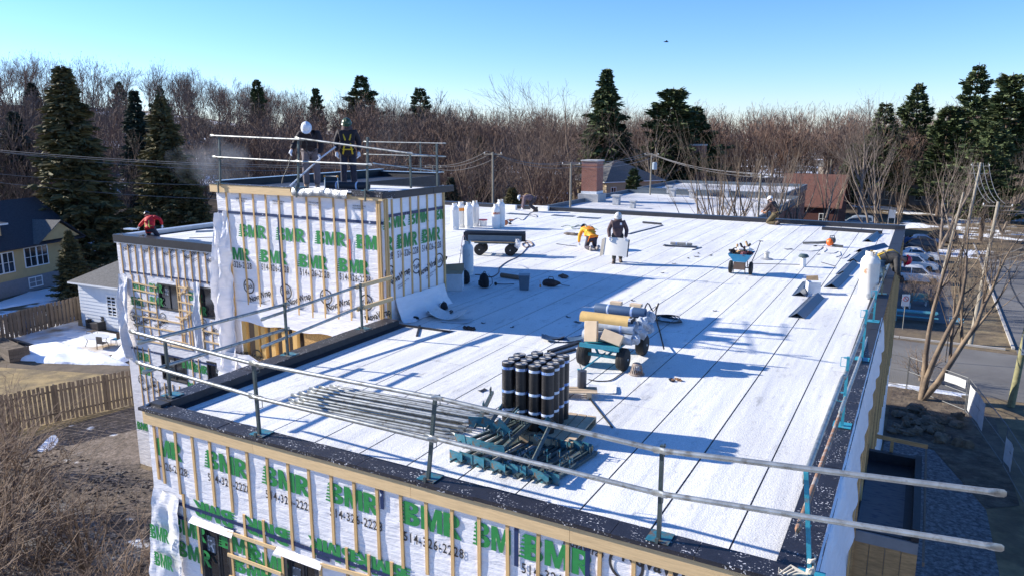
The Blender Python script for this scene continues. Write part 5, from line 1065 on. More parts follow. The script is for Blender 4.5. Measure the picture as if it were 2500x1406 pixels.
# ================================================================ pile of loose steel pipes on the roof
rd = random.Random(11)
L0, L1, R0, R1 = at(690, 992), at(838, 950), at(1100, 1072), at(1215, 1015)
k = 0
for layer, (n, lo, hi) in enumerate(((15, 0.0, 1.0), (11, 0.06, 0.9), (5, 0.2, 0.75))):
    for i in range(n):
        f = lo + (hi - lo) * (i + 0.5 * (layer % 2)) / (n - 0.2); f2 = min(1, max(0, f + rd.uniform(-0.05, 0.05)))
        a = L0.lerp(L1, f); b = R0.lerp(R1, f2); d = (b - a).normalized(); a = a + d * rd.uniform(-0.15, 0.2); b = b + d * rd.uniform(-0.25, 0.1)
        z = 0.012 + 0.026 + 0.049 * layer; a.z = z + 0.004 * (i % 2); b.z = z + 0.004 * (i % 2)
        o = pipe_mesh(MB(), a, b, 0.025).build('steel_pipe', STEELG, None, smooth=True, world=True, loc=a)
        tag(o, 'grey steel pipe with flattened ends lying in the pile on the white roof', 'pipe', 'loose pipes piled on the roof'); k += 1
o = rail_pipe(at(1100, 1058, 0.04), at(1130, 1066, 0.04), 'short flattened pipe end lying beside the pile of pipes'); o.name = 'pipe_offcut'

# ================================================================ heap of blue guardrail brackets
def bracket_mesh():
    mb = MB(); mb.beam((0.0, 0, 0.035), (1.12, 0, 0.035), 0.05, 0.045); a = mb.mesh('bracket_bar', TEALD)
    mb = MB(); mb.box(-0.010, 0.0, -0.11, 0.12, -0.0, 0.155); b = mb.mesh('bracket_plate', TEAL)
    mb = MB(); mb.tube([(-0.01, 0, 0.05), (-0.13, 0, 0.05)], 0.017, 8); c = mb.mesh('bracket_pin', TEALD)
    mb = MB()
    mb.tube([(.42, 0.0, 0.055), (.42, 0.0, 0.17), (.49, 0.0, 0.17), (.49, 0.0, 0.09)], 0.010, 6); d = mb.mesh('bracket_hook', TEAL); mb = MB()
    mb.tube([(.95, 0.0, 0.055), (.95, 0.0, 0.17), (1.02, 0.0, 0.17), (1.02, 0.0, 0.09)], 0.010, 6); e = mb.mesh('bracket_hook', TEALD); return a, b, c, d, e
BM = bracket_mesh()
def bracket(p, yaw, tilt=0.0, roll=0.0, lb='rusty blue guardrail bracket lying in the heap by the pallet'):
    t = thing('guardrail_bracket', lb, 'bracket', p, 0, 'brackets heaped on the roof'); t.rotation_euler = (roll, tilt, yaw)
    for me, nm in zip(BM, ('bar', 'base_plate', 'pin', 'hook', 'hook')): inst(nm, me, t)
    return t
A, B = at(1118, 1128), at(1350, 1186); D = at(1448, 1118); ax = D - B; yaw = math.atan2(ax.y, ax.x)
for i in range(10):
    p = A.lerp(B, i / 9.0) + Vector((rd.uniform(-.03, .03), rd.uniform(-.04, .04), 0.012)); bracket(p, yaw + rd.uniform(-0.03, 0.03), 0, 0)
for i in range(5):
    p = (A + ax).lerp(B + ax, 0.45 + i / 9.0) + Vector((rd.uniform(-.03, .05), rd.uniform(-.02, .08), 0.016 + 0.002 * i)); bracket(p, yaw + math.pi + rd.uniform(-0.03, 0.03), 0, 0)
for i in range(5):
    p = at(1128 + 22 * i, 1118 + 9 * i) + Vector((0, 0, 0.20 + 0.012 * i)); bracket(p, yaw + 0.10 * i - 0.2, -0.03, rd.uniform(-0.2, 0.2))
for i in range(3):
    p = at(1165 + 26 * i, 1098 + 8 * i) + Vector((0, 0, 0.36 + 0.02 * i)); bracket(p, yaw + 0.45 - 0.1 * i, -0.08, 0.4 * i)
bracket(at(1345, 1100) + Vector((0, 0, 0.34)), yaw + math.pi + 0.35, 0.10, 0.9, 'bright blue bracket lying crosswise on top of the heap')

# ================================================================ pallet of membrane rolls
def roll_meshes(r=0.097, h=1.0):
    mb = MB(); n = 22; prof = [(r * 0.985, 0), (r, 0.01), (r * 1.0, h * 0.5), (r, h - 0.012), (r * 0.97, h), (r * 0.90, h - 0.004)]
    mb.lathe(prof, n); mb.v = [(x * (1 + 0.014 * math.sin(3 * math.atan2(y, x) + 2)), y * (1 + 0.014 * math.sin(3 * math.atan2(y, x) + 2)), z) for x, y, z in mb.v]
    mb.tube([(r * 1.0, 0.0, 0.0), (r * 1.02, 0.0, h)], 0.006, 6)
    body = mb.mesh('roll_body', mat('bitumen_roll', (0.020, 0.018, 0.018), 0.38, var=0.3, scale=7, bump=0.006, bscale=18, speck=((0.16, 0.15, 0.15), 60, 0.72)), smooth=True)
    bands = []
    for z in (0.26, 0.54, 0.90):
        mb = MB(); mb.lathe([(r * 1.02, z * h), (r * 1.026, z * h + 0.002), (r * 1.026, z * h + 0.038), (r * 1.02, z * h + 0.04)], 22)
        bands.append(mb.mesh('paper_band', mat('blue_band', (0.10, 0.22, 0.55), 0.5, var=0.05, c2=(0.68, 0.74, 0.82), fac2=0.47, s2=7, stretch=(1, 1, 0.1)), smooth=True))
    mb = MB(); t = [(0.012 + 0.076 * k / 70) for k in range(71)]
    mb.tube([(rr * math.cos(k * 0.45), rr * math.sin(k * 0.45), h - 0.003) for k, rr in enumerate(t)], 0.0035, 4)
    mb.lathe([(0.086, h - 0.02), (0.086, h - 0.002), (0.02, h - 0.004), (0.018, h - 0.02)], 22)
    top = mb.mesh('roll_end', mat('roll_end', (0.36, 0.35, 0.34), 0.5, 0.1, var=0.5, scale=30, c2=(0.05, 0.05, 0.05), fac2=0.55, s2=30), smooth=True)
    return body, bands, top
RB, RBN, RTP = roll_meshes()
PC = at(1345, 1052); pal = thing('pallet', 'weathered wooden pallet under the upright black membrane rolls', 'pallet', (PC.x + 0.02, PC.y + 0.48, 0.012), R(3))
mb = MB(); mb.box(-0.62, 0.62, -0.007, 0.007, 0, 0)
for k in range(8): mb = MB(); x0 = -0.60 + 0.152 * k; mb.box(x0, x0 + 0.135, -0.56, 0.56, 0.118, 0.138); mb.build('deck_board', PALLETW, pal)
for y in (-0.54, 0.0, 0.54): mb = MB(); mb.box(-0.60, 0.60, y - 0.025, y + 0.025, 0.022, 0.117); mb.build('stringer', PALLETW, pal)
for x0 in (-0.6, -0.07, 0.47): mb = MB(); mb.box(x0, x0 + 0.13, -0.56, 0.56, 0.0, 0.021); mb.build('bottom_board', PALLETW, pal)
zt = 0.15
tops = [(1241, 882), (1274, 886), (1302, 891), (1331, 894), (1250, 871), (1281, 876), (1311, 881), (1342, 885), (1300, 868), (1327, 873), (1358, 877), (1331, 855), (1340, 864), (1370, 868), (1360, 857)]
c0, c1, c2_ = at(1241, 882, 1.15), at(1331, 894, 1.15), at(1370, 868, 1.15)
ux = (c1 - c0); ux.z = 0; uy = Vector((-ux.y, ux.x, 0)).normalized(); ux.normalize()
for j in range(4):
    for i in range(4):
        if j == 3 and i == 0: continue
        p = c0 + ux * (0.212 * i) + uy * (0.205 * j) + Vector((rd.uniform(-.006, .006), rd.uniform(-.006, .006), 0)); p.z = 0.1505
        t = thing('membrane_roll', 'upright black membrane roll with blue bands standing on the pallet', 'roll', p, rd.uniform(0, 6), 'membrane rolls standing on the pallet')
        inst('roll_body', RB, t); inst('roll_end', RTP, t)
        for b_ in RBN: inst('paper_band', b_, t)
lastp = c0
pal.location = (c0.x + 0.48, c0.y + 0.36, 0.012); pal.rotation_euler[2] = math.atan2(ux.y, ux.x)

# ================================================================ four-wheeled carts
def wheel(parent, c, axis, r=0.21, w=0.17, rimc=None):
    mb = MB(); d = Vector(axis).normalized()
    prof = [(r * 0.56, -w / 2), (r * 0.80, -w / 2), (r * 0.95, -w * 0.42), (r, -w * 0.25), (r, w * 0.25), (r * 0.95, w * 0.42), (r * 0.80, w / 2), (r * 0.56, w / 2)]
    mb.lathe(prof, 28, c, axis)
    for k in (-0.16, 0, 0.16): mb.lathe([(r * 1.004, k * w - 0.012), (r * 1.02, k * w - 0.008), (r * 1.02, k * w + 0.008), (r * 1.004, k * w + 0.012)], 28, c, axis)
    ty_ = mb.build('wheel', RUBBER, parent, smooth=True)
    mb = MB(); mb.lathe([(r * 0.2, -w * 0.40), (r * 0.50, -w * 0.36), (r * 0.56, -w * 0.49), (r * 0.57, -w * 0.3), (r * 0.57, w * 0.3), (r * 0.56, w * 0.49), (r * 0.50, w * 0.36), (r * 0.2, w * 0.40)], 24, c, axis)
    mb.lathe([(0.022, -w * 0.56), (0.022, w * 0.56)], 10, c, axis); mb.build('rim', rimc or simple('rim_paint', (0.62, 0.61, 0.56), 0.5), ty_, smooth=True)
BLUEF = mat('blue_frame_paint', (0.02, 0.22, 0.30), 0.45, var=0.15, scale=6)
FL, FR_, RR = at(1424, 889), at(1521, 904), at(1556, 864)
cx_ = FR_ - FL; cy_ = RR - FR_; tw_ = cx_.length; lw_ = 1.15
c1_ = (FL + FR_) / 2; t = thing('platform_cart', 'blue four-wheeled cart with fat black tyres loaded with membrane rolls', 'cart', (c1_.x, c1_.y, 0.012), math.atan2(cx_.y, cx_.x)); CART1 = t
W2 = tw_ / 2 - 0.0
for x in (-W2, W2):
    for y in (0.0, lw_): wheel(t, (x * 0.98, y, 0.215), (1, 0, 0), 0.215, 0.19)
mb = MB(); mb.beam((-W2 + 0.06, 0, 0.23), (W2 - 0.06, 0, 0.23), 0.05, 0.06); mb.build('axle', BLUEF, t)
mb = MB(); mb.beam((-W2 + 0.06, lw_, 0.23), (W2 - 0.06, lw_, 0.23), 0.05, 0.06); mb.build('axle', BLUEF, t)
mb = MB()
for s in (-1, 1): mb.beam((s * 0.10, 0, 0.25), (s * 0.26, 0.12, 0.43), 0.035, 0.035); mb.beam((s * 0.1, lw_, 0.25), (s * 0.26, lw_ - 0.1, 0.43), 0.035, 0.035)
mb.build('strut', BLUEF, t)
mb = MB(); mb.box(-0.36, 0.36, -0.22, lw_ + 0.22, 0.43, 0.47); mb.box(-0.40, 0.40, -0.25, -0.21, 0.42, 0.50); mb.build('platform', BLUEF, t)
mb = MB(); mb.tube([(0.05, -0.02, 0.30), (0.03, -0.20, 0.28), (-0.10, -0.38, 0.16), (-0.22, -0.50, 0.05)], 0.015, 8); mb.tube([(-0.32, -0.50, 0.045), (-0.13, -0.52, 0.045)], 0.018, 8); mb.build('tow_bar', BLUEF, t, smooth=True)
GREYR = mat('grey_membrane_roll', (0.34, 0.39, 0.46), 0.6, var=0.15, scale=6, bump=0.004, bscale=20, c2=(0.48, 0.50, 0.52), fac2=0.6, s2=4)
def lying_roll(c, ax, L_, r, label, m_=None, par=None, grp=None, endm=None):
    a = Vector(c) - Vector(ax) * L_ / 2; o = thing('membrane_roll', label, 'roll', c, 0, grp)
    mb = MB(); pr = [(r * 0.97, 0), (r, 0.01), (r, L_ - 0.01), (r * 0.97, L_), (r * 0.35, L_ - 0.01), (r * 0.3, L_ - 0.05)]
    mb.lathe(pr, 20, a - Vector(c), ax); mb.build('roll_body', m_ or GREYR, o, smooth=True)
    for f in (0.25, 0.72): mb = MB(); mb.lathe([(r * 1.012, L_ * f), (r * 1.02, L_ * f + 0.003), (r * 1.02, L_ * f + 0.04), (r * 1.012, L_ * f + 0.043)], 20, a - Vector(c), ax); mb.build('paper_band', MATS['blue_band'], o, smooth=True)
    return o
Mx = wm(t); axx = (Mx.to_3x3() @ Vector((1, 0, 0)))
k = 0
for y, z, r, m_ in ((0.12, 0.575, 0.10, None), (0.34, 0.575, 0.10, None), (0.57, 0.575, 0.10, None), (0.80, 0.575, 0.10, None), (1.04, 0.575, 0.10, None), (0.22, 0.755, 0.10, None), (0.45, 0.755, 0.10, None), (0.70, 0.755, 0.10, None), (0.94, 0.755, 0.10, None), (0.82, 0.935, 0.10, 'b')):
    c = Mx @ Vector((rd.uniform(-.03, .03) + 0.02, y, z + 0.002 * k))
    lying_roll(c, axx, 1.0 if m_ is None else 1.06, r, ('grey membrane roll in the lower layer on the blue cart' if z < .6 else 'grey membrane roll in the upper layer on the blue cart') if m_ is None else 'dark blue membrane roll lying topmost at the back of the blue cart', m_=None if m_ is None else simple('dark_blue_roll', (0.05, 0.10, 0.19), 0.5), grp=('rolls in the lower layer on the blue cart' if z < .6 else 'rolls in the upper layer on the blue cart') if m_ is None else None); k += 1
o = thing('cardboard_sheet', 'yellowish cardboard folded over the front rolls on the blue cart', 'cardboard', Mx @ Vector((-0.05, 0.28, 0.87)), t.rotation_euler[2])
mb = MB(); mb.grid(lambda u, v: Vector((-0.52 + 1.0 * u, 0.11 * math.cos(math.pi * (0.15 + v * 0.95)) * 1.15 - 0.02, 0.012 + 0.115 * math.sin(math.pi * (0.15 + v * 0.95)) - (0.03 if v > .95 else 0))), 4, 12); mb.build('sheet', mat('yellow_cardboard', (0.60, 0.40, 0.15), 0.8, var=0.12, scale=5), o, smooth=True)
sm = MB(); sm.grid(lambda u, v: Vector((0.49 + 0.03 * v, -0.02 + 0.30 * u, 0.06 - 0.42 * v)), 4, 6); sm.build('dark_flap', BLACKC, o)
for i, (x, ry, s, lb) in enumerate(((-0.22, 0.18, (0.26, 0.09, 0.40), 'tall beige foam block leaning against the rolls on the blue cart'), (0.17, -0.12, (0.40, 0.10, 0.22), 'low beige foam block tilted on the blue cart'))):
    mb = MB(); mb.cbox((0, 0, s[2] / 2), s); o = mb.build('foam_block', simple('beige_foam', (0.66, 0.50, 0.33), 0.8), None, loc=Mx @ Vector((x, -0.10, 0.505 if i == 0 else 0.53)), bevel=0.006); o.rotation_euler = (R(-16 if i == 0 else -28), R(-6 if i == 0 else 14), t.rotation_euler[2]); tag(o, lb, 'foam block')
for i, x in enumerate((-0.10, 0.32)):
    mb = MB(); mb.cbox((0, 0, 0.03), (0.24, 0.12, 0.06)); o = mb.build('foam_block', MATS['beige_foam'], None, loc=Mx @ Vector((x, 0.92, 1.045)), rz=t.rotation_euler[2], bevel=0.004); tag(o, 'small beige foam block lying on the dark blue roll', 'foam block', 'foam blocks on the dark blue roll')
# torn grey wrapping at the right end of the load
for i in range(7):
    mb = MB(); mb.blob((0, 0, 0), (0.10, 0.08, 0.10), 9, seed=i, jit=0.45); o = mb.build('wrapping_scrap', mat('grey_wrapping', (0.42, 0.46, 0.52), 0.45, var=0.3, scale=9), None, smooth=False, loc=Mx @ Vector((0.55 + 0.03 * (i % 3), 0.18 + 0.15 * i, 0.58 + 0.14 * (i % 3)))); tag(o, 'crumpled grey wrapping at the end of the rolls on the blue cart', 'wrapping', 'wrapping scraps on the blue cart')
# black hose
hp = Mx @ Vector((0.62, 1.0, 0.9)); ctr = at(1618, 782); pts = [Mx @ Vector((0.42, 1.05, 0.86)), Mx @ Vector((0.50, 1.1, 1.10)), Mx @ Vector((0.62, 1.1, 0.95)), Mx @ Vector((0.72, 1.12, 1.12)), Mx @ Vector((0.66, 1.15, 0.86)), Mx @ Vector((0.75, 1.2, 0.5)), Mx @ Vector((0.80, 1.35, 0.12))]
for k in range(56):
    a = k * 0.62 + 2.4; rr = 0.30 + 0.10 * math.sin(k * 1.3); pts.append(ctr + Vector((rr * 1.15 * math.cos(a) + 0.004 * k, rr * 0.9 * math.sin(a) - 0.003 * k, 0.03 + 0.0016 * k)))
out = []
for i in range(len(pts) - 1):
    a, b, c, d = pts[max(i - 1, 0)], pts[i], pts[i + 1], pts[min(i + 2, len(pts) - 1)]
    for k in range(4): f = k / 4; out.append(0.5 * ((2 * b) + (c - a) * f + (2 * a - 5 * b + 4 * c - d) * f ** 2 + (3 * b - a - 3 * c + d) * f ** 3))
hm = MB(); hm.tube(out, 0.014, 6)
tag(hm.build('hose', simple('black_hose', (0.02, 0.02, 0.02), 0.4), None, smooth=True, world=True, loc=ctr), 'black hose coiled on the roof behind the blue cart', 'hose')

# second cart, loaded with dark flashing
w1, w2, w3 = at(1171, 624), at(1246, 626), at(1194, 617)
ax2 = (w2 - w1); t = thing('platform_cart', 'flat cart with cream-rimmed wheels carrying dark metal flashing', 'cart', (w1.x, w1.y, 0.012), math.atan2(ax2.y, ax2.x)); CART2 = t
L2 = ax2.length
for x in (0.0, L2):
    for y in (0.0, 0.55): wheel(t, (x, y, 0.205), (0, 1, 0), 0.205, 0.13)
mb = MB(); mb.box(-0.18, L2 + 0.22, -0.08, 0.63, 0.44, 0.48); mb.build('platform', simple('dark_blue_grey', (0.05, 0.08, 0.10), 0.5), t)
for x in (0.0, L2): mb = MB(); mb.beam((x, 0.02, 0.21), (x, 0.53, 0.21), 0.05, 0.05); mb.beam((x, 0.27, 0.23), (x + (0.05 if x == 0 else -0.05), 0.27, 0.44), 0.10, 0.08); mb.build('axle', MATS['dark_blue_grey'], t)
mb = MB(); mb.box(-0.5, L2 + 0.2, -0.06, -0.02, 0.482, 0.52); tag(mb.build('board', WOODX, t, ), None)
Mx2 = wm(t)
for i, (y, z, h, x0, x1) in enumerate(((-0.05, 0.525, 0.20, -0.42, L2 + 0.42), (0.10, 0.525, 0.30, -0.62, L2 + 0.55), (0.24, 0.53, 0.32, -0.60, L2 + 0.42), (0.38, 0.525, 0.33, -0.55, L2 + 0.5))):
    mb = MB(); mb.box(x0, x1, 0, 0.006, 0.0, h); mb.box(x0, x1, 0.006, 0.12, h - 0.006, h); mb.box(x0, x1, -0.07, 0.0, 0.0, 0.006)
    tag(mb.build('metal_flashing', DARKM if i else simple('blue_grey_metal', (0.14, 0.20, 0.26), 0.35, 0.5), None, loc=Mx2 @ Vector((0, y, z)), rz=t.rotation_euler[2]), 'dark bent metal flashing stacked lengthwise on the flat cart' if i else 'pale blue-grey flashing at the near side of the flat cart', 'flashing', 'flashings stacked on the flat cart' if i else None)
PLASTIC = mat('clear_plastic', (0.70, 0.72, 0.76), 0.25, var=0.2, scale=12, alpha=0.55)
for i, (x, y, z) in enumerate(((L2 + 0.28, -0.12, 0.30), (-0.68, 0.05, 0.05))):
    mb = MB(); mb.blob((0, 0, 0.16), (0.11, 0.07, 0.17), 10, seed=20 + i, jit=0.35); o = mb.build('plastic_bag', PLASTIC, None, loc=Mx2 @ Vector((x, y, z if i == 0 else 0.01))); tag(o, ('clear plastic bag hanging from the end of the flat cart', 'crumpled clear plastic on the roof by the flat cart')[i], 'plastic bag')
# ================================================================ gas cylinders
CYLM = mat('cylinder_white', (0.74, 0.73, 0.70), 0.5, var=0.08, scale=5, c2=(0.30, 0.27, 0.24), fac2=0.70, s2=7, stretch=(1, 1, 0.45), rnd=0.05)
CYLR = mat('cylinder_rusty', (0.78, 0.74, 0.66), 0.55, var=0.10, scale=4, c2=(0.42, 0.19, 0.08), fac2=0.60, s2=5, stretch=(1, 1, 0.6))
BRASS = simple('brass', (0.45, 0.30, 0.10), 0.35, 0.8)
def cyl_meshes(m_, r=0.175, h=1.0):
    mb = MB(); mb.lathe([(r * 0.3, 0.055), (r * 0.92, 0.06), (r, 0.10), (r, 0.13), (r * 1.012, 0.135), (r * 1.012, 0.15), (r, 0.155), (r, h * 0.80), (r * 1.01, h * 0.805), (r * 1.01, h * 0.82), (r, h * 0.825), (r * 0.94, h * 0.89), (r * 0.72, h * 0.955), (r * 0.45, h * 0.985), (r * 0.12, h * .992)], 28); a = mb.mesh('cylinder_body', m_, True)
    mb = MB(); mb.lathe([(r * 0.86, 0.0), (r * 0.90, 0.0), (r * 0.90, 0.075), (r * 0.86, 0.075)], 24); b = mb.mesh('foot_ring', m_, True)
    mb = MB(); n = 14; rc = r * 0.60
    for k in range(n):
        if k % 7 in (3,): continue
        a0, a1 = 2 * math.pi * k / n, 2 * math.pi * (k + 1) / n; z0, z1 = h * 0.965, h * 1.075
        o_ = [(rc * math.cos(a0), rc * math.sin(a0), z0), (rc * math.cos(a1), rc * math.sin(a1), z0), (rc * math.cos(a1), rc * math.sin(a1), z1), (rc * math.cos(a0), rc * math.sin(a0), z1)]
        i_ = [(x * 0.93, y * 0.93, z) for x, y, z in o_]; mb.add(o_ + i_, [(0, 1, 2, 3), (7, 6, 5, 4), (2, 6, 7, 3)])
    c = mb.mesh('valve_guard', m_, False)
    mb = MB(); mb.lathe([(0.022, h * 0.99), (0.022, h * 1.06), (0.012, h * 1.07), (0.03, h * 1.075), (0.03, h * 1.095), (0.005, h * 1.10)], 10); mb.tube([(0, 0, h * 1.04), (0.06, 0, h * 1.04)], 0.014, 8); d = mb.mesh('valve', BRASS, True)
    return a, b, c, d
CM, CR = cyl_meshes(CYLM), cyl_meshes(CYLR)
def cylinder(px, py, label, ms=CM, grp=None, s=1.0, rz=0.0):
    p = at(px, py); p.z = 0.012
    t = thing('gas_cylinder', label, 'gas cylinder', p, rz, grp); t.scale = (s, s, s)
    for me, nm in zip(ms, ('cylinder_body', 'foot_ring', 'valve_guard', 'valve')): inst(nm, me, t)
    return t
cylinder(1143, 671, 'white gas cylinder standing in the tower shadow with a hose', rz=1)
for px, py, lb in ((1111, 561, 'white gas cylinder at the tower end of the cluster of four'), (1126, 556, 'gas cylinder with an orange sticker in the cluster of four'), (1145, 558, 'scuffed white gas cylinder beside the red-lidded pail'), (1160, 553, 'white gas cylinder behind the red-lidded pail')):
    cy_ = cylinder(px, py, lb, rz=px, s=1.12)
    if px == 1126: mb = MB(); mb.lathe([(.177, .70), (.178, .71), (.178, .82), (.177, .83)], 24); mb.build('sticker', simple('orange_sticker', (.7, .25, .03), .6), cy_, smooth=True)
cylinder(1211, 558, 'white gas cylinder with a red band label, right of the red pail', rz=2, s=1.05); cylinder(1222, 556, 'tall white gas cylinder behind the red-banded one', rz=4, s=1.22)
cylinder(2117, 728, 'rusty white gas cylinder at the right roof edge', CR, rz=0.5, s=1.05).scale = (1.4, 1.4, 1.2)
mb = MB(); mb.lathe([(0.178, 0.62), (0.180, 0.63), (0.180, 0.72), (0.178, 0.73)], 24); 
lbp = at(1211, 558); ob = mb.build('paper_label', simple('red_label', (0.50, 0.16, 0.10), 0.6, var=0.3, c2=(0.65, 0.5, 0.4), s2=8), None, smooth=True, loc=(0, 0, 0))
par_ = [o for o in bpy.data.objects if o.get('label', '').startswith('white gas cylinder with a red band')][0]; ob.parent = par_

# ================================================================ small things lying about
rd = random.Random(23)
def at0(px, py, z=0.012): p = at(px, py); p.z = z; return p
def scrap(px, py, sx, sy, label, m_=None, rz=0.0, curl=0.0, z=0.013, cat='membrane scrap', grp=None, name='membrane_scrap', th=0.006, two=None):
    p = at0(px, py, z); t = thing(name, label, cat, p, rz, grp) if two else None
    def F(dz): return lambda u, v: Vector(((u - .5) * sx, (v - .5) * sy, dz + curl * (abs(2 * u - 1) ** 2) + 0.25 * curl * math.sin(v * 5 + px)))
    mb = MB(); nu = 10; mb.grid(F(th), nu, 6); mb.grid(F(0.0), nu, 6); k = (nu + 1) * 7
    mb.f[len(mb.f) // 2:] = [q[::-1] for q in mb.f[len(mb.f) // 2:]]
    for j in range(6):
        mb.f.append((j * 11, (j + 1) * 11, (j + 1) * 11 + k, j * 11 + k)); mb.f.append((j * 11 + 10 + k, (j + 1) * 11 + 10 + k, (j + 1) * 11 + 10, j * 11 + 10)); mb.mi += [0, 0]
    for i in range(10):
        mb.f.append((i + k, i + 1 + k, i + 1, i)); mb.f.append((66 + i, 67 + i, 67 + i + k, 66 + i + k)); mb.mi += [0, 0]
    o = mb.build(name, m_ or BLACKC, None, loc=p, rz=rz); return tag(o, label, cat, grp)
NAVY = mat('navy_patch', (0.04, 0.055, 0.08), 0.45, var=0.2, scale=5)
for px, py, lb in ((1266, 524, 'dark membrane patch lying on the roof near the crouching man'), (1375, 528, 'dark membrane patch lying by the back parapet, behind the rope'), (1437, 533, 'dark membrane patch lying nearest the man with the board')):
    a, b = at(px - 26, py - 1), at(px + 26, py + 2); d = b - a; scrap(px, py, d.length, 0.55, lb, NAVY, math.atan2(d.y, d.x), 0.01)
def bar(a, b, w, h, label, m_=None, z=0.013, cat='flashing', name='metal_bar', prof='box', grp=None):
    A_, B_ = at(*a), at(*b); d = B_ - A_; L_ = d.length; mb = MB()
    if prof == 'box': mb.box(0, L_, -w / 2, w / 2, 0, h)
    elif prof == 'L': mb.box(0, L_, -w / 2, -w / 2 + 0.006, 0.006, h); mb.box(0, L_, -w / 2, w / 2, 0, 0.006)
    elif prof == 'C': mb.box(0, L_, -w / 2, w / 2, h - 0.006, h); mb.box(0, L_, -w / 2, -w / 2 + 0.006, 0, h - 0.006); mb.box(0, L_, w / 2 - 0.006, w / 2, 0, h - 0.006)
    elif prof == 'V':
        for s in (-1, 1): mb.add([(0, 0, h), (L_, 0, h), (L_, s * w / 2, 0.0), (0, s * w / 2, 0.0), (0, 0, h - 0.006), (L_, 0, h - 0.006), (L_, s * (w / 2 - 0.006), 0), (0, s * (w / 2 - 0.006), 0)], [(0, 3, 2, 1), (4, 5, 6, 7), (0, 4, 7, 3), (1, 2, 6, 5), (3, 7, 6, 2)])
        mb.box(0, L_, w / 2, w / 2 + 0.03, 0.0, 0.004)
    return tag(mb.build(name, m_ or DARKM, None, loc=(A_.x, A_.y, z), rz=math.atan2(d.y, d.x)), label, cat, grp)
bar((1570, 546), (1617, 550), 0.14, 0.10, 'short dark metal angle on the roof behind the man with the board', prof='L')
bar((1535, 573), (1617, 552), 0.12, 0.02, 'long dark strip slanting towards the short metal angle')
bar((2007, 562), (2153, 572), 0.20, 0.14, 'long dark metal box section near the back right corner', prof='C')
VM = simple('blue_grey_flashing', (0.055, 0.075, 0.115), 0.35, 0.5)
for a, b, lb in (((1945, 777), (1996, 726), 'bent blue-grey flashing nearest the front, beside the white carton'), ((1952, 724), (1978, 690), 'bent blue-grey flashing behind the white carton'), ((2029, 704), (2060, 674), 'bent blue-grey flashing, first of the row of three'), ((2057, 672), (2083, 645), 'bent blue-grey flashing, middle of the row of three'),
                 ((2082, 641), (2112, 616), 'bent blue-grey flashing, last of the row of three'), ((2118, 592), (2141, 573), 'bent blue-grey flashing by the long box section'), ((2098, 617), (2158, 602), 'bent blue-grey flashing lying askew beside the leaning man')):
    bar(a, b, 0.36, 0.13, lb, VM, prof='V', name='bent_flashing')
bar((950, 790), (1103, 811), 0.14, 0.05, 'long dark flashing strip lying in the shadow of the tower', prof='L'); bar((1025, 796), (1018, 822), 0.05, 0.02, 'short brown strip under the long flashing in the shadow')
bar((1437, 972), (1495, 1046), 0.02, 0.02, 'thin black rod slanting over the sunlit roof', simple('black_iron', (0.02, 0.02, 0.02), 0.5), cat='rod', name='rod')
bar((1690, 612), (1712, 606), 0.05, 0.02, 'little dark strip by the folded membrane')
for a, b, lb in (((1835, 645), (1965, 648), 'thin grey stick lying across to the white vent'), ((2005, 642), (2040, 652), 'thin dark stick right of the white vent'), ((1995, 623), (2002, 622), 'tiny dark stick beside the cable')): bar(a, b, 0.03, 0.015, lb, cat='stick', name='stick')
# folded membrane, sheets, scraps
scrap(1660, 603, 1.3, 0.40, 'folded black membrane strip curled up on the roof', BLACKC, R(8), 0.02)
o = lying_roll(at0(1663, 600, 0.075), Vector((math.cos(0.1), math.sin(0.1), 0)), 0.85, 0.055, 'small half-unrolled membrane lying on the black strip', m_=simple('grey_felt', (0.25, 0.25, 0.24), 0.8))
scrap(1097, 778, 0.85, 0.55, 'curved white-topped membrane offcut lying in the tower shadow', MEMW, R(12), 0.14, z=0.07); scrap(1075, 772, 0.6, 0.4, 'black curled membrane offcut beside the white-topped one', BLACKC, R(40), 0.12); scrap(1115, 785, 0.7, 0.4, 'pale membrane offcut under the curved white-topped one', simple('pale_felt', (0.5, 0.52, 0.55), 0.8), R(15), 0.03)
scrap(975, 770, 0.5, 0.30, 'flat grey printed sheet lying near the tower corner', simple('grey_sheet', (0.22, 0.25, 0.28), 0.6, var=0.3), R(20), 0.0)
scrap(1470, 952, 0.50, 0.42, 'square white membrane sheet lying behind the pallet', MEMW, R(20), 0.02, th=0.010); scrap(1372, 832, 0.9, 0.35, 'dark blue membrane offcut beside the blue cart', simple('navy_felt', (0.05, 0.09, 0.15), 0.5), R(25), 0.08); scrap(1352, 827, 0.45, 0.2, 'small black offcut left of the dark blue one', BLACKC, R(10), 0.05)
bar((1340, 862), (1415, 838), 0.10, 0.05, 'black trim strip between the rolls and the blue cart', BLACKC, cat='trim strip', name='trim_strip', prof='C'); bar((1345, 872), (1405, 855), 0.06, 0.04, 'second black trim strip under the cart wheel', BLACKC, cat='trim strip', name='trim_strip', prof='C')
for px, py, s in ((1387, 775, .12), (1410, 788, .18), (1545, 735, .1), (1700, 628, .18), (1705, 620, .12), (1735, 625, .14), (1680, 632, .12), (1645, 645, .14), (1925, 610, .30), (1990, 602, .2), (1617, 668, .12), (1250, 800, .1), (1180, 790, .1), (1745, 760, .1), (1640, 930, 0.16), (1178, 955, .16)):
    scrap(px, py, s, s * 0.5, 'tiny black membrane snippet dropped on the white roof', BLACKC, rd.uniform(0, 3), 0.015, grp='snippets scattered on the roof')
mb = MB()
for i in range(9): mb.blob((rd.uniform(-.1, .1), rd.uniform(-.07, .07), 0.02), (0.035, 0.02, 0.02), 6, seed=i, jit=0.4)
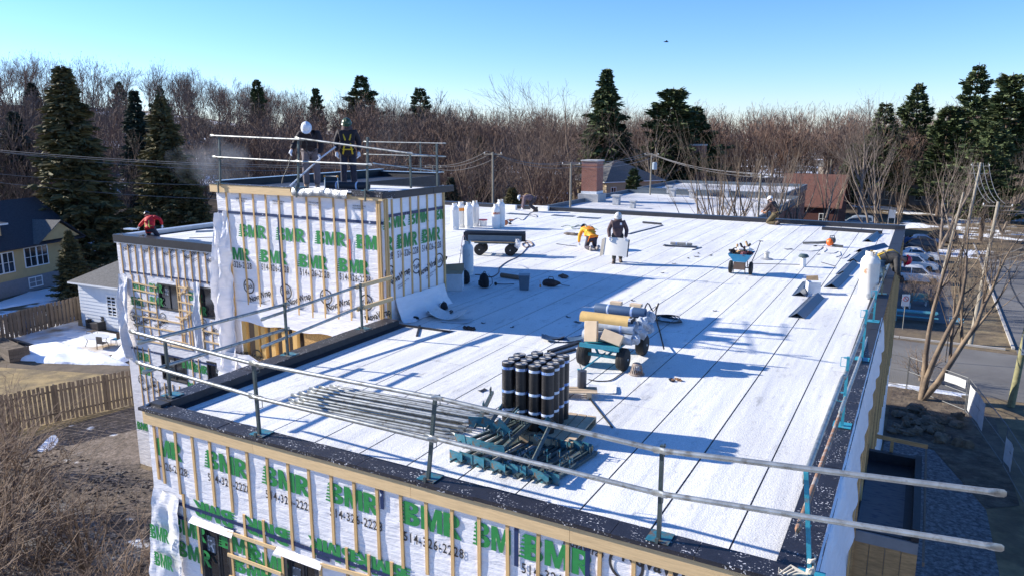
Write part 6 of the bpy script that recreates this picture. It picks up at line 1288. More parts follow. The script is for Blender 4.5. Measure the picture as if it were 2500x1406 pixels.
tag(mb.build('debris', simple('brown_debris', (0.22, 0.11, 0.05), 0.8), None, loc=at0(1650, 929)), 'little heap of brown debris on the sunlit roof', 'debris')
# carton, bags, pails
p = at0(1096, 706); t = thing('carton', 'white carton with brown open flaps at the foot of the tower', 'box', p, R(28))
mb = MB(); mb.box(-0.42, 0.42, -0.28, 0.28, 0, 0.48); mb.build('box_body', simple('white_card', (0.68, 0.70, 0.72), 0.7), t); 
mb = MB(); mb.box(-0.41, 0.41, -0.27, 0.27, 0.481, 0.486); mb.build('box_top', CARD, t)
for q in (((-0.42, -0.28, 0.48), (-0.42, 0.28, 0.48), (-0.72, 0.34, 0.56), (-0.74, -0.2, 0.50)), ((-0.42, 0.28, 0.48), (0.42, 0.28, 0.48), (0.40, 0.55, 0.66), (-0.5, 0.52, 0.60))): mb = MB(); mb.add(q, [(0, 1, 2, 3)]); mb.build('flap', CARD, t)
o = MB(); o.blob((0, 0, 0.05), (0.35, 0.14, 0.10), 10, seed=3, jit=0.3); tag(o.build('burlap', simple('brown_burlap', (0.10, 0.055, 0.03), 0.9), None, loc=at0(1068, 672, 0.52)), 'scorched brown cloth draped on top of the white carton', 'cloth')
def backpack(px, py, label, rz, yellow=False):
    t = thing('backpack', label, 'backpack', at0(px, py), rz)
    mb = MB(); mb.lathe([(0.10, 0.0), (0.17, 0.03), (0.18, 0.18), (0.15, 0.32), (0.08, 0.40), (0.02, 0.42)], 14, sx=1.0, sy=0.7); mb.build('bag_body', BLACK, t, smooth=True)
    mb = MB(); mb.lathe([(0.05, 0.05), (0.10, 0.07), (0.10, 0.2), (0.04, 0.23)], 10, (0, -0.12, 0), sx=1.1, sy=0.5); mb.build('pocket', BLACK, t, smooth=True)
    for s in (-1, 1): mb = MB(); mb.tube([(s * 0.08, 0.10, 0.36), (s * 0.12, 0.20, 0.26), (s * 0.14, 0.20, 0.1), (s * 0.12, 0.12, 0.03)], 0.016, 6, flat=0.5); mb.build('strap', simple('yellow_strap', (0.6, 0.45, 0.03), 0.7) if yellow and s > 0 else BLACK, t, smooth=True)
    mb = MB(); mb.tube([(-0.04, 0.02, 0.41), (-0.03, 0.02, 0.46), (0.03, 0.02, 0.46), (0.04, 0.02, 0.41)], 0.010, 6); mb.build('handle', BLACK, t, smooth=True)
    return t
backpack(1134, 694, 'black backpack with a yellow strap behind the white carton', R(60), True); backpack(1182, 702, 'slumped black backpack in the shadow by the white carton', R(-20)); backpack(1084, 757, 'small dark bag behind the membrane offcuts', R(80)).scale = (.6, .6, .5)
mb = MB(); mb.tube([(0, 0, .03), (0.3, 0.04, 0.03), (0.55, 0.05, 0.05)], 0.012, 6); mb.blob((0, 0, 0.04), (0.05, 0.05, 0.05), 8, seed=2, jit=.1); tag(mb.build('torch', BLACK, None, loc=at0(1210, 697), rz=R(15)), 'short black torch lance lying by the slumped backpack', 'torch')
for px, py, lb in ((1008, 780, 'pair of black gloves by the long flashing in the shadow'), (1145, 806, 'dark crumpled glove lying alone on the shaded roof')):
    mb = MB()
    for i in range(4): mb.blob((0.07 * i - 0.1, 0.02 * (i % 2), 0.04), (0.06, 0.05, 0.045), 8, seed=i + px, jit=0.3)
    tag(mb.build('gloves', BLACK, None, loc=at0(px, py)), lb, 'glove')
p = at0(1280, 707); t = thing('pail', 'square dark grey pail with a lid standing in the shadow', 'pail', p, R(25))
mb = MB(); mb.add([(-.13, -.13, 0), (.13, -.13, 0), (.13, .13, 0), (-.13, .13, 0), (-.155, -.155, .40), (.155, -.155, .40), (.155, .155, .40), (-.155, .155, .40)], [(3, 2, 1, 0), (0, 1, 5, 4), (1, 2, 6, 5), (2, 3, 7, 6), (3, 0, 4, 7), (4, 5, 6, 7)]); mb.build('pail_body', simple('slate_plastic', (0.10, 0.14, 0.18), 0.45), t, bevel=0.02)
mb = MB(); mb.box(-.165, .165, -.165, .165, .401, .44); mb.build('lid', simple('slate_lid', (0.16, 0.20, 0.25), 0.45), t, bevel=0.012)
mb = MB(); mb.tube([(0.17, -.13, .36), (.19, 0, .28), (.17, .13, .36)], 0.007, 6); mb.build('handle', WHITEP, t)
mb = MB(); mb.tube([(-0.45, 0, .07), (0.42, 0, .07)], 0.07, 14); tag(mb.build('cardboard_tube', mat('brown_tube', (0.24, 0.15, 0.10), 0.8), None, smooth=True, loc=at0(1252, 682), rz=R(-8)), 'brown cardboard tube lying behind the grey pail', 'tube')
p = at0(1345, 700); t = thing('tool_bag', 'brown leather tool bag with a trailing strap in the shadow', 'tool bag', p, R(20))
mb = MB(); mb.blob((0, 0, 0.10), (0.26, 0.14, 0.12), 12, seed=4, jit=0.15); mb.build('bag_body', simple('brown_leather', (0.055, 0.03, 0.025), 0.7), t); mb = MB(); mb.tube([(-.08, 0, .2), (-.06, 0, .28), (.05, 0, .28), (.08, 0, .2)], .012, 6); mb.build('handle', MATS['brown_leather'], t); mb = MB(); mb.tube([(.22, 0, .14), (.32, 0.02, .05), (.55, 0.04, .02)], .02, 6, flat=.4); mb.build('strap', BLACK, t)
mb = MB(); mb.blob((0, 0, 0.06), (0.16, 0.11, 0.07), 9, seed=9, jit=0.4); tag(mb.build('rag', simple('brown_rag', (0.16, 0.10, 0.08), 0.9), None, loc=at0(1376, 680)), 'crumpled brown rag at the edge of the tower shadow', 'rag')
mb = MB(); mb.tube([(0, 0, 0), (0, 0, .08)], .025, 8); mb.tube([(0, 0, .08), (-0.02, 0, .2)], .006, 5); tag(mb.build('brush', simple('orange_handle', (.5, .2, .05), .5), None, loc=at0(1319, 702)), 'small upright brush left of the brown tool bag', 'brush')
p = at0(1180, 553); t = thing('pail', 'white pail with a red lid among the gas cylinders', 'pail', p)
mb = MB(); mb.lathe([(0.16, 0), (0.19, 0.28)], 18); mb.build('pail_body', WHITEP, t, smooth=True); mb = MB(); mb.lathe([(0.195, 0.281), (0.205, 0.285), (0.205, 0.32), (0.18, 0.325)], 18); mb.build('lid', simple('red_plastic', (0.5, 0.02, 0.03), 0.4), t, smooth=True)
p = at0(1234, 552); t = thing('power_saw', 'small orange and white power saw beside the tall gas cylinder', 'power tool', p, R(40)); mb = MB(); mb.lathe([(0.13, -.01), (0.13, .01)], 18, (0, 0, .14), (0, 1, 0)); mb.build('blade_guard', simple('saw_orange', (.5, .16, .06), .5), t); mb = MB(); mb.blob((0.05, .09, .16), (.12, .08, .09), 9, seed=6, jit=.15); mb.build('motor', WHITEP, t); mb = MB(); mb.tube([(0.05, .09, .24), (0.16, .09, .28), (.22, .09, .2)], .02, 7); mb.build('handle', BLACK, t)
p = at0(1248, 549); t = thing('power_drill', 'small cordless drill standing on its battery', 'power tool', p, R(10)); mb = MB(); mb.tube([(-.1, 0, .22), (.12, 0, .22)], .04, 9); mb.build('drill_body', simple('drill_red', (.3, .1, .05), .5), t, smooth=True); mb = MB(); mb.tube([(-.04, 0, .2), (-.05, 0, .06)], .025, 8); mb.cbox((-.05, 0, .03), (.12, .08, .06)); mb.build('grip', BLACK, t)
def cable(pxs, r, label, m_, z=0.02, name='hose', cat='hose'):
    pts = [at0(a[0], a[1], a[2] if len(a) > 2 else z) for a in pxs]; out = []
    for i in range(len(pts) - 1):
        a, b = pts[max(i - 1, 0)], pts[i]; c, d = pts[i + 1], pts[min(i + 2, len(pts) - 1)]
        for k in range(5): t_ = k / 5; out.append(0.5 * ((2 * b) + (c - a) * t_ + (2 * a - 5 * b + 4 * c - d) * t_ ** 2 + (3 * b - a - 3 * c + d) * t_ ** 3))
    out.append(pts[-1]); return tag(MB().tube(out, r, 6).build(name, m_, None, smooth=True, world=True, loc=pts[0]), label, cat)
BH = simple('black_hose', (0.02, 0.02, 0.02), 0.4); DR = simple('dark_red_hose', (0.06, 0.025, 0.025), 0.5); GRN = simple('green_rope', (0.10, 0.16, 0.11), 0.8)
cable([(1292, 600), (1270, 625), (1240, 640), (1220, 655), (1217, 668), (1200, 678), (1180, 674), (1160, 672)], 0.016, 'dark red hose snaking from the flat cart to the tower shadow', DR)
cable([(1290, 600), (1280, 590), (1295, 592), (1300, 602), (1282, 606), (1275, 598), (1290, 594), (1303, 600)], 0.018, 'coil of brown hose at the end of the flat cart', simple('brown_hose', (0.18, 0.12, 0.08), 0.6), 0.03)
cable([(1140, 668, 1.05), (1131, 640, 0.9), (1122, 662, 0.3), (1112, 668), (1100, 671)], 0.010, 'thin hose hanging from the valve of the shaded gas cylinder', simple('red_brown_hose', (0.12, 0.04, 0.03), 0.5))
cable([(1240, 547), (1262, 534), (1276, 539), (1290, 528), (1310, 532), (1308, 526), (1292, 523), (1300, 520)], 0.015, 'black lead looping across the back of the roof', BH)
cable([(960, 742), (985, 745), (1010, 744), (1040, 738), (1070, 733), (1092, 726)], 0.022, 'black rubber edging curving round the loose sheet at the tower', BH, 0.03); cable([(952, 757), (1000, 759), (1040, 756), (1085, 748)], 0.014, 'thin black strip running from the tower corner', BH)
cable([(1370, 556), (1385, 552), (1400, 556), (1412, 551), (1425, 557), (1408, 561), (1395, 558), (1420, 553), (1440, 559), (1458, 562), (1440, 556), (1425, 560)], 0.012, 'tangle of green rope beyond the hi-vis worker', GRN, 0.03, 'rope', 'rope')
cable([(1945, 612), (1975, 615), (2000, 612), (2010, 606), (2018, 611), (2012, 618), (2035, 620), (2048, 615), (2052, 625), (2040, 630), (2060, 632), (2075, 622)], 0.010, 'grey cord looping by the leaf blower', simple('grey_cord', (0.3, 0.3, 0.28), 0.6), 0.02, 'cord', 'cord')
cable([(1437, 928), (1460, 932), (1490, 930), (1510, 918), (1528, 905)], 0.010, 'black lead running from the pallet offcut towards the roof drain', BH)
mb = MB(); mb.blob((0, 0, .05), (.38, .16, .06), 12, seed=7, jit=.3); tag(mb.build('folded_tarp', simple('grey_brown_canvas', (.18, .15, .12), .9), None, loc=at0(1397, 575)), 'folded brown canvas lying left of the hi-vis worker', 'canvas')
scrap(1383, 600, 1.0, 0.10, 'dark strip on the roof left of the hi-vis worker', BLACKC, R(-12), 0.01); 
# vents, drains
def strainer(px, py, label, s=1.0):
    t = thing('roof_drain', label, 'roof drain', at0(px, py)); t.scale = (s, s, s); g = mat('drain_iron', (0.36, 0.30, 0.26), 0.6, 0.3, var=0.3, scale=9, c2=(.18, .10, .06), s2=8, fac2=.55)
    mb = MB(); mb.lathe([(0.15, 0), (0.155, 0.012), (0.13, 0.03), (0.115, 0.03)], 22); mb.build('collar', g, t); mb = MB(); mb.lathe([(0.07, 0.19), (0.085, 0.185), (0.085, 0.2), (0.06, 0.215), (0.02, 0.218)], 20); mb.build('crown', g, t)
    for k in range(18): a = 2 * math.pi * k / 18; mb = MB(); mb.beam((.125 * math.cos(a), .125 * math.sin(a), .02), (.08 * math.cos(a), .08 * math.sin(a), .19), .014, .010); mb.build('bar', g, t)
strainer(1554, 914, 'domed slatted roof drain in front of the blue cart')
p = at0(1960, 652); t = thing('roof_vent', 'white roof vent pipe with a dark mushroom cap', 'vent', p); mb = MB(); mb.lathe([(0.10, 0), (0.11, .02), (.09, .04), (.09, .30)], 18); mb.build('pipe', WHITEP, t, smooth=True); mb = MB(); mb.lathe([(.10, .30), (.17, .33), (.17, .36), (.12, .42), (.05, .43)], 18); mb.build('cap', simple('vent_cap', (.06, .09, .09), .5), t, smooth=True)
p = at0(1871, 634); t = thing('roof_vent', 'short grey vent stub on a wide collar', 'vent', p); mb = MB(); mb.lathe([(.22, 0), (.22, .02), (.1, .05), (.08, .06)], 18); mb.build('collar', GREYP, t, smooth=True); mb = MB(); mb.lathe([(.08, .06), (.08, .2), (.10, .205), (.10, .26), (.03, .28)], 16); mb.build('pipe', simple('pale_metal', (.55, .54, .5), .4, .3), t, smooth=True)
# carton near the flashings
p = at0(1984, 716); t = thing('carton', 'small white carton between the bent flashings', 'box', p, R(20)); mb = MB(); mb.box(-.17, .17, -.15, .15, 0, .33); mb.build('box_body', simple('white_card', (.68, .70, .72), .7), t)
for q in (((-.17, -.15, .33), (-.17, .15, .33), (-.30, .14, .44), (-.28, -.14, .42)), ((-.17, .15, .33), (.17, .15, .33), (.16, .24, .46), (-.15, .24, .44))): mb = MB(); mb.add(q, [(0, 1, 2, 3)]); mb.build('flap', CARD, t)
# leaf blower
p = at0(2025, 603); t = thing('leaf_blower', 'orange and grey leaf blower lying on the roof', 'leaf blower', p, R(-10)); mb = MB(); mb.blob((0, 0, .17), (.15, .12, .15), 12, seed=1, jit=.08); mb.build('engine', simple('bright_orange', (.75, .13, .01), .45), t, smooth=True); mb = MB(); mb.blob((.08, .05, .24), (.14, .1, .12), 10, seed=2, jit=.1); mb.build('fan_housing', simple('dark_grey_plastic', (.06, .065, .07), .5), t, smooth=True)
mb = MB(); mb.tube([(-.12, -.02, .16), (-.4, -.06, .12), (-1.0, -.1, .06)], [.06, .05, .045], 10); mb.build('tube', MATS['dark_grey_plastic'], t, smooth=True); mb = MB(); mb.tube([(-.02, 0, .3), (0, 0, .42), (.14, .02, .44), (.18, .03, .3)], .02, 7); mb.build('handle', MATS['dark_grey_plastic'], t, smooth=True); mb = MB(); mb.tube([(.1, 0, .06), (.5, .02, .05)], .05, 9); mb.build('bag_pipe', MATS['dark_grey_plastic'], t, smooth=True)
# wheelbarrow-like dump cart with rubbish
pa, pb = at(1783, 667), at(1832, 671); d = pb - pa; mid = (pa + pb) / 2; W = d.length / 2
t = thing('dump_cart', 'two-wheeled blue dump cart full of rubbish', 'cart', (mid.x, mid.y, .012), math.atan2(d.y, d.x)); RC = t
for s in (-1, 1): wheel(t, (s * W, 0, .20), (1, 0, 0), .20, .10, simple('dark_rim', (.08, .07, .06), .5))
mb = MB(); mb.tube([(-W, 0, .2), (W, 0, .2)], .018, 8); mb.build('axle', simple('black_iron', (.02, .02, .02), .5), t)
BT = simple('blue_tub', (.03, .30, .50), .45); w_, u_ = W * .78, W * 1.12
mb = MB(); mb.add([(-w_ * .8, -.3, .42), (w_ * .8, -.3, .42), (w_ * .8, .35, .42), (-w_ * .8, .35, .42), (-u_, -.42, .68), (u_, -.42, .68), (u_, .5, .68), (-u_, .5, .68)], [(3, 2, 1, 0), (0, 1, 5, 4), (1, 2, 6, 5), (2, 3, 7, 6), (3, 0, 4, 7)]); mb.build('tub', BT, t)
mb = MB()
for s in (-1, 1): mb.tube([(s * w_ * .7, -.25, .42), (s * w_ * .75, -.28, .05)], .014, 7); mb.tube([(s * W * .7, .02, .2), (s * w_ * .7, .1, .42)], .014, 7)
mb.build('frame', MATS['black_iron'], t); mb = MB(); mb.box(-w_ * .7, w_ * .7, -.29, -.275, .17, .41); mb.build('front_panel', simple('brown_board', (.12, .08, .06), .7), t)
mb = MB(); mb.tube([(u_ * .8, .1, .3), (u_ * 1.15, .45, .72), (u_ * 1.25, .8, .98)], .014, 7); mb.tube([(u_ * 1.1, .8, .97), (u_ * 1.5, .8, .97)], .014, 7); mb.build('handle', MATS['black_iron'], t, smooth=True)
tr_ = thing('rubbish_heap', 'heap of black scraps and cans piled in the blue dump cart', 'rubbish', (mid.x, mid.y, .56), t.rotation_euler[2])
for i in range(26):
    c = (rd.uniform(-u_ * .85, u_ * .85), rd.uniform(-.35, .4), rd.uniform(.05, .3)); m_ = (BLACK, BLACK, BLACK, WHITEP, CARD, simple('maroon', (.12, .03, .04), .6))[i % 6]
    mb = MB(); mb.blob(c, (rd.uniform(.06, .14), rd.uniform(.06, .12), rd.uniform(.04, .08)), 7, seed=i, jit=.4) if i % 4 else mb.tube([c, (c[0] + rd.uniform(-.2, .2), c[1] + .1, c[2] + .2)], .035, 8)
    mb.build('scrap', m_, tr_)
# offcut of pallet with a small roll behind the stack
p = at0(1415, 968); t = thing('wooden_offcut', 'nailed wooden offcut lying behind the pallet of rolls', 'wood offcut', p, R(25)); 
for i in range(3): mb = MB(); mb.box(-.32 + .05 * i, .30, -.15 + .11 * i, -.06 + .11 * i, .10, .12); mb.build('board', PALLETW, t)
mb = MB(); mb.box(-.3, -.2, -.15, .17, 0.0, .10); mb.build('board', PALLETW, t); mb = MB(); mb.box(.12, .2, -.15, .17, 0.0, .10); mb.build('board', PALLETW, t)
mb = MB(); mb.lathe([(.075, 0), (.08, .01), (.08, .30), (.05, .305)], 16); mb.tube([(0, 0, .3), (-.05, 0, .42)], .006, 5); tag(mb.build('membrane_roll', simple('grey_black_roll', (.05, .055, .07), .45), None, smooth=True, loc=at0(1420, 962, .133)), 'short dark membrane roll standing on the wooden offcut', 'roll')
# white insulation blocks by the back parapet
for px, lb in ((1240, 'white foam block leaning on the back parapet left of the crouching man'), (1332, 'white foam block against the back parapet right of the crouching man')):
    p = at0(px, 512); mb = MB(); mb.box(-.55, .55, -.1, .1, 0, .26); tag(mb.build('foam_block', simple('white_foam', (.8, .8, .78), .7), None, loc=(p.x, min(p.y, YB - .55), .012), bevel=.01), lb, 'foam block')
# things on the tower roof
c = aty(848, 448, YT + 0.75); lying_roll(Vector((c.x, YT + .75, ZT + .075)), Vector((0.97, .24, 0)).normalized(), 1.15, .10, 'black membrane roll with a white end lying on the tower roof', m_=BLACKC)
p = Vector((aty(808, 450, YT + .3).x, YT + .32, ZT - 0.02)); t = thing('roll_handler', 'metal frame with orange corners standing before the roll on the tower', 'frame', p, R(5))
for a, b in (((-.2, 0, .02), (.2, 0, .02)), ((-.24, .06, .34), (.14, .06, .34)), ((-.2, 0, .02), (-.24, .06, .34)), ((.2, 0, .02), (.14, .06, .34))): mb = MB(); mb.tube([a, b], .014, 7); mb.build('tube', STEELG, t)
for a in ((-.2, 0, .02), (.2, 0, .02), (-.24, .06, .34), (.14, .06, .34)): mb = MB(); mb.blob(a, (.03, .03, .03), 8, jit=.05); mb.build('corner', simple('orange_knob', (.6, .28, .05), .5), t)
# left wing: patches and coping lying near the red-clad man
for a, b, lb in (((478, 567), (528, 565), 'dark rectangular patch on the left wing roof'), ((505, 560), (540, 559), 'narrow dark strip behind the patch on the left wing')): bar(a, b, .6 if a[0] == 478 else .2, .01, lb, NAVY, cat='membrane scrap', name='membrane_scrap')
bar((462, 583), (545, 580), .06, .02, 'thin dark strip in front of the patch on the left wing', BLACKC, cat='strip', name='strip')
bar((310, 571), (332, 573), .3, .05, 'pale metal sheet held by the red-clad man', simple('pale_metal2', (.5, .55, .6), .35, .4), z=.202)
# ================================================================ people
def skin_obj(name, nodes, edges, m_, parent, root=0, sub=2):
    """nodes: (co, radius); a Skin surface grown over connected joints"""
    me = bpy.data.meshes.new(name); me.from_pydata([tuple(n[0]) for n in nodes], edges, [])
    o = bpy.data.objects.new(name, me); col.objects.link(o); o.parent = parent
    sk = o.modifiers.new('skin', 'SKIN'); sk.use_smooth_shade = True
    if not me.skin_vertices: me.skin_vertices
    for i, n in enumerate(nodes):
        r = n[1]; me.skin_vertices[0].data[i].radius = (r, r) if not isinstance(r, tuple) else r
        me.skin_vertices[0].data[i].use_root = (i == root)
    s = o.modifiers.new('sub', 'SUBSURF'); s.levels = sub; s.render_levels = sub
    me.materials.append(m_); return o
SKIN = simple('skin', (0.50, 0.27, 0.18), 0.55, var=0.08)
GLOVE = simple('white_glove', (0.68, 0.70, 0.76), 0.8, var=0.1)
BOOT = simple('work_boot', (0.11, 0.08, 0.06), 0.8, var=0.2)
HAIR = simple('dark_hair', (0.03, 0.02, 0.015), 0.8)
def V(*a): return Vector(a)
def hand_mesh(wrist, d, palm_n, m_, parent, name, curl=0.5, s=1.0):
    """palm, four unequal bent fingers and a thumb leaving the side of the palm; d = direction of the fingers, palm_n = out of the palm"""
    d = Vector(d).normalized(); n = Vector(palm_n); n = (n - d * n.dot(d)).normalized(); x = d.cross(n)
    w = Vector(wrist); mb = MB()
    mb.tube([w - d * 0.01 * s, w + d * 0.03 * s, w + d * 0.085 * s, w + d * 0.10 * s], [0.030 * s, 0.040 * s, 0.043 * s, 0.036 * s], 10, flat=0.6)
    for i, (off, L_) in enumerate(((-0.030, 0.070), (-0.010, 0.082), (0.010, 0.078), (0.029, 0.062))):
        b = w + d * 0.088 * s + x * off * s; a1 = curl * 0.8; a2 = curl * 1.9
        p1 = b + (d * math.cos(a1) + n * math.sin(a1)) * L_ * 0.5 * s; p2 = p1 + (d * math.cos(a2) + n * math.sin(a2)) * L_ * 0.55 * s
        mb.tube([b, p1, p2], [0.0115 * s, 0.0105 * s, 0.008 * s], 7)
    b = w + d * 0.03 * s - x * 0.035 * s; p1 = b + (d * 0.6 - x * 0.75 + n * 0.25).normalized() * 0.045 * s; p2 = p1 + (d * 0.85 - x * 0.1 + n * 0.45).normalized() * 0.038 * s
    mb.tube([b, p1, p2], [0.014 * s, 0.012 * s, 0.009 * s], 7)
    return mb.build(name, m_, parent, smooth=True)
def boot_mesh(ankle, toe_dir, m_, parent, sole=None):
    a = Vector(ankle); f = Vector(toe_dir).normalized(); mb = MB()
    up = V(0, 0, 1) if abs(f.z) < 0.6 else V(0, 0, 1)
    u = (up - f * up.dot(f)); u = u.normalized() if u.length > 1e-3 else V(0, 1, 0)
    mb.tube([a + u * 0.16, a + u * 0.06, a - u * 0.0], [0.062, 0.060, 0.058], 10)
    mb.tube([a - f * 0.075 - u * 0.035, a - f * 0.03 - u * 0.03, a + f * 0.08 - u * 0.035, a + f * 0.17 - u * 0.045, a + f * 0.205 - u * 0.052], [0.040, 0.056, 0.054, 0.046, 0.026], 10, flat=0.85)
    b = mb.build('boot', m_, parent, smooth=True)
    mb = MB(); s_ = f.cross(u); mb.beam(a - f * 0.085 - u * 0.080, a + f * 0.205 - u * 0.085, 0.092, 0.022, up=u); mb.build('sole', sole or simple('boot_sole', (0.05, 0.045, 0.04), 0.9), b)
    return b
def helmet(c, up, fwd, m_, parent, r=0.125):
    up = Vector(up).normalized(); f = Vector(fwd); f = (f - up * f.dot(up)).normalized(); s = f.cross(up); c = Vector(c); mb = MB(); n = 20; rows = 7
    for j in range(rows + 1):
        t = j / rows * math.pi / 2
        for i in range(n):
            a = 2 * math.pi * i / n; rr = r * math.cos(t)
            mb.v.append(tuple(c + f * rr * 1.13 * math.cos(a) + s * rr * 0.98 * math.sin(a) + up * r * 1.02 * math.sin(t)))
    for j in range(rows):
        for i in range(n): mb.f.append((j * n + i, j * n + (i + 1) % n, (j + 1) * n + (i + 1) % n, (j + 1) * n + i)); mb.mi.append(0)
    h = mb.build('helmet', m_, parent, smooth=True)
    mb = MB(); vv = []
    for i in range(n):
        a = 2 * math.pi * i / n; ext = 1.06 + 0.32 * max(0, math.cos(a)) ** 2
        for rr, dz in ((0.99, 0.012), (ext, -0.004 - 0.02 * max(0, math.cos(a))), (ext, -0.012 - 0.02 * max(0, math.cos(a))), (0.99, 0.0)): vv.append(c + f * r * 1.13 * rr * math.cos(a) + s * r * 0.98 * rr * math.sin(a) + up * dz)
    mb.add(vv, [(i * 4 + k, ((i + 1) % n) * 4 + k, ((i + 1) % n) * 4 + (k + 1) % 4, i * 4 + (k + 1) % 4) for i in range(n) for k in range(4)]); mb.build('brim', m_, h, smooth=True)
    mb = MB(); mb.tube([c + f * r * 1.1 * math.cos(t) + up * (r * 1.03 * math.sin(t)) for t in [math.pi * k / 10 for k in range(1, 10)]], 0.012, 6, flat=0.5); mb.build('ridge', m_, h, smooth=True)
    return h
def person(label, loc, rz, J, jacket, trousers, hat, group=None, boots=None, gloves=None, collar=None, soles=None, hood=None, straps=None, scale=1.0, skin=None, hatmat=None, hem=0.10):
    """J: joints in local metres (facing +Y): pel, chest, neck, head, hup(head up), hf(face dir), sL sR eL eR wL wR hL hR kL kR aL aR tL tR(toe dirs), fL fR(finger dirs), nL nR (palm normals)"""
    t = thing('person', label, 'person', loc, rz, group); t.scale = (scale,) * 3
    g = {k: Vector(v) for k, v in J.items()}
    hup = g['hup'].normalized(); hf = g['hf']; hf = (hf - hup * hf.dot(hup)).normalized(); hs = hf.cross(hup); H_ = g['head']
    # body: one continuous skinned figure with a face
    nodes = [(g['pel'], 0.115), ((g['pel'] + g['chest']) / 2, 0.115), (g['chest'], 0.13), (g['neck'], 0.055), (H_ - hup * 0.045, 0.066), (H_ + hup * 0.015, 0.090), (H_ + hup * 0.095, 0.070)]
    E_ = [(0, 1), (1, 2), (2, 3), (3, 4), (4, 5), (5, 6)]
    for S in 'LR':
        b = len(nodes); nodes += [(g['s' + S], 0.06), (g['e' + S], 0.042), (g['w' + S], 0.030)]; E_ += [(2, b), (b, b + 1), (b + 1, b + 2)]
        b = len(nodes); nodes += [(g['h' + S], 0.085), (g['k' + S], 0.055), (g['a' + S], 0.040)]; E_ += [(0, b), (b, b + 1), (b + 1, b + 2)]
    body = skin_obj('body', nodes, E_, skin or SKIN, t)
    fm = MB(); fc = H_ + hf * 0.083
    fm.tube([fc + hup * 0.015, fc + hf * 0.016 - hup * 0.008, fc + hf * 0.022 - hup * 0.022, fc - hup * 0.03], [0.008, 0.011, 0.014, 0.008], 7); fm.build('nose', skin or SKIN, t, smooth=True)
    for s in (-1, 1):
        fm = MB(); fm.blob(fc - hf * 0.006 + hs * s * 0.032 + hup * 0.016, (0.010, 0.010, 0.008), 8, jit=0); fm.build('eye', simple('eye', (0.06, 0.04, 0.03), 0.3), t)
        fm = MB(); fm.blob(H_ + hs * s * 0.088 - hup * 0.005, (0.014, 0.022, 0.030), 8, jit=0); fm.build('ear', skin or SKIN, t, smooth=True)
    fm = MB(); fm.tube([fc - hf * 0.004 - hup * 0.050 - hs * 0.024, fc + hf * 0.003 - hup * 0.052, fc - hf * 0.004 - hup * 0.050 + hs * 0.024], [0.004, 0.006, 0.004], 6); fm.build('mouth', simple('lips', (0.35, 0.13, 0.10), 0.5), t, smooth=True)
    fm = MB(); fm.lathe([(0.099, 0.0), (0.100, 0.03), (0.08, 0.08), (0.02, 0.11)], 14, H_ - hf * 0.012 + hup * 0.005, hup); fm.build('hair', HAIR, t, smooth=True)
    # jacket
    d = (g['chest'] - g['pel']).normalized(); side = (g['sR'] - g['sL']).normalized()
    jn = [(g['pel'] - d * hem, 0.185), (g['pel'] + d * 0.06, 0.18), ((g['pel'] + g['chest']) / 2 + d * 0.02, 0.18), (g['chest'] + d * 0.02, 0.18), ((g['chest'] + g['neck']) / 2 + d * 0.03, 0.115), (g['neck'] + d * 0.01, 0.082)]
    JE = [(0, 1), (1, 2), (2, 3), (3, 4), (4, 5)]
    for S, sg in (('L', -1), ('R', 1)):
        b = len(jn); el = g['e' + S]; wr = g['w' + S]; jn += [(g['s' + S], 0.098), ((g['s' + S] + el) / 2, 0.084), (el, 0.075), ((el + wr) / 2, 0.068), (el.lerp(wr, 0.93), 0.058)]; JE += [(3, b), (b, b + 1), (b + 1, b + 2), (b + 2, b + 3), (b + 3, b + 4)]
    skin_obj('jacket', jn, JE, jacket, t, root=1)
    # trousers
    tn = [(g['pel'] + d * 0.03, 0.14)]; TE = []
    for S in 'LR':
        b = len(tn); h_, k_, a_ = g['h' + S], g['k' + S], g['a' + S]; tn += [(h_, 0.122), ((h_ + k_) / 2, 0.105), (k_, 0.088), ((k_ + a_) / 2, 0.084), (k_.lerp(a_, 0.92), 0.080)]; TE += [(0, b), (b, b + 1), (b + 1, b + 2), (b + 2, b + 3), (b + 3, b + 4)]
    skin_obj('trousers', tn, TE, trousers, t)
    for S in 'LR':
        boot_mesh(g['a' + S], g['t' + S], boots or BOOT, t, soles); hand_mesh(g['w' + S], g['f' + S], g['n' + S], gloves or GLOVE, t, 'glove', curl=0.55)
    if hatmat: helmet(H_ + hup * 0.030 - hf * 0.005, hup, hf, hatmat, t)
    if hood:
        mb = MB(); mb.lathe([(0.10, -0.06), (0.135, -0.02), (0.125, 0.05), (0.10, 0.09)], 14, g['neck'] - hf * 0.02 + hup * 0.01, (g['neck'] - g['chest'])); mb.build('hood', hood, t, smooth=True)
    if straps:
        bk = side.cross(d)              # forward normal of the torso
        for s in (-1, 1):
            for fb in (1, -1):
                n_ = bk * fb; a = g['chest'] + side * s * 0.095
                mb = MB(); mb.tube([a + d * 0.16, a + d * 0.09 + n_ * 0.12, a - d * 0.05 + n_ * 0.165 - side * s * (0.04 if fb < 0 else 0.0), g['pel'] + side * s * 0.10 + n_ * 0.165, g['pel'] - d * 0.10 + side * s * 0.12 + n_ * 0.14], 0.020, 6, flat=0.4); mb.build('harness_strap', straps, t, smooth=True)
        mb = MB(); mb.tube([g['pel'] + d * 0.02 + (side * math.cos(a) + bk * math.sin(a)) * 0.176 for a in [2 * math.pi * k / 16 for k in range(17)]], 0.018, 6); mb.build('belt', straps, t, smooth=True)
    return t
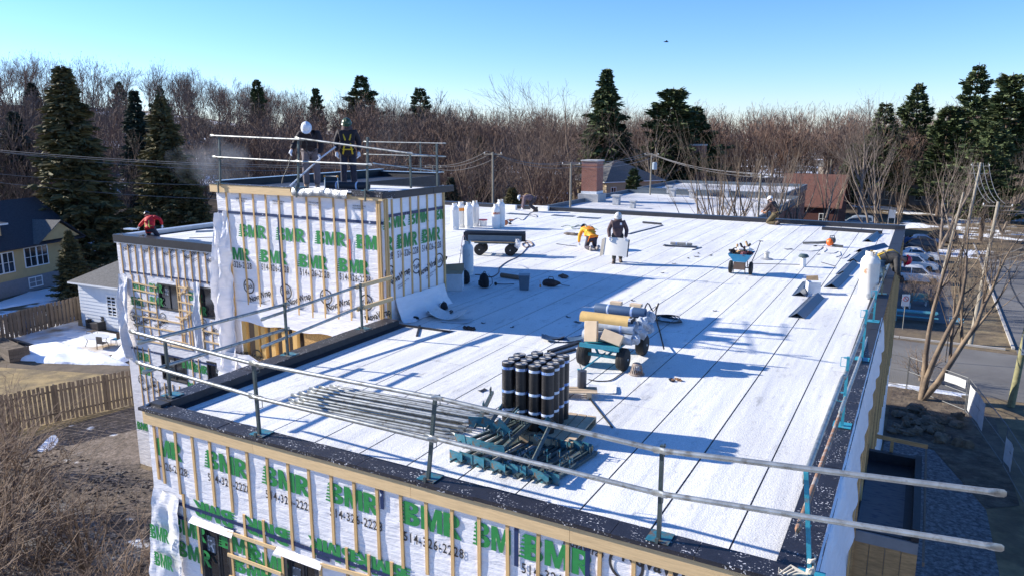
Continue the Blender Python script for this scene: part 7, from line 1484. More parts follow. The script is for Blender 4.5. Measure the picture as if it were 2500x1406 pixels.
def stand(**k):
    J = dict(pel=(0, 0, .96), chest=(0, 0.0, 1.27), neck=(0, 0.01, 1.47), head=(0, 0.05, 1.60), hup=(0, .3, 1), hf=(0, 1, -.3), sL=(-.20, 0, 1.40), sR=(.20, 0, 1.40), eL=(-.29, -.02, 1.13), eR=(.29, -.02, 1.13), wL=(-.27, .10, .90), wR=(.27, .10, .90),
             hL=(-.10, 0, .90), hR=(.10, 0, .90), kL=(-.12, .03, .50), kR=(.12, .03, .50), aL=(-.13, 0, .09), aR=(.13, 0, .09), tL=(-.15, 1, 0), tR=(.15, 1, 0), fL=(0, .3, -1), fR=(0, .3, -1), nL=(1, 0, 0), nR=(-1, 0, 0)); J.update(k); return J
BRN = mat('brown_jacket', (0.085, 0.055, 0.058), 0.85, var=0.22, scale=9, bump=0.01, bscale=10)
BLKJ = mat('black_jacket', (0.020, 0.014, 0.018), 0.8, var=0.35, scale=9, bump=0.01, bscale=10)
NAVT = mat('navy_trousers', (0.018, 0.02, 0.038), 0.85, var=0.3, scale=9, bump=0.008, bscale=12)
GRYT = mat('grey_trousers', (0.17, 0.14, 0.15), 0.85, var=0.2, scale=8, bump=0.008, bscale=12)
REDJ = mat('red_jacket', (0.52, 0.010, 0.018), 0.75, var=0.15, scale=7, bump=0.008, bscale=10)
ORGJ = mat('hi_vis_jacket', (0.85, 0.20, 0.01), 0.7, var=0.1, scale=6, c2=(0.80, 0.42, 0.02), fac2=0.5, s2=3)
OLV = mat('olive_work_clothes', (0.10, 0.075, 0.035), 0.85, var=0.35, scale=12)
CHAR = mat('charcoal_jacket', (0.045, 0.043, 0.042), 0.85, var=0.25, scale=9, bump=0.008, bscale=10)
WH = simple('white_helmet', (0.78, 0.79, 0.82), 0.3, var=0.03); GH = simple('green_helmet', (0.045, 0.075, 0.025), 0.35, c2=(.5, .5, .45), fac2=.68, s2=12); GREYH = simple('grey_helmet', (0.50, 0.50, 0.48), 0.4); BLH = simple('black_helmet', (0.02, 0.02, 0.025), 0.25); REDH = simple('red_helmet', (0.55, 0.01, 0.04), 0.35); BLUH = simple('blue_helmet', (0.02, 0.10, 0.20), 0.4)
YEL = simple('yellow_webbing', (0.70, 0.45, 0.02), 0.7); TAN = simple('tan_webbing', (0.48, 0.32, 0.13), 0.8); LIME = simple('lime_webbing', (0.55, 0.55, 0.08), 0.7)
# 1 white helmet, bent over his torch, on the tower
y1 = YT + 0.42; p = aty(762, 455, y1); p.z = ZT - 0.03; rz = toward_cam(p)
P1 = person('man in white helmet and black jacket bending over his work on the tower roof', p, rz, stand(pel=(0, -.06, .94), chest=(0.02, .10, 1.24), neck=(0.03, .25, 1.42), head=(0.06, .36, 1.50), hup=(.12, .75, .75), hf=(0, .55, -1), sL=(-.20, .16, 1.37), sR=(.22, .16, 1.35), eL=(-.28, .22, 1.08), eR=(.36, .20, 1.12), wL=(-.20, .34, .86), wR=(.44, .38, .98), kL=(-.14, .06, .50), kR=(.13, .06, .50), fL=(-.3, .6, -.8), fR=(.3, .6, -.8)), BLKJ, GRYT, None, hatmat=WH, straps=simple('black_webbing', (.03, .03, .035), .7), boots=simple('tan_boot', (.42, .30, .22), .8))
Mp = wm(P1); a_, b_ = Mp @ V(-.22, .40, .78), Mp @ V(.62, .30, .06)
mb = MB(); mb.tube([Mp @ V(-.60, .52, 1.06), a_, Mp @ V(.52, .30, .12)], .020, 8); tag(mb.build('pole', simple('pale_blue_pole', (.52, .60, .72), .5), None, smooth=True, world=True, loc=Vector((b_.x, b_.y, ZT))), 'pale pole held slanting down by the man in the white helmet', 'pole')
mb = MB(); mb.tube([Mp @ V(.44, .42, .92), Mp @ V(.52, .48, .62), Mp @ V(.66, .52, .34)], .010, 7); mb.tube([Mp @ V(.66, .52, .34), Mp @ V(.69, .53, .20)], .022, 8); tag(mb.build('torch', simple('black_iron', (.02, .02, .02), .5), None, smooth=True, world=True, loc=Mp @ V(.69, .53, .2)), 'black torch lance held out by the man in the white helmet', 'torch')
# 2 green helmet
y2 = YT + 1.25; p = aty(852, 438, y2); p.z = ZT - 0.03; rz = toward_cam(p)
person('man in green helmet and yellow harness standing on the tower roof', p, rz, stand(head=(-.0, .06, 1.60), hup=(0, .35, 1), hf=(.1, 1, -.35)), BLKJ, NAVT, None, hatmat=GH, straps=YEL, hood=BRN, hem=.16)
# 3 red jacket kneeling at the left wing edge, back to the camera, reaching left
p = at(361, 577, 0.20); p = Vector((aty(361, 577, YW + .45).x, YW + .62, 0.012)); rz = toward_cam(p) + math.pi - 0.45
person('man in red jacket kneeling at the edge of the left wing', p, rz, stand(pel=(0, -.08, .48), chest=(-.10, .18, .76), neck=(-.20, .32, .92), head=(-.30, .40, .98), hup=(-.35, .45, .8), hf=(-.5, 1, -.5), sL=(-.28, .28, .82), sR=(.08, .20, .92), eL=(-.52, .36, .64), eR=(.36, .18, .82), wL=(-.72, .44, .46), wR=(.40, .20, .56), hL=(-.11, -.06, .44), hR=(.11, -.06, .44), kL=(-.20, .22, .085), kR=(.20, .20, .085), aL=(-.17, -.26, .09), aR=(.18, -.26, .09), tL=(0, -.5, -.6), tR=(0, -.5, -.6), fL=(-.5, .2, -.8), fR=(0, 0, -1)), REDJ, NAVT, None, hatmat=BLH, straps=LIME, scale=1.0, boots=BLACK)
# 4 man carrying a white board
p = at0(1506, 642); rz = toward_cam(p)
P4 = person('man in grey cap and brown jacket carrying a white membrane board', p, rz, stand(head=(0, .07, 1.60), hup=(0, .45, 1), hf=(.0, 1, -.5), wL=(-.27, .17, .88), wR=(.27, .17, .88), eL=(-.31, -.03, 1.12), eR=(.31, -.03, 1.12), aL=(-.12, -.20, .09), aR=(.10, .12, .09), kL=(-.12, -.02, .50), kR=(.11, .12, .50)), BRN, simple('dark_grey_trousers', (.06, .06, .055), .85), None, hatmat=GREYH, hood=BRN, hem=.18)
Mp = wm(P4); t = thing('membrane_board', 'white membrane board with a dark folded end held by the man in brown', 'board', Mp @ V(.10, .30, .30), rz)
mb = MB(); mb.grid(lambda u, v: Vector(((u - .5) * .82, 0.035 * math.sin(3 * u), (v - .0) * .64 + .02 * u)), 8, 6); mb.build('sheet', mat('white_felt', (.74, .72, .66), .7, var=.05), t, smooth=True)
mb = MB(); mb.grid(lambda u, v: Vector((.41 + .14 * u, .02 - .10 * u, .02 + v * .63 - .05 * u)), 4, 4); mb.build('folded_end', BLACKC, t, smooth=True); t.rotation_euler = (R(24), 0, rz + R(-14)); t.location = Mp @ V(.08, .40, .28); mb = MB(); mb.grid(lambda u, v: Vector((-.41 - .03 * u, .0 - .05 * u, v * .62)), 2, 4); mb.build('edge', BLACKC, t, smooth=True)
mb = MB(); mb.cbox((-.10, .165, 1.36), (.07, .02, .08)); mb.build('badge', simple('white_badge', (.75, .76, .8), .6), P4)
# 5 hi-vis worker on his knees, back to the camera
p = at0(1444, 611); rz = toward_cam(p) + math.pi + .35
P5 = person('worker in orange hi-vis jacket working on his knees', p, rz, stand(pel=(0, -.02, .50), chest=(-.04, .30, .74), neck=(-.08, .50, .80), head=(-.10, .62, .78), hup=(0, .95, .25), hf=(0, .35, -1), sL=(-.24, .40, .76), sR=(.18, .42, .76), eL=(-.34, .46, .46), eR=(.28, .52, .48), wL=(-.32, .56, .20), wR=(.16, .66, .24), hL=(-.11, 0, .44), hR=(.11, 0, .44), kL=(-.17, .14, .085), kR=(.17, .14, .085), aL=(-.13, -.28, .09), aR=(.14, -.28, .09), tL=(0, -.5, -.65), tR=(0, -.5, -.65), fL=(.2, .5, -.6), fR=(-.2, .4, -.7)), ORGJ, simple('dark_violet_trousers', (.045, .04, .06), .85), None, hatmat=BLUH, soles=simple('grey_sole', (.42, .40, .37), .8), boots=simple('grey_boot', (.3, .28, .27), .8))
for s in (-1, 1):
    mb = MB(); mb.tube([V(-.04 + s * .09, .40, .915), V(-.03 + s * .10, .2, .80), V(s * .11, .02, .62)], .022, 6, flat=.35); mb.build('reflective_band', simple('reflective', (.55, .60, .50), .4), P5, smooth=True)
mb = MB(); mb.tube([V(-.17 + .034 * k, .10, .63 + .085 * math.sin(math.pi * k / 10)) for k in range(11)], .022, 6, flat=.4); mb.build('reflective_band', MATS['reflective'], P5, smooth=True)
# 6 man bending on all fours by the back parapet
p = at0(1292, 518); p.y = min(p.y, YB - 0.95); rz = toward_cam(p) - 1.45
person('man in purple-brown jacket crouching on hands and feet by the back parapet', p, rz, stand(pel=(0, -.25, .72), chest=(0, .15, .86), neck=(0, .38, .82), head=(0, .52, .80), hup=(0, 1, .25), hf=(0, .3, -1), sL=(-.20, .28, .80), sR=(.20, .28, .80), eL=(-.22, .32, .50), eR=(.22, .32, .50), wL=(-.20, .40, .20), wR=(.20, .40, .20), hL=(-.10, -.25, .66), hR=(.10, -.25, .66), kL=(-.14, .0, .36), kR=(.14, -.05, .36), aL=(-.14, -.38, .09), aR=(.14, -.45, .09), fL=(0, .4, -.9), fR=(0, .4, -.9)), mat('mauve_jacket', (.13, .09, .105), .85, var=.2, scale=9), simple('dark_trousers_stripes', (.05, .04, .045), .85), None, hatmat=simple('pale_blue_helmet', (.45, .5, .58), .4), straps=TAN)
# 7 man kneeling at the back parapet, right
p = at0(1886, 549); p.y = min(p.y, YB - 0.75); rz = toward_cam(p) - 2.0
person('kneeling man in white helmet and tan harness at the back parapet', p, rz, stand(pel=(0, -.14, .55), chest=(0, .04, .90), neck=(0, .14, 1.10), head=(0, .21, 1.21), hup=(0, .4, 1), hf=(0, 1, -.45), sL=(-.20, .08, 1.03), sR=(.20, .08, 1.03), eL=(-.25, .24, .80), eR=(.25, .24, .80), wL=(-.15, .45, .62), wR=(.15, .45, .55), hL=(-.11, -.12, .50), hR=(.11, -.12, .50), kL=(-.17, .22, .085), kR=(.17, .22, .085), aL=(-.15, -.25, .09), aR=(.15, -.25, .09), tL=(0, -.5, -.6), tR=(0, -.5, -.6), fL=(.2, 1, -.3), fR=(-.2, 1, -.3)), mat('dark_brown_jacket', (.05, .028, .025), .85, var=.3, scale=9), OLV, None, hatmat=WH, straps=TAN, gloves=simple('orange_glove', (.5, .2, .05), .8))
# 8 man leaning over the right edge
p = at0(2160, 682); p.x = XR - 0.36; rz = -math.pi / 2 + 0.25
person('man in red helmet and yellow harness leaning over the right roof edge', p, rz, stand(pel=(0, -.06, .50), chest=(0, .24, .66), neck=(0, .45, .62), head=(.02, .60, .54), hup=(0, .95, -.15), hf=(0, -.05, -1), sL=(-.21, .34, .58), sR=(.21, .34, .60), eL=(-.30, .36, .34), eR=(.32, .34, .34), wL=(-.18, .42, .16), wR=(.24, .42, .16), hL=(-.11, -.06, .44), hR=(.11, -.06, .44), kL=(-.18, .10, .09), kR=(.18, .08, .09), aL=(-.14, -.34, .09), aR=(.15, -.35, .09), tL=(0, -.5, -.6), tR=(0, -.5, -.6), fL=(.2, .7, -.4), fR=(-.1, .7, -.4)), CHAR, simple('blue_jeans', (.04, .09, .15), .85), None, hatmat=REDH, straps=YEL, gloves=BLACK, scale=1.12)
# ================================================================ trees
def np_mesh(name, verts, quads, m_, smooth=False):
    me = bpy.data.meshes.new(name); n, q = len(verts), len(quads)
    me.vertices.add(n); me.vertices.foreach_set('co', np.asarray(verts, np.float32).ravel())
    me.loops.add(q * 4); me.loops.foreach_set('vertex_index', np.asarray(quads, np.int32).ravel())
    me.polygons.add(q); me.polygons.foreach_set('loop_start', np.arange(0, q * 4, 4, dtype=np.int32)); me.polygons.foreach_set('loop_total', np.full(q, 4, np.int32))
    me.materials.append(m_); me.update(calc_edges=True)
    if smooth: me.polygons.foreach_set('use_smooth', np.ones(q, bool))
    return me
def grow(rng, h, r0, levels, kids, ang, ratio, lean=(0, 0, 0), first=0.3, up=0.12, wob=0.10, forks=1):
    segs = []
    def rec(p, d, L_, r, lev):
        n = 4 if lev == 0 else 3 if lev < 3 else 2
        for k in range(n):
            d = d + rng.normal(0, wob, 3) + np.array([0, 0, up * (0.5 if lev == 0 else 1)]); d /= np.linalg.norm(d)
            q = p + d * L_ / n; r2 = r * (0.84 if lev else 0.88); segs.append((p, q, r, r2, lev)); p, r = q, r2
            if lev < levels and (k + 1) / n > (first if lev == 0 else 0.2):
                for _ in range(rng.poisson(kids[min(lev, len(kids) - 1)])):
                    a = rng.uniform(*ang); ph = rng.uniform(0, 2 * np.pi); t = np.cross(d, [0.3, 0.5, 0.81]); t /= np.linalg.norm(t); b = np.cross(d, t)
                    cd = d * math.cos(a) + (t * math.cos(ph) + b * math.sin(ph)) * math.sin(a)
                    rec(p, cd, L_ * rng.uniform(*ratio), r * rng.uniform(0.45, 0.68), lev + 1)
        if lev < levels: rec(p, d, L_ * 0.6, r, lev + 1)
    for f in range(forks):
        d0 = np.array([lean[0] + (rng.normal(0, .22) if forks > 1 else 0), lean[1] + (rng.normal(0, .22) if forks > 1 else 0), 1.0]); d0 /= np.linalg.norm(d0); rec(np.zeros(3), d0, h * 0.42, r0, 0)
    return segs
def prune(segs, n, rng):                       # drop only outermost twigs, so nothing is left hanging in the air
    out, lev = [], 0
    while True:
        cur = [s for s in segs if s[4] == lev]
        if not cur: return out
        if len(out) + len(cur) > n:
            k = max(0, n - len(out)); idx = sorted(rng.permutation(len(cur))[:k]); return out + [cur[j] for j in idx]
        out += cur; lev += 1
def seg_mesh(segs, ribbon_lev=99, rmin=0.004, rng=None):
    """prisms for branches, flat ribbons for the finest twigs"""
    V_l, Q_l, o = [], [], 0
    P = np.array([s[0] for s in segs]); Q = np.array([s[1] for s in segs]); ra = np.maximum([s[2] for s in segs], rmin); rb = np.maximum([s[3] for s in segs], rmin); lev = np.array([s[4] for s in segs])
    D = Q - P; D /= np.maximum(np.linalg.norm(D, axis=1, keepdims=True), 1e-9); ref = np.where(np.abs(D[:, 2:3]) > 0.9, [[1.0, 0, 0]], [[0, 0, 1.0]]); S = np.cross(D, ref); S /= np.linalg.norm(S, axis=1, keepdims=True); U = np.cross(S, D)
    for n, mask in ((5, lev <= 1), (3, (lev > 1) & (lev < ribbon_lev))):
        i = np.where(mask)[0]
        if not len(i): continue
        ring = []
        for pts, rr in ((P, ra), (Q, rb)):
            for k in range(n):
                a = 2 * math.pi * k / n; ring.append(pts[i] + (S[i] * math.cos(a) + U[i] * math.sin(a)) * rr[i, None])
        vv = np.stack(ring, 1).reshape(-1, 3); base = o + np.arange(len(i))[:, None] * 2 * n
        for k in range(n): Q_l.append(np.concatenate([base + k, base + (k + 1) % n, base + n + (k + 1) % n, base + n + k], 1))
        V_l.append(vv); o += len(vv)
    i = np.where(lev >= ribbon_lev)[0]
    if len(i):
        a = (rng or np.random.default_rng(1)).uniform(0, np.pi, len(i))[:, None]; w = S[i] * np.cos(a) + U[i] * np.sin(a)
        vv = np.stack([P[i] - w * ra[i, None], P[i] + w * ra[i, None], Q[i] + w * rb[i, None], Q[i] - w * rb[i, None]], 1).reshape(-1, 3); base = o + np.arange(len(i))[:, None] * 4
        Q_l.append(np.concatenate([base, base + 1, base + 2, base + 3], 1)); V_l.append(vv)
    return np.concatenate(V_l), np.concatenate(Q_l)
BARK = mat('bare_bark', (0.20, 0.165, 0.135), 0.9, var=0.3, scale=2, c2=(0.13, 0.10, 0.085), s2=1.5); BARKP = mat('pale_bark', (0.20, 0.15, 0.105), 0.9, var=0.35, scale=2, c2=(0.12, 0.09, 0.07), s2=1.2); BARKD = mat('dark_bark', (0.12, 0.085, 0.065), 0.9, var=0.3, scale=2); BRAMB = mat('bramble', (0.23, 0.17, 0.125), 0.9, var=0.3, scale=2)
def bare_variant(seed, m_, h=10.0, r0=.16, levels=5, kids=(1.5, 1.3, 1.2, 1.1, .9), forks=1, first=.35, lean=(0, 0, 0), ang=(.3, .85), ratio=(.55, .85), rmin=.004, maxseg=4200, thin=.72):
    rng = np.random.default_rng(seed); segs = grow(rng, h, r0, levels, kids, ang, ratio, lean, first, forks=forks)
    segs = prune(segs, maxseg, rng); segs = [(s[0], s[1], s[2] * thin ** max(0, s[4] - 1), s[3] * thin ** max(0, s[4] - 1), s[4]) for s in segs]
    zt = max(s[1][2] for s in segs); f = h / zt; segs = [(s[0] * f, s[1] * f, s[2], s[3], s[4]) for s in segs]
    lo = [s for s in segs if s[4] == 0]; hi = [s for s in segs if s[4] > 0]
    return np_mesh('trunk', *seg_mesh(lo), m_, True), np_mesh('crown', *seg_mesh(hi, 99, rmin), m_)
BV = [bare_variant(3, BARK, maxseg=1500), bare_variant(8, BARK, forks=3, first=.45, kids=(1.0, 1.2, 1.1, 1.0), maxseg=1300), bare_variant(15, BARKP, forks=4, r0=.085, first=.5, levels=4, kids=(.9, 1.0, 1.0, 1.0), ang=(.2, .55), maxseg=430, rmin=.004), bare_variant(21, BARKD, kids=(1.7, 1.3, 1.2, 1.0)), bare_variant(33, BARKP, forks=3, r0=.17, first=.3, levels=4, kids=(1.0, 1.1, 1.0, 1.0), maxseg=1700), bare_variant(41, BARK, forks=2, r0=.13, levels=4, maxseg=420)]
BR = [bare_variant(51, BRAMB, h=6, r0=.085, forks=4, first=.15, levels=4, kids=(1.3, 1.3, 1.2), ang=(.35, 1.1), ratio=(.5, .95), rmin=.008, maxseg=1000, thin=.88), bare_variant(57, BRAMB, h=6, r0=.075, forks=5, first=.1, levels=4, kids=(1.1, 1.2, 1.2), ang=(.4, 1.2), ratio=(.5, .95), rmin=.008, maxseg=1000, thin=.88)]
def bare_tree(x, y, h, label, v, rz=0., tilt=(0, 0), grp=None, wide=1.0, name='bare_tree', cat='tree', src=None, h0=10.0):
    t = thing(name, label, cat, (x, y, hill(x, y) - .05), rz, grp); t.rotation_euler = (tilt[0], tilt[1], rz); s = h / h0; t.scale = (s * wide, s * wide, s); a, b = (src or BV)[v]; inst('trunk', a, t); inst('crown', b, t); return t
def bare_at(px, dd, pyt, label, v, rz=0., **k):
    q = atd(px, pyt, dd); return bare_tree(q.x, q.y, q.z - hill(q.x, q.y), label, v, rz, **k)
for px, dd, pyt, v, lb, kw in ((1745, 60, 262, 2, 'many-stemmed bare tree behind the back parapet, first right of the chimneys', {}), (1800, 64, 280, 2, 'slim bare tree between the two many-stemmed trees', {}), (1885, 60, 268, 2, 'many-stemmed bare tree behind the kneeling man', {}), (1960, 78, 300, 1, 'bare tree in front of the brown roof', {}), (2045, 92, 262, 2, 'bare tree rising in front of the brown gable', dict(wide=.8)), (2160, 84, 300, 5, 'leaning bare tree right of the minivan', dict(tilt=(0, .18))), (2215, 80, 330, 2, 'leaning bare tree at the back corner of the roof', dict(tilt=(0, .25))), (2330, 92, 320, 1, 'bare tree among the parked cars', dict(tilt=(0, .15))),
                               (1405, 110, 178, 3, 'big spreading bare tree left of the tall spruce', dict(wide=1.3)), (1290, 92, 270, 3, 'dark bare tree behind the crouching man', dict(wide=1.2)), (1120, 90, 285, 3, 'bare tree behind the tower corner', {}), (960, 105, 215, 0, 'tall bare tree above the tower roof', {}), (2130, 120, 200, 0, 'bare tree with a fine crown against the sky beside the right pines', {}), (1640, 125, 265, 1, 'bare bush-like tree before the slim chimney', dict(wide=1.4)), (1560, 150, 215, 0, 'bare tree rising between the two tall conifers', {}), (2480, 105, 330, 1, 'bare tree by the street on the far right', {}), (340, 95, 300, 3, 'bare tree between the two left spruces', {}), (60, 78, 420, 3, 'bare tree behind the yellow house', {})): bare_at(px, dd, pyt, lb, v, px * .37, **kw)
bare_tree(1.0, 45.9, 13.6, 'big bare street tree inside the site fence beside the driveway', 4, 2.2, wide=.85)
for x, y, h, v, rz, lb in ((-24.6, 6.0, 7.2, 0, 1.0, 'bare thicket tree below the front left corner, with pale twigs'), (-22.0, 9.0, 6.4, 1, 2.0, 'bare thicket bush standing at the foot of the front wing'), (-28.5, 8.5, 6.8, 1, 4.0, 'bare thicket bush in the middle of the leaf litter'), (-32.5, 10.5, 6.2, 0, 5.2, 'bare thicket tree before the board fence'), (-19.0, 4.0, 7.6, 1, .4, 'bare thicket bush nearest the front wall'), (-27.0, 3.6, 7.4, 0, 3.1, 'bare thicket tree at the outer edge of the litter'), (-34.5, 16.5, 4.6, 1, 1.7, 'low bare bush against the board fence'), (-25.5, 9.5, 6.0, 0, 2.7, 'bare thicket sapling between the two thicket bushes'), (-30.0, 5.5, 7.4, 1, .9, 'tall bare thicket bush with crooked stems'), (-22.8, 5.2, 7.0, 0, 5.9, 'bare thicket sapling leaning to the front wall'), (-20.4, 6.6, 6.6, 0, 4.4, 'bare thicket sapling close to the corner'), (-29.0, 12.2, 5.6, 0, 3.8, 'bare thicket sapling on the stony ground')): bare_tree(x, y, h, lb, v, rz, name='bare_thicket', src=BR, h0=6.0, wide=1.15)
for i in range(14): bare_tree(-33 + 1.35 * i, 12.5 + 1.3 * (i % 4) - .45 * i, 2.8 + .9 * (i % 3), 'low bare bramble bush on the leaf litter', i % 2, i * 1.3, name='bramble_bush', cat='bush', src=BR, h0=6.0, wide=1.5, grp='brambles on the leaf litter')
for i, (x, y) in enumerate(((.9, 49.5), (-.3, 70.5), (1.5, 72), (.2, 76), (2.0, 77.5))): bare_tree(x, y, 2.6, 'low bare hedge bush along the parking lot' if i else 'bare sapling bush at the edge of the driveway', i % 2, i, name='hedge_bush', cat='bush', src=BR, h0=6.0, wide=1.5, grp='hedge bushes by the parking lot' if i else None)
# conifers
NEED = mat('spruce_needles', (0.105, 0.095, 0.036), 0.85, var=0.4, scale=1.2, c2=(0.16, 0.125, 0.055), fac2=.6, s2=.8); NEEDP = mat('pine_needles', (0.062, 0.088, 0.030), 0.85, var=0.4, scale=1.2, c2=(0.11, 0.115, 0.042), fac2=.6, s2=.8); NEEDD = mat('dark_needles', (0.034, 0.048, 0.028), 0.85, var=0.4, scale=1.2)
def conifer(seed, m_, H=20.0, R0=3.6, kind='spruce'):
    rng = np.random.default_rng(seed); V_l = []; segs = [(np.array([0, 0, H * k / 12]), np.array([0, 0, H * (k + 1) / 12]), .30 * (1 - k / 12) + .03, .30 * (1 - (k + 1) / 12) + .03, 0) for k in range(12)]; z = H * (.08 if kind == 'spruce' else .18)
    def spray(c, d, L_, w):
        t = np.cross(d, rng.normal(0, 1, 3)); t /= np.linalg.norm(t) + 1e-9; V_l.append([c - t * w, c + t * w, c + d * L_ + t * w * .35, c + d * L_ - t * w * .35])
    while z < H * .985:
        f = z / H
        if kind == 'spruce': Rr = R0 * (1 - f) ** .85 * rng.uniform(.72, 1.15) + .15; nb = 7
        else: Rr = R0 * (min(1, (1 - f) * 1.7) ** .8) * rng.uniform(.5, 1.15) + .3; nb = 7
        off = rng.uniform(0, 6.28)
        for b in range(nb):
            if rng.random() < (.08 if kind == 'spruce' else .15): continue
            a = off + 6.283 * b / nb + rng.normal(0, .22); rr = Rr * rng.uniform(.65, 1.12); o_ = np.array([math.cos(a), math.sin(a), 0]); dr = (-.28 if kind == 'spruce' else .16) * rng.uniform(.5, 1.3); pts = []
            for k in range(9):
                t = k / 8; pts.append(np.array([0, 0, z]) + o_ * rr * t + np.array([0, 0, dr * rr * t + (.22 if kind == 'spruce' else .05) * rr * t * t]))
            segs += [(pts[k], pts[k + 2], .05 * (1 - k / 9), .04 * (1 - k / 9), 2) for k in (0, 2, 4, 6)]
            n = int(14 + rr * (16 if kind == 'spruce' else 27))
            for _ in range(n):
                t = rng.uniform(.15 if kind == 'spruce' else .35, 1.0) ** .8; i = min(int(t * 8), 7); c = pts[i] + (pts[i + 1] - pts[i]) * (t * 8 - i); side = np.array([-o_[1], o_[0], 0]) * rng.choice([-1, 1]); d = o_ * rng.uniform(.3, 1) + side * rng.uniform(.2, 1.0) + np.array([0, 0, rng.uniform(-.55, .1) if kind == 'spruce' else rng.uniform(-.1, .45)]); d /= np.linalg.norm(d); c = c + side * rng.uniform(0, .45) * rr * .5 * (1 - abs(2 * t - 1)) + np.array([0, 0, rng.normal(0,   .10 if kind == 'spruce' else .15)]); spray(c, d, rng.uniform(.35, .75) * (1 if rr > .8 else .6), rng.uniform(.08, .17))
        z += rng.uniform(.26, .42) if kind == 'spruce' else rng.uniform(.42, .85)
    vv = np.array(V_l).reshape(-1, 3); qq = np.arange(len(vv)).reshape(-1, 4)
    return np_mesh('trunk', *seg_mesh(segs), BARKD), np_mesh('crown', vv, qq, m_)
CV = [conifer(1, NEED), conifer(2, NEED, R0=4.2), conifer(3, NEEDP, R0=4.4, kind='spruce'), conifer(4, NEEDP, R0=4.6, kind='pine'), conifer(5, NEEDP, R0=5.4, kind='pine'), conifer(6, NEEDD, R0=3.4), conifer(7, NEEDP, R0=5.0, kind='pine')]
def conif_at(px, dd, pyt, label, v, wide=1.0, name='spruce_tree', rz=0., grp=None):
    q = atd(px, pyt, dd); h = q.z - hill(q.x, q.y); t = thing(name, label, 'tree', (q.x, q.y, hill(q.x, q.y) - .05), rz, grp); s = h / 20.0; t.scale = (s * wide, s * wide, s); inst('trunk', CV[v][0], t); inst('crown', CV[v][1], t)
for px, dd, pyt, v, w, nm, lb in ((150, 76, 158, 0, 1.55, 'spruce_tree', 'tallest olive spruce towering behind the yellow house'), (390, 82, 236, 1, 1.4, 'spruce_tree', 'broad olive spruce behind the red-clad man'), (325, 100, 216, 5, 1.2, 'spruce_tree', 'dark spruce between the two olive spruces'), (30, 95, 268, 5, 1.5, 'spruce_tree', 'dark spruce at the edge of the wood behind the yellow house'), (165, 66, 560, 0, 1.7, 'spruce_tree', 'low cedar-like spruce between the yellow house and the shed'), (470, 84, 430, 1, 1.5, 'spruce_tree', 'low dark spruce behind the left wing'),
                                  (1482, 132, 166, 2, 1.3, 'spruce_tree', 'tall green spruce behind the beige house'), (1520, 134, 300, 5, 1.5, 'spruce_tree', 'dark spruce at the foot of the tall green one'), (1645, 130, 212, 3, 1.6, 'pine_tree', 'wide green pine right of the beige house'), (1700, 134, 262, 6, 1.4, 'pine_tree', 'smaller pine leaning on the wide green pine'), (1548, 104, 408, 3, .9, 'pine_tree', 'young pine before the beige house'), (2392, 128, 152, 4, .95, 'pine_tree', 'tall layered pine standing out against the sky'), (2475, 112, 176, 3, 1.3, 'pine_tree', 'massive dark pine beside the street'), (2245, 140, 206, 6, .9, 'pine_tree', 'round-topped pine left of the layered pine'), (2165, 135, 246, 4, 1.0, 'pine_tree', 'ragged pine tangled with bare branches'), (2320, 122, 255, 3, 1.2, 'pine_tree', 'dense pine at the foot of the layered pine'), (2075, 130, 380, 6, .9, 'pine_tree', 'small pine above the grey house'), (2430, 98, 300, 6, 1.2, 'pine_tree', 'broad pine shading the street'),
                                  (625, 190, 192, 3, .8, 'pine_tree', 'lone pine sticking out of the far wood above the tower'), (880, 200, 186, 6, 1.2, 'pine_tree', 'pine crown rising from the wood above the green helmet'), (1025, 200, 210, 4, 1.1, 'pine_tree', 'spreading pine crown in the wood right of the tower'), (770, 215, 213, 3, .8, 'pine_tree', 'small pine crown in the wood between the two men'), (290, 190, 200, 6, 1.0, 'pine_tree', 'pine crown in the wood right of the tallest spruce'), (390, 195, 208, 4, .9, 'pine_tree', 'flat pine crown above the broad olive spruce'), (75, 150, 200, 5, 1.8, 'spruce_tree', 'dark spruce mass on the wooded hillside'), (1100, 90, 430, 5, 1.6, 'spruce_tree', 'low dark evergreen behind the tower corner'), (1250, 84, 455, 0, 1.9, 'spruce_tree', 'low olive evergreen behind the gas cylinders'), (1170, 130, 330, 5, 1.0, 'spruce_tree', 'dark spruce hidden in the wood above the cylinders'), (2550, 120, 230, 3, 1.2, 'pine_tree', 'pine cut off at the right edge of the street'), (668, 120, 355, 5, 1.0, 'spruce_tree', 'small dark spruce left of the white helmet')): conif_at(px, dd, pyt, lb, v, w, nm, px * .7)
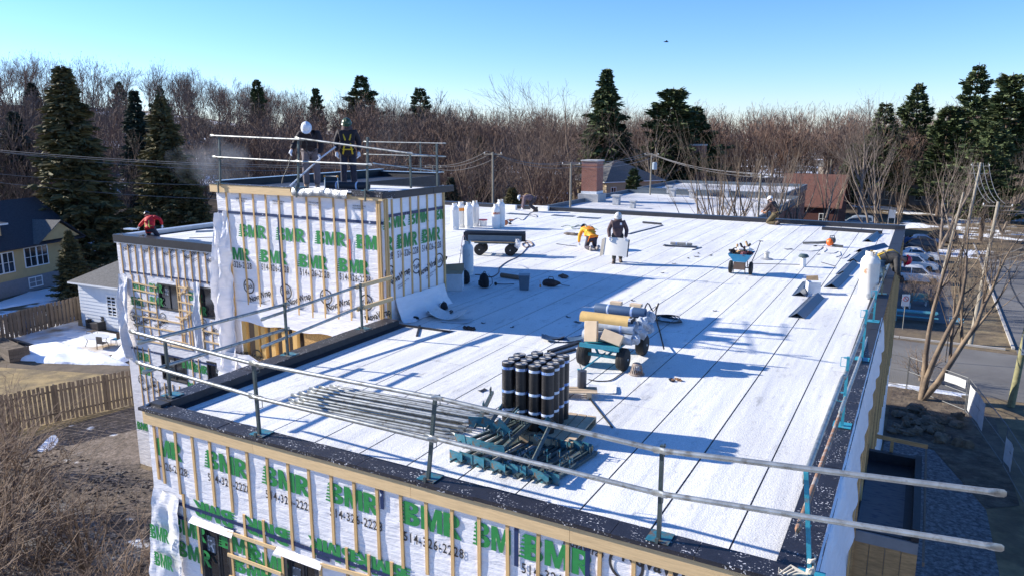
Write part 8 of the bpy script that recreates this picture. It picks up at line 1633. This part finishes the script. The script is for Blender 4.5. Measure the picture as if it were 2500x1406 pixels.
# the far wood: one mass of bare trees
FOR = mat('bare_wood', (0.180, 0.110, 0.080), 0.95, var=0.4, scale=0.06, c2=(0.130, 0.092, 0.074), fac2=.5, s2=.03)
rng = np.random.default_rng(77); fv = []
for s in range(7):
    r_ = np.random.default_rng(100 + s); sg = grow(r_, 10, .085, 5, (1.7, 1.6, 1.5, 1.4, 1.0), (.25, .8), (.45, .75), first=.25); 
    sg = prune(sg, 950, r_)
    zt = max(q[1][2] for q in sg); sg = [(q[0] * 10 / zt, q[1] * 10 / zt, q[2], q[3], q[4]) for q in sg]; fv.append(seg_mesh(sg, 2, .0125, r_))
VV, QQ, o = [], [], 0
def wood(n, pxr, dr, hr):
    global o
    for _ in range(n):
        px = rng.uniform(*pxr); dd = dr[0] + (dr[1] - dr[0]) * rng.random() ** .8; q = ray(px, 360); q = Vector((q.x, q.y, 0)); q = q / q.length * dd; x, y = q.x, q.y
        v, f = fv[rng.integers(0, 7)]; s = rng.uniform(*hr) / 10; a = rng.uniform(0, 6.28); c, sn = math.cos(a), math.sin(a); w = s * rng.uniform(.9, 1.4)
        VV.append(np.stack([(v[:, 0] * c - v[:, 1] * sn) * w + x, (v[:, 0] * sn + v[:, 1] * c) * w + y, v[:, 2] * s + hill(x, y) - .2], 1)); QQ.append(f + o); o += len(v)
wood(210, (-200, 900), (100, 190), (12, 17)); wood(150, (-200, 950), (190, 330), (13, 18)); wood(200, (850, 1750), (150, 220), (16, 21)); wood(120, (900, 2700), (210, 320), (19, 25)); wood(170, (1650, 2700), (150, 215), (15, 21)); wood(60, (650, 1400), (95, 135), (10, 16))
fo = bpy.data.objects.new('bare_wood', np_mesh('bare_wood', np.concatenate(VV), np.concatenate(QQ), FOR)); col.objects.link(fo); tag(fo, 'brown mass of leafless trees of the far wood', 'wood', kind='stuff')
# ================================================================ thin smoke drifting off the torch on the tower
c_ = aty(500, 440, YT + 2.2); mb = MB(); mb.blob((0, 0, 0), (1.7, 1.0, .75), 14, jit=.12, seed=2)
sm_o = mb.build('smoke', None, None, smooth=True, loc=(c_.x + .4, YT + 2.2, 3.55)); sm_o.data.materials.clear()
sm = bpy.data.materials.new('smoke_volume'); sm.use_nodes = True; nt = sm.node_tree; nt.nodes.remove(nt.nodes['Principled BSDF']); ou = nt.nodes['Material Output']
pv = nt.nodes.new('ShaderNodeVolumePrincipled'); pv.inputs['Color'].default_value = (.75, .8, .88, 1); nz_ = nt.nodes.new('ShaderNodeTexNoise'); nz_.inputs['Scale'].default_value = 1.4; tc_ = nt.nodes.new('ShaderNodeTexCoord'); nt.links.new(tc_.outputs['Object'], nz_.inputs['Vector'])
mr = nt.nodes.new('ShaderNodeMapRange'); mr.inputs[1].default_value = .45; mr.inputs[2].default_value = .75; mr.inputs[3].default_value = 0; mr.inputs[4].default_value = .22; nt.links.new(nz_.outputs[0], mr.inputs[0]); nt.links.new(mr.outputs[0], pv.inputs['Density']); nt.links.new(pv.outputs[0], ou.inputs['Volume']); sm_o.data.materials.append(sm)
tag(sm_o, 'faint bluish smoke drifting off the bare-wood corner of the tower roof', 'smoke', kind='stuff')
# a bird far off in the sky
p = atd(1626, 103, 110); t = thing('bird', 'small dark bird gliding high in the clear sky', 'bird', p, R(40)); mb = MB(); mb.tube([(-.35, 0, 0), (-.1, 0, .02), (.2, 0, .02), (.42, 0, 0)], [.02, .08, .09, .02], 8); mb.build('body', BLACK, t, smooth=True)
for s in (-1, 1): mb = MB(); mb.grid(lambda u, v: Vector((.12 - .22 * v - .15 * u, s * (.06 + u * .62), .03 + .22 * u - .12 * u * u)), 5, 2); mb.build('wing', BLACK, t, smooth=True)
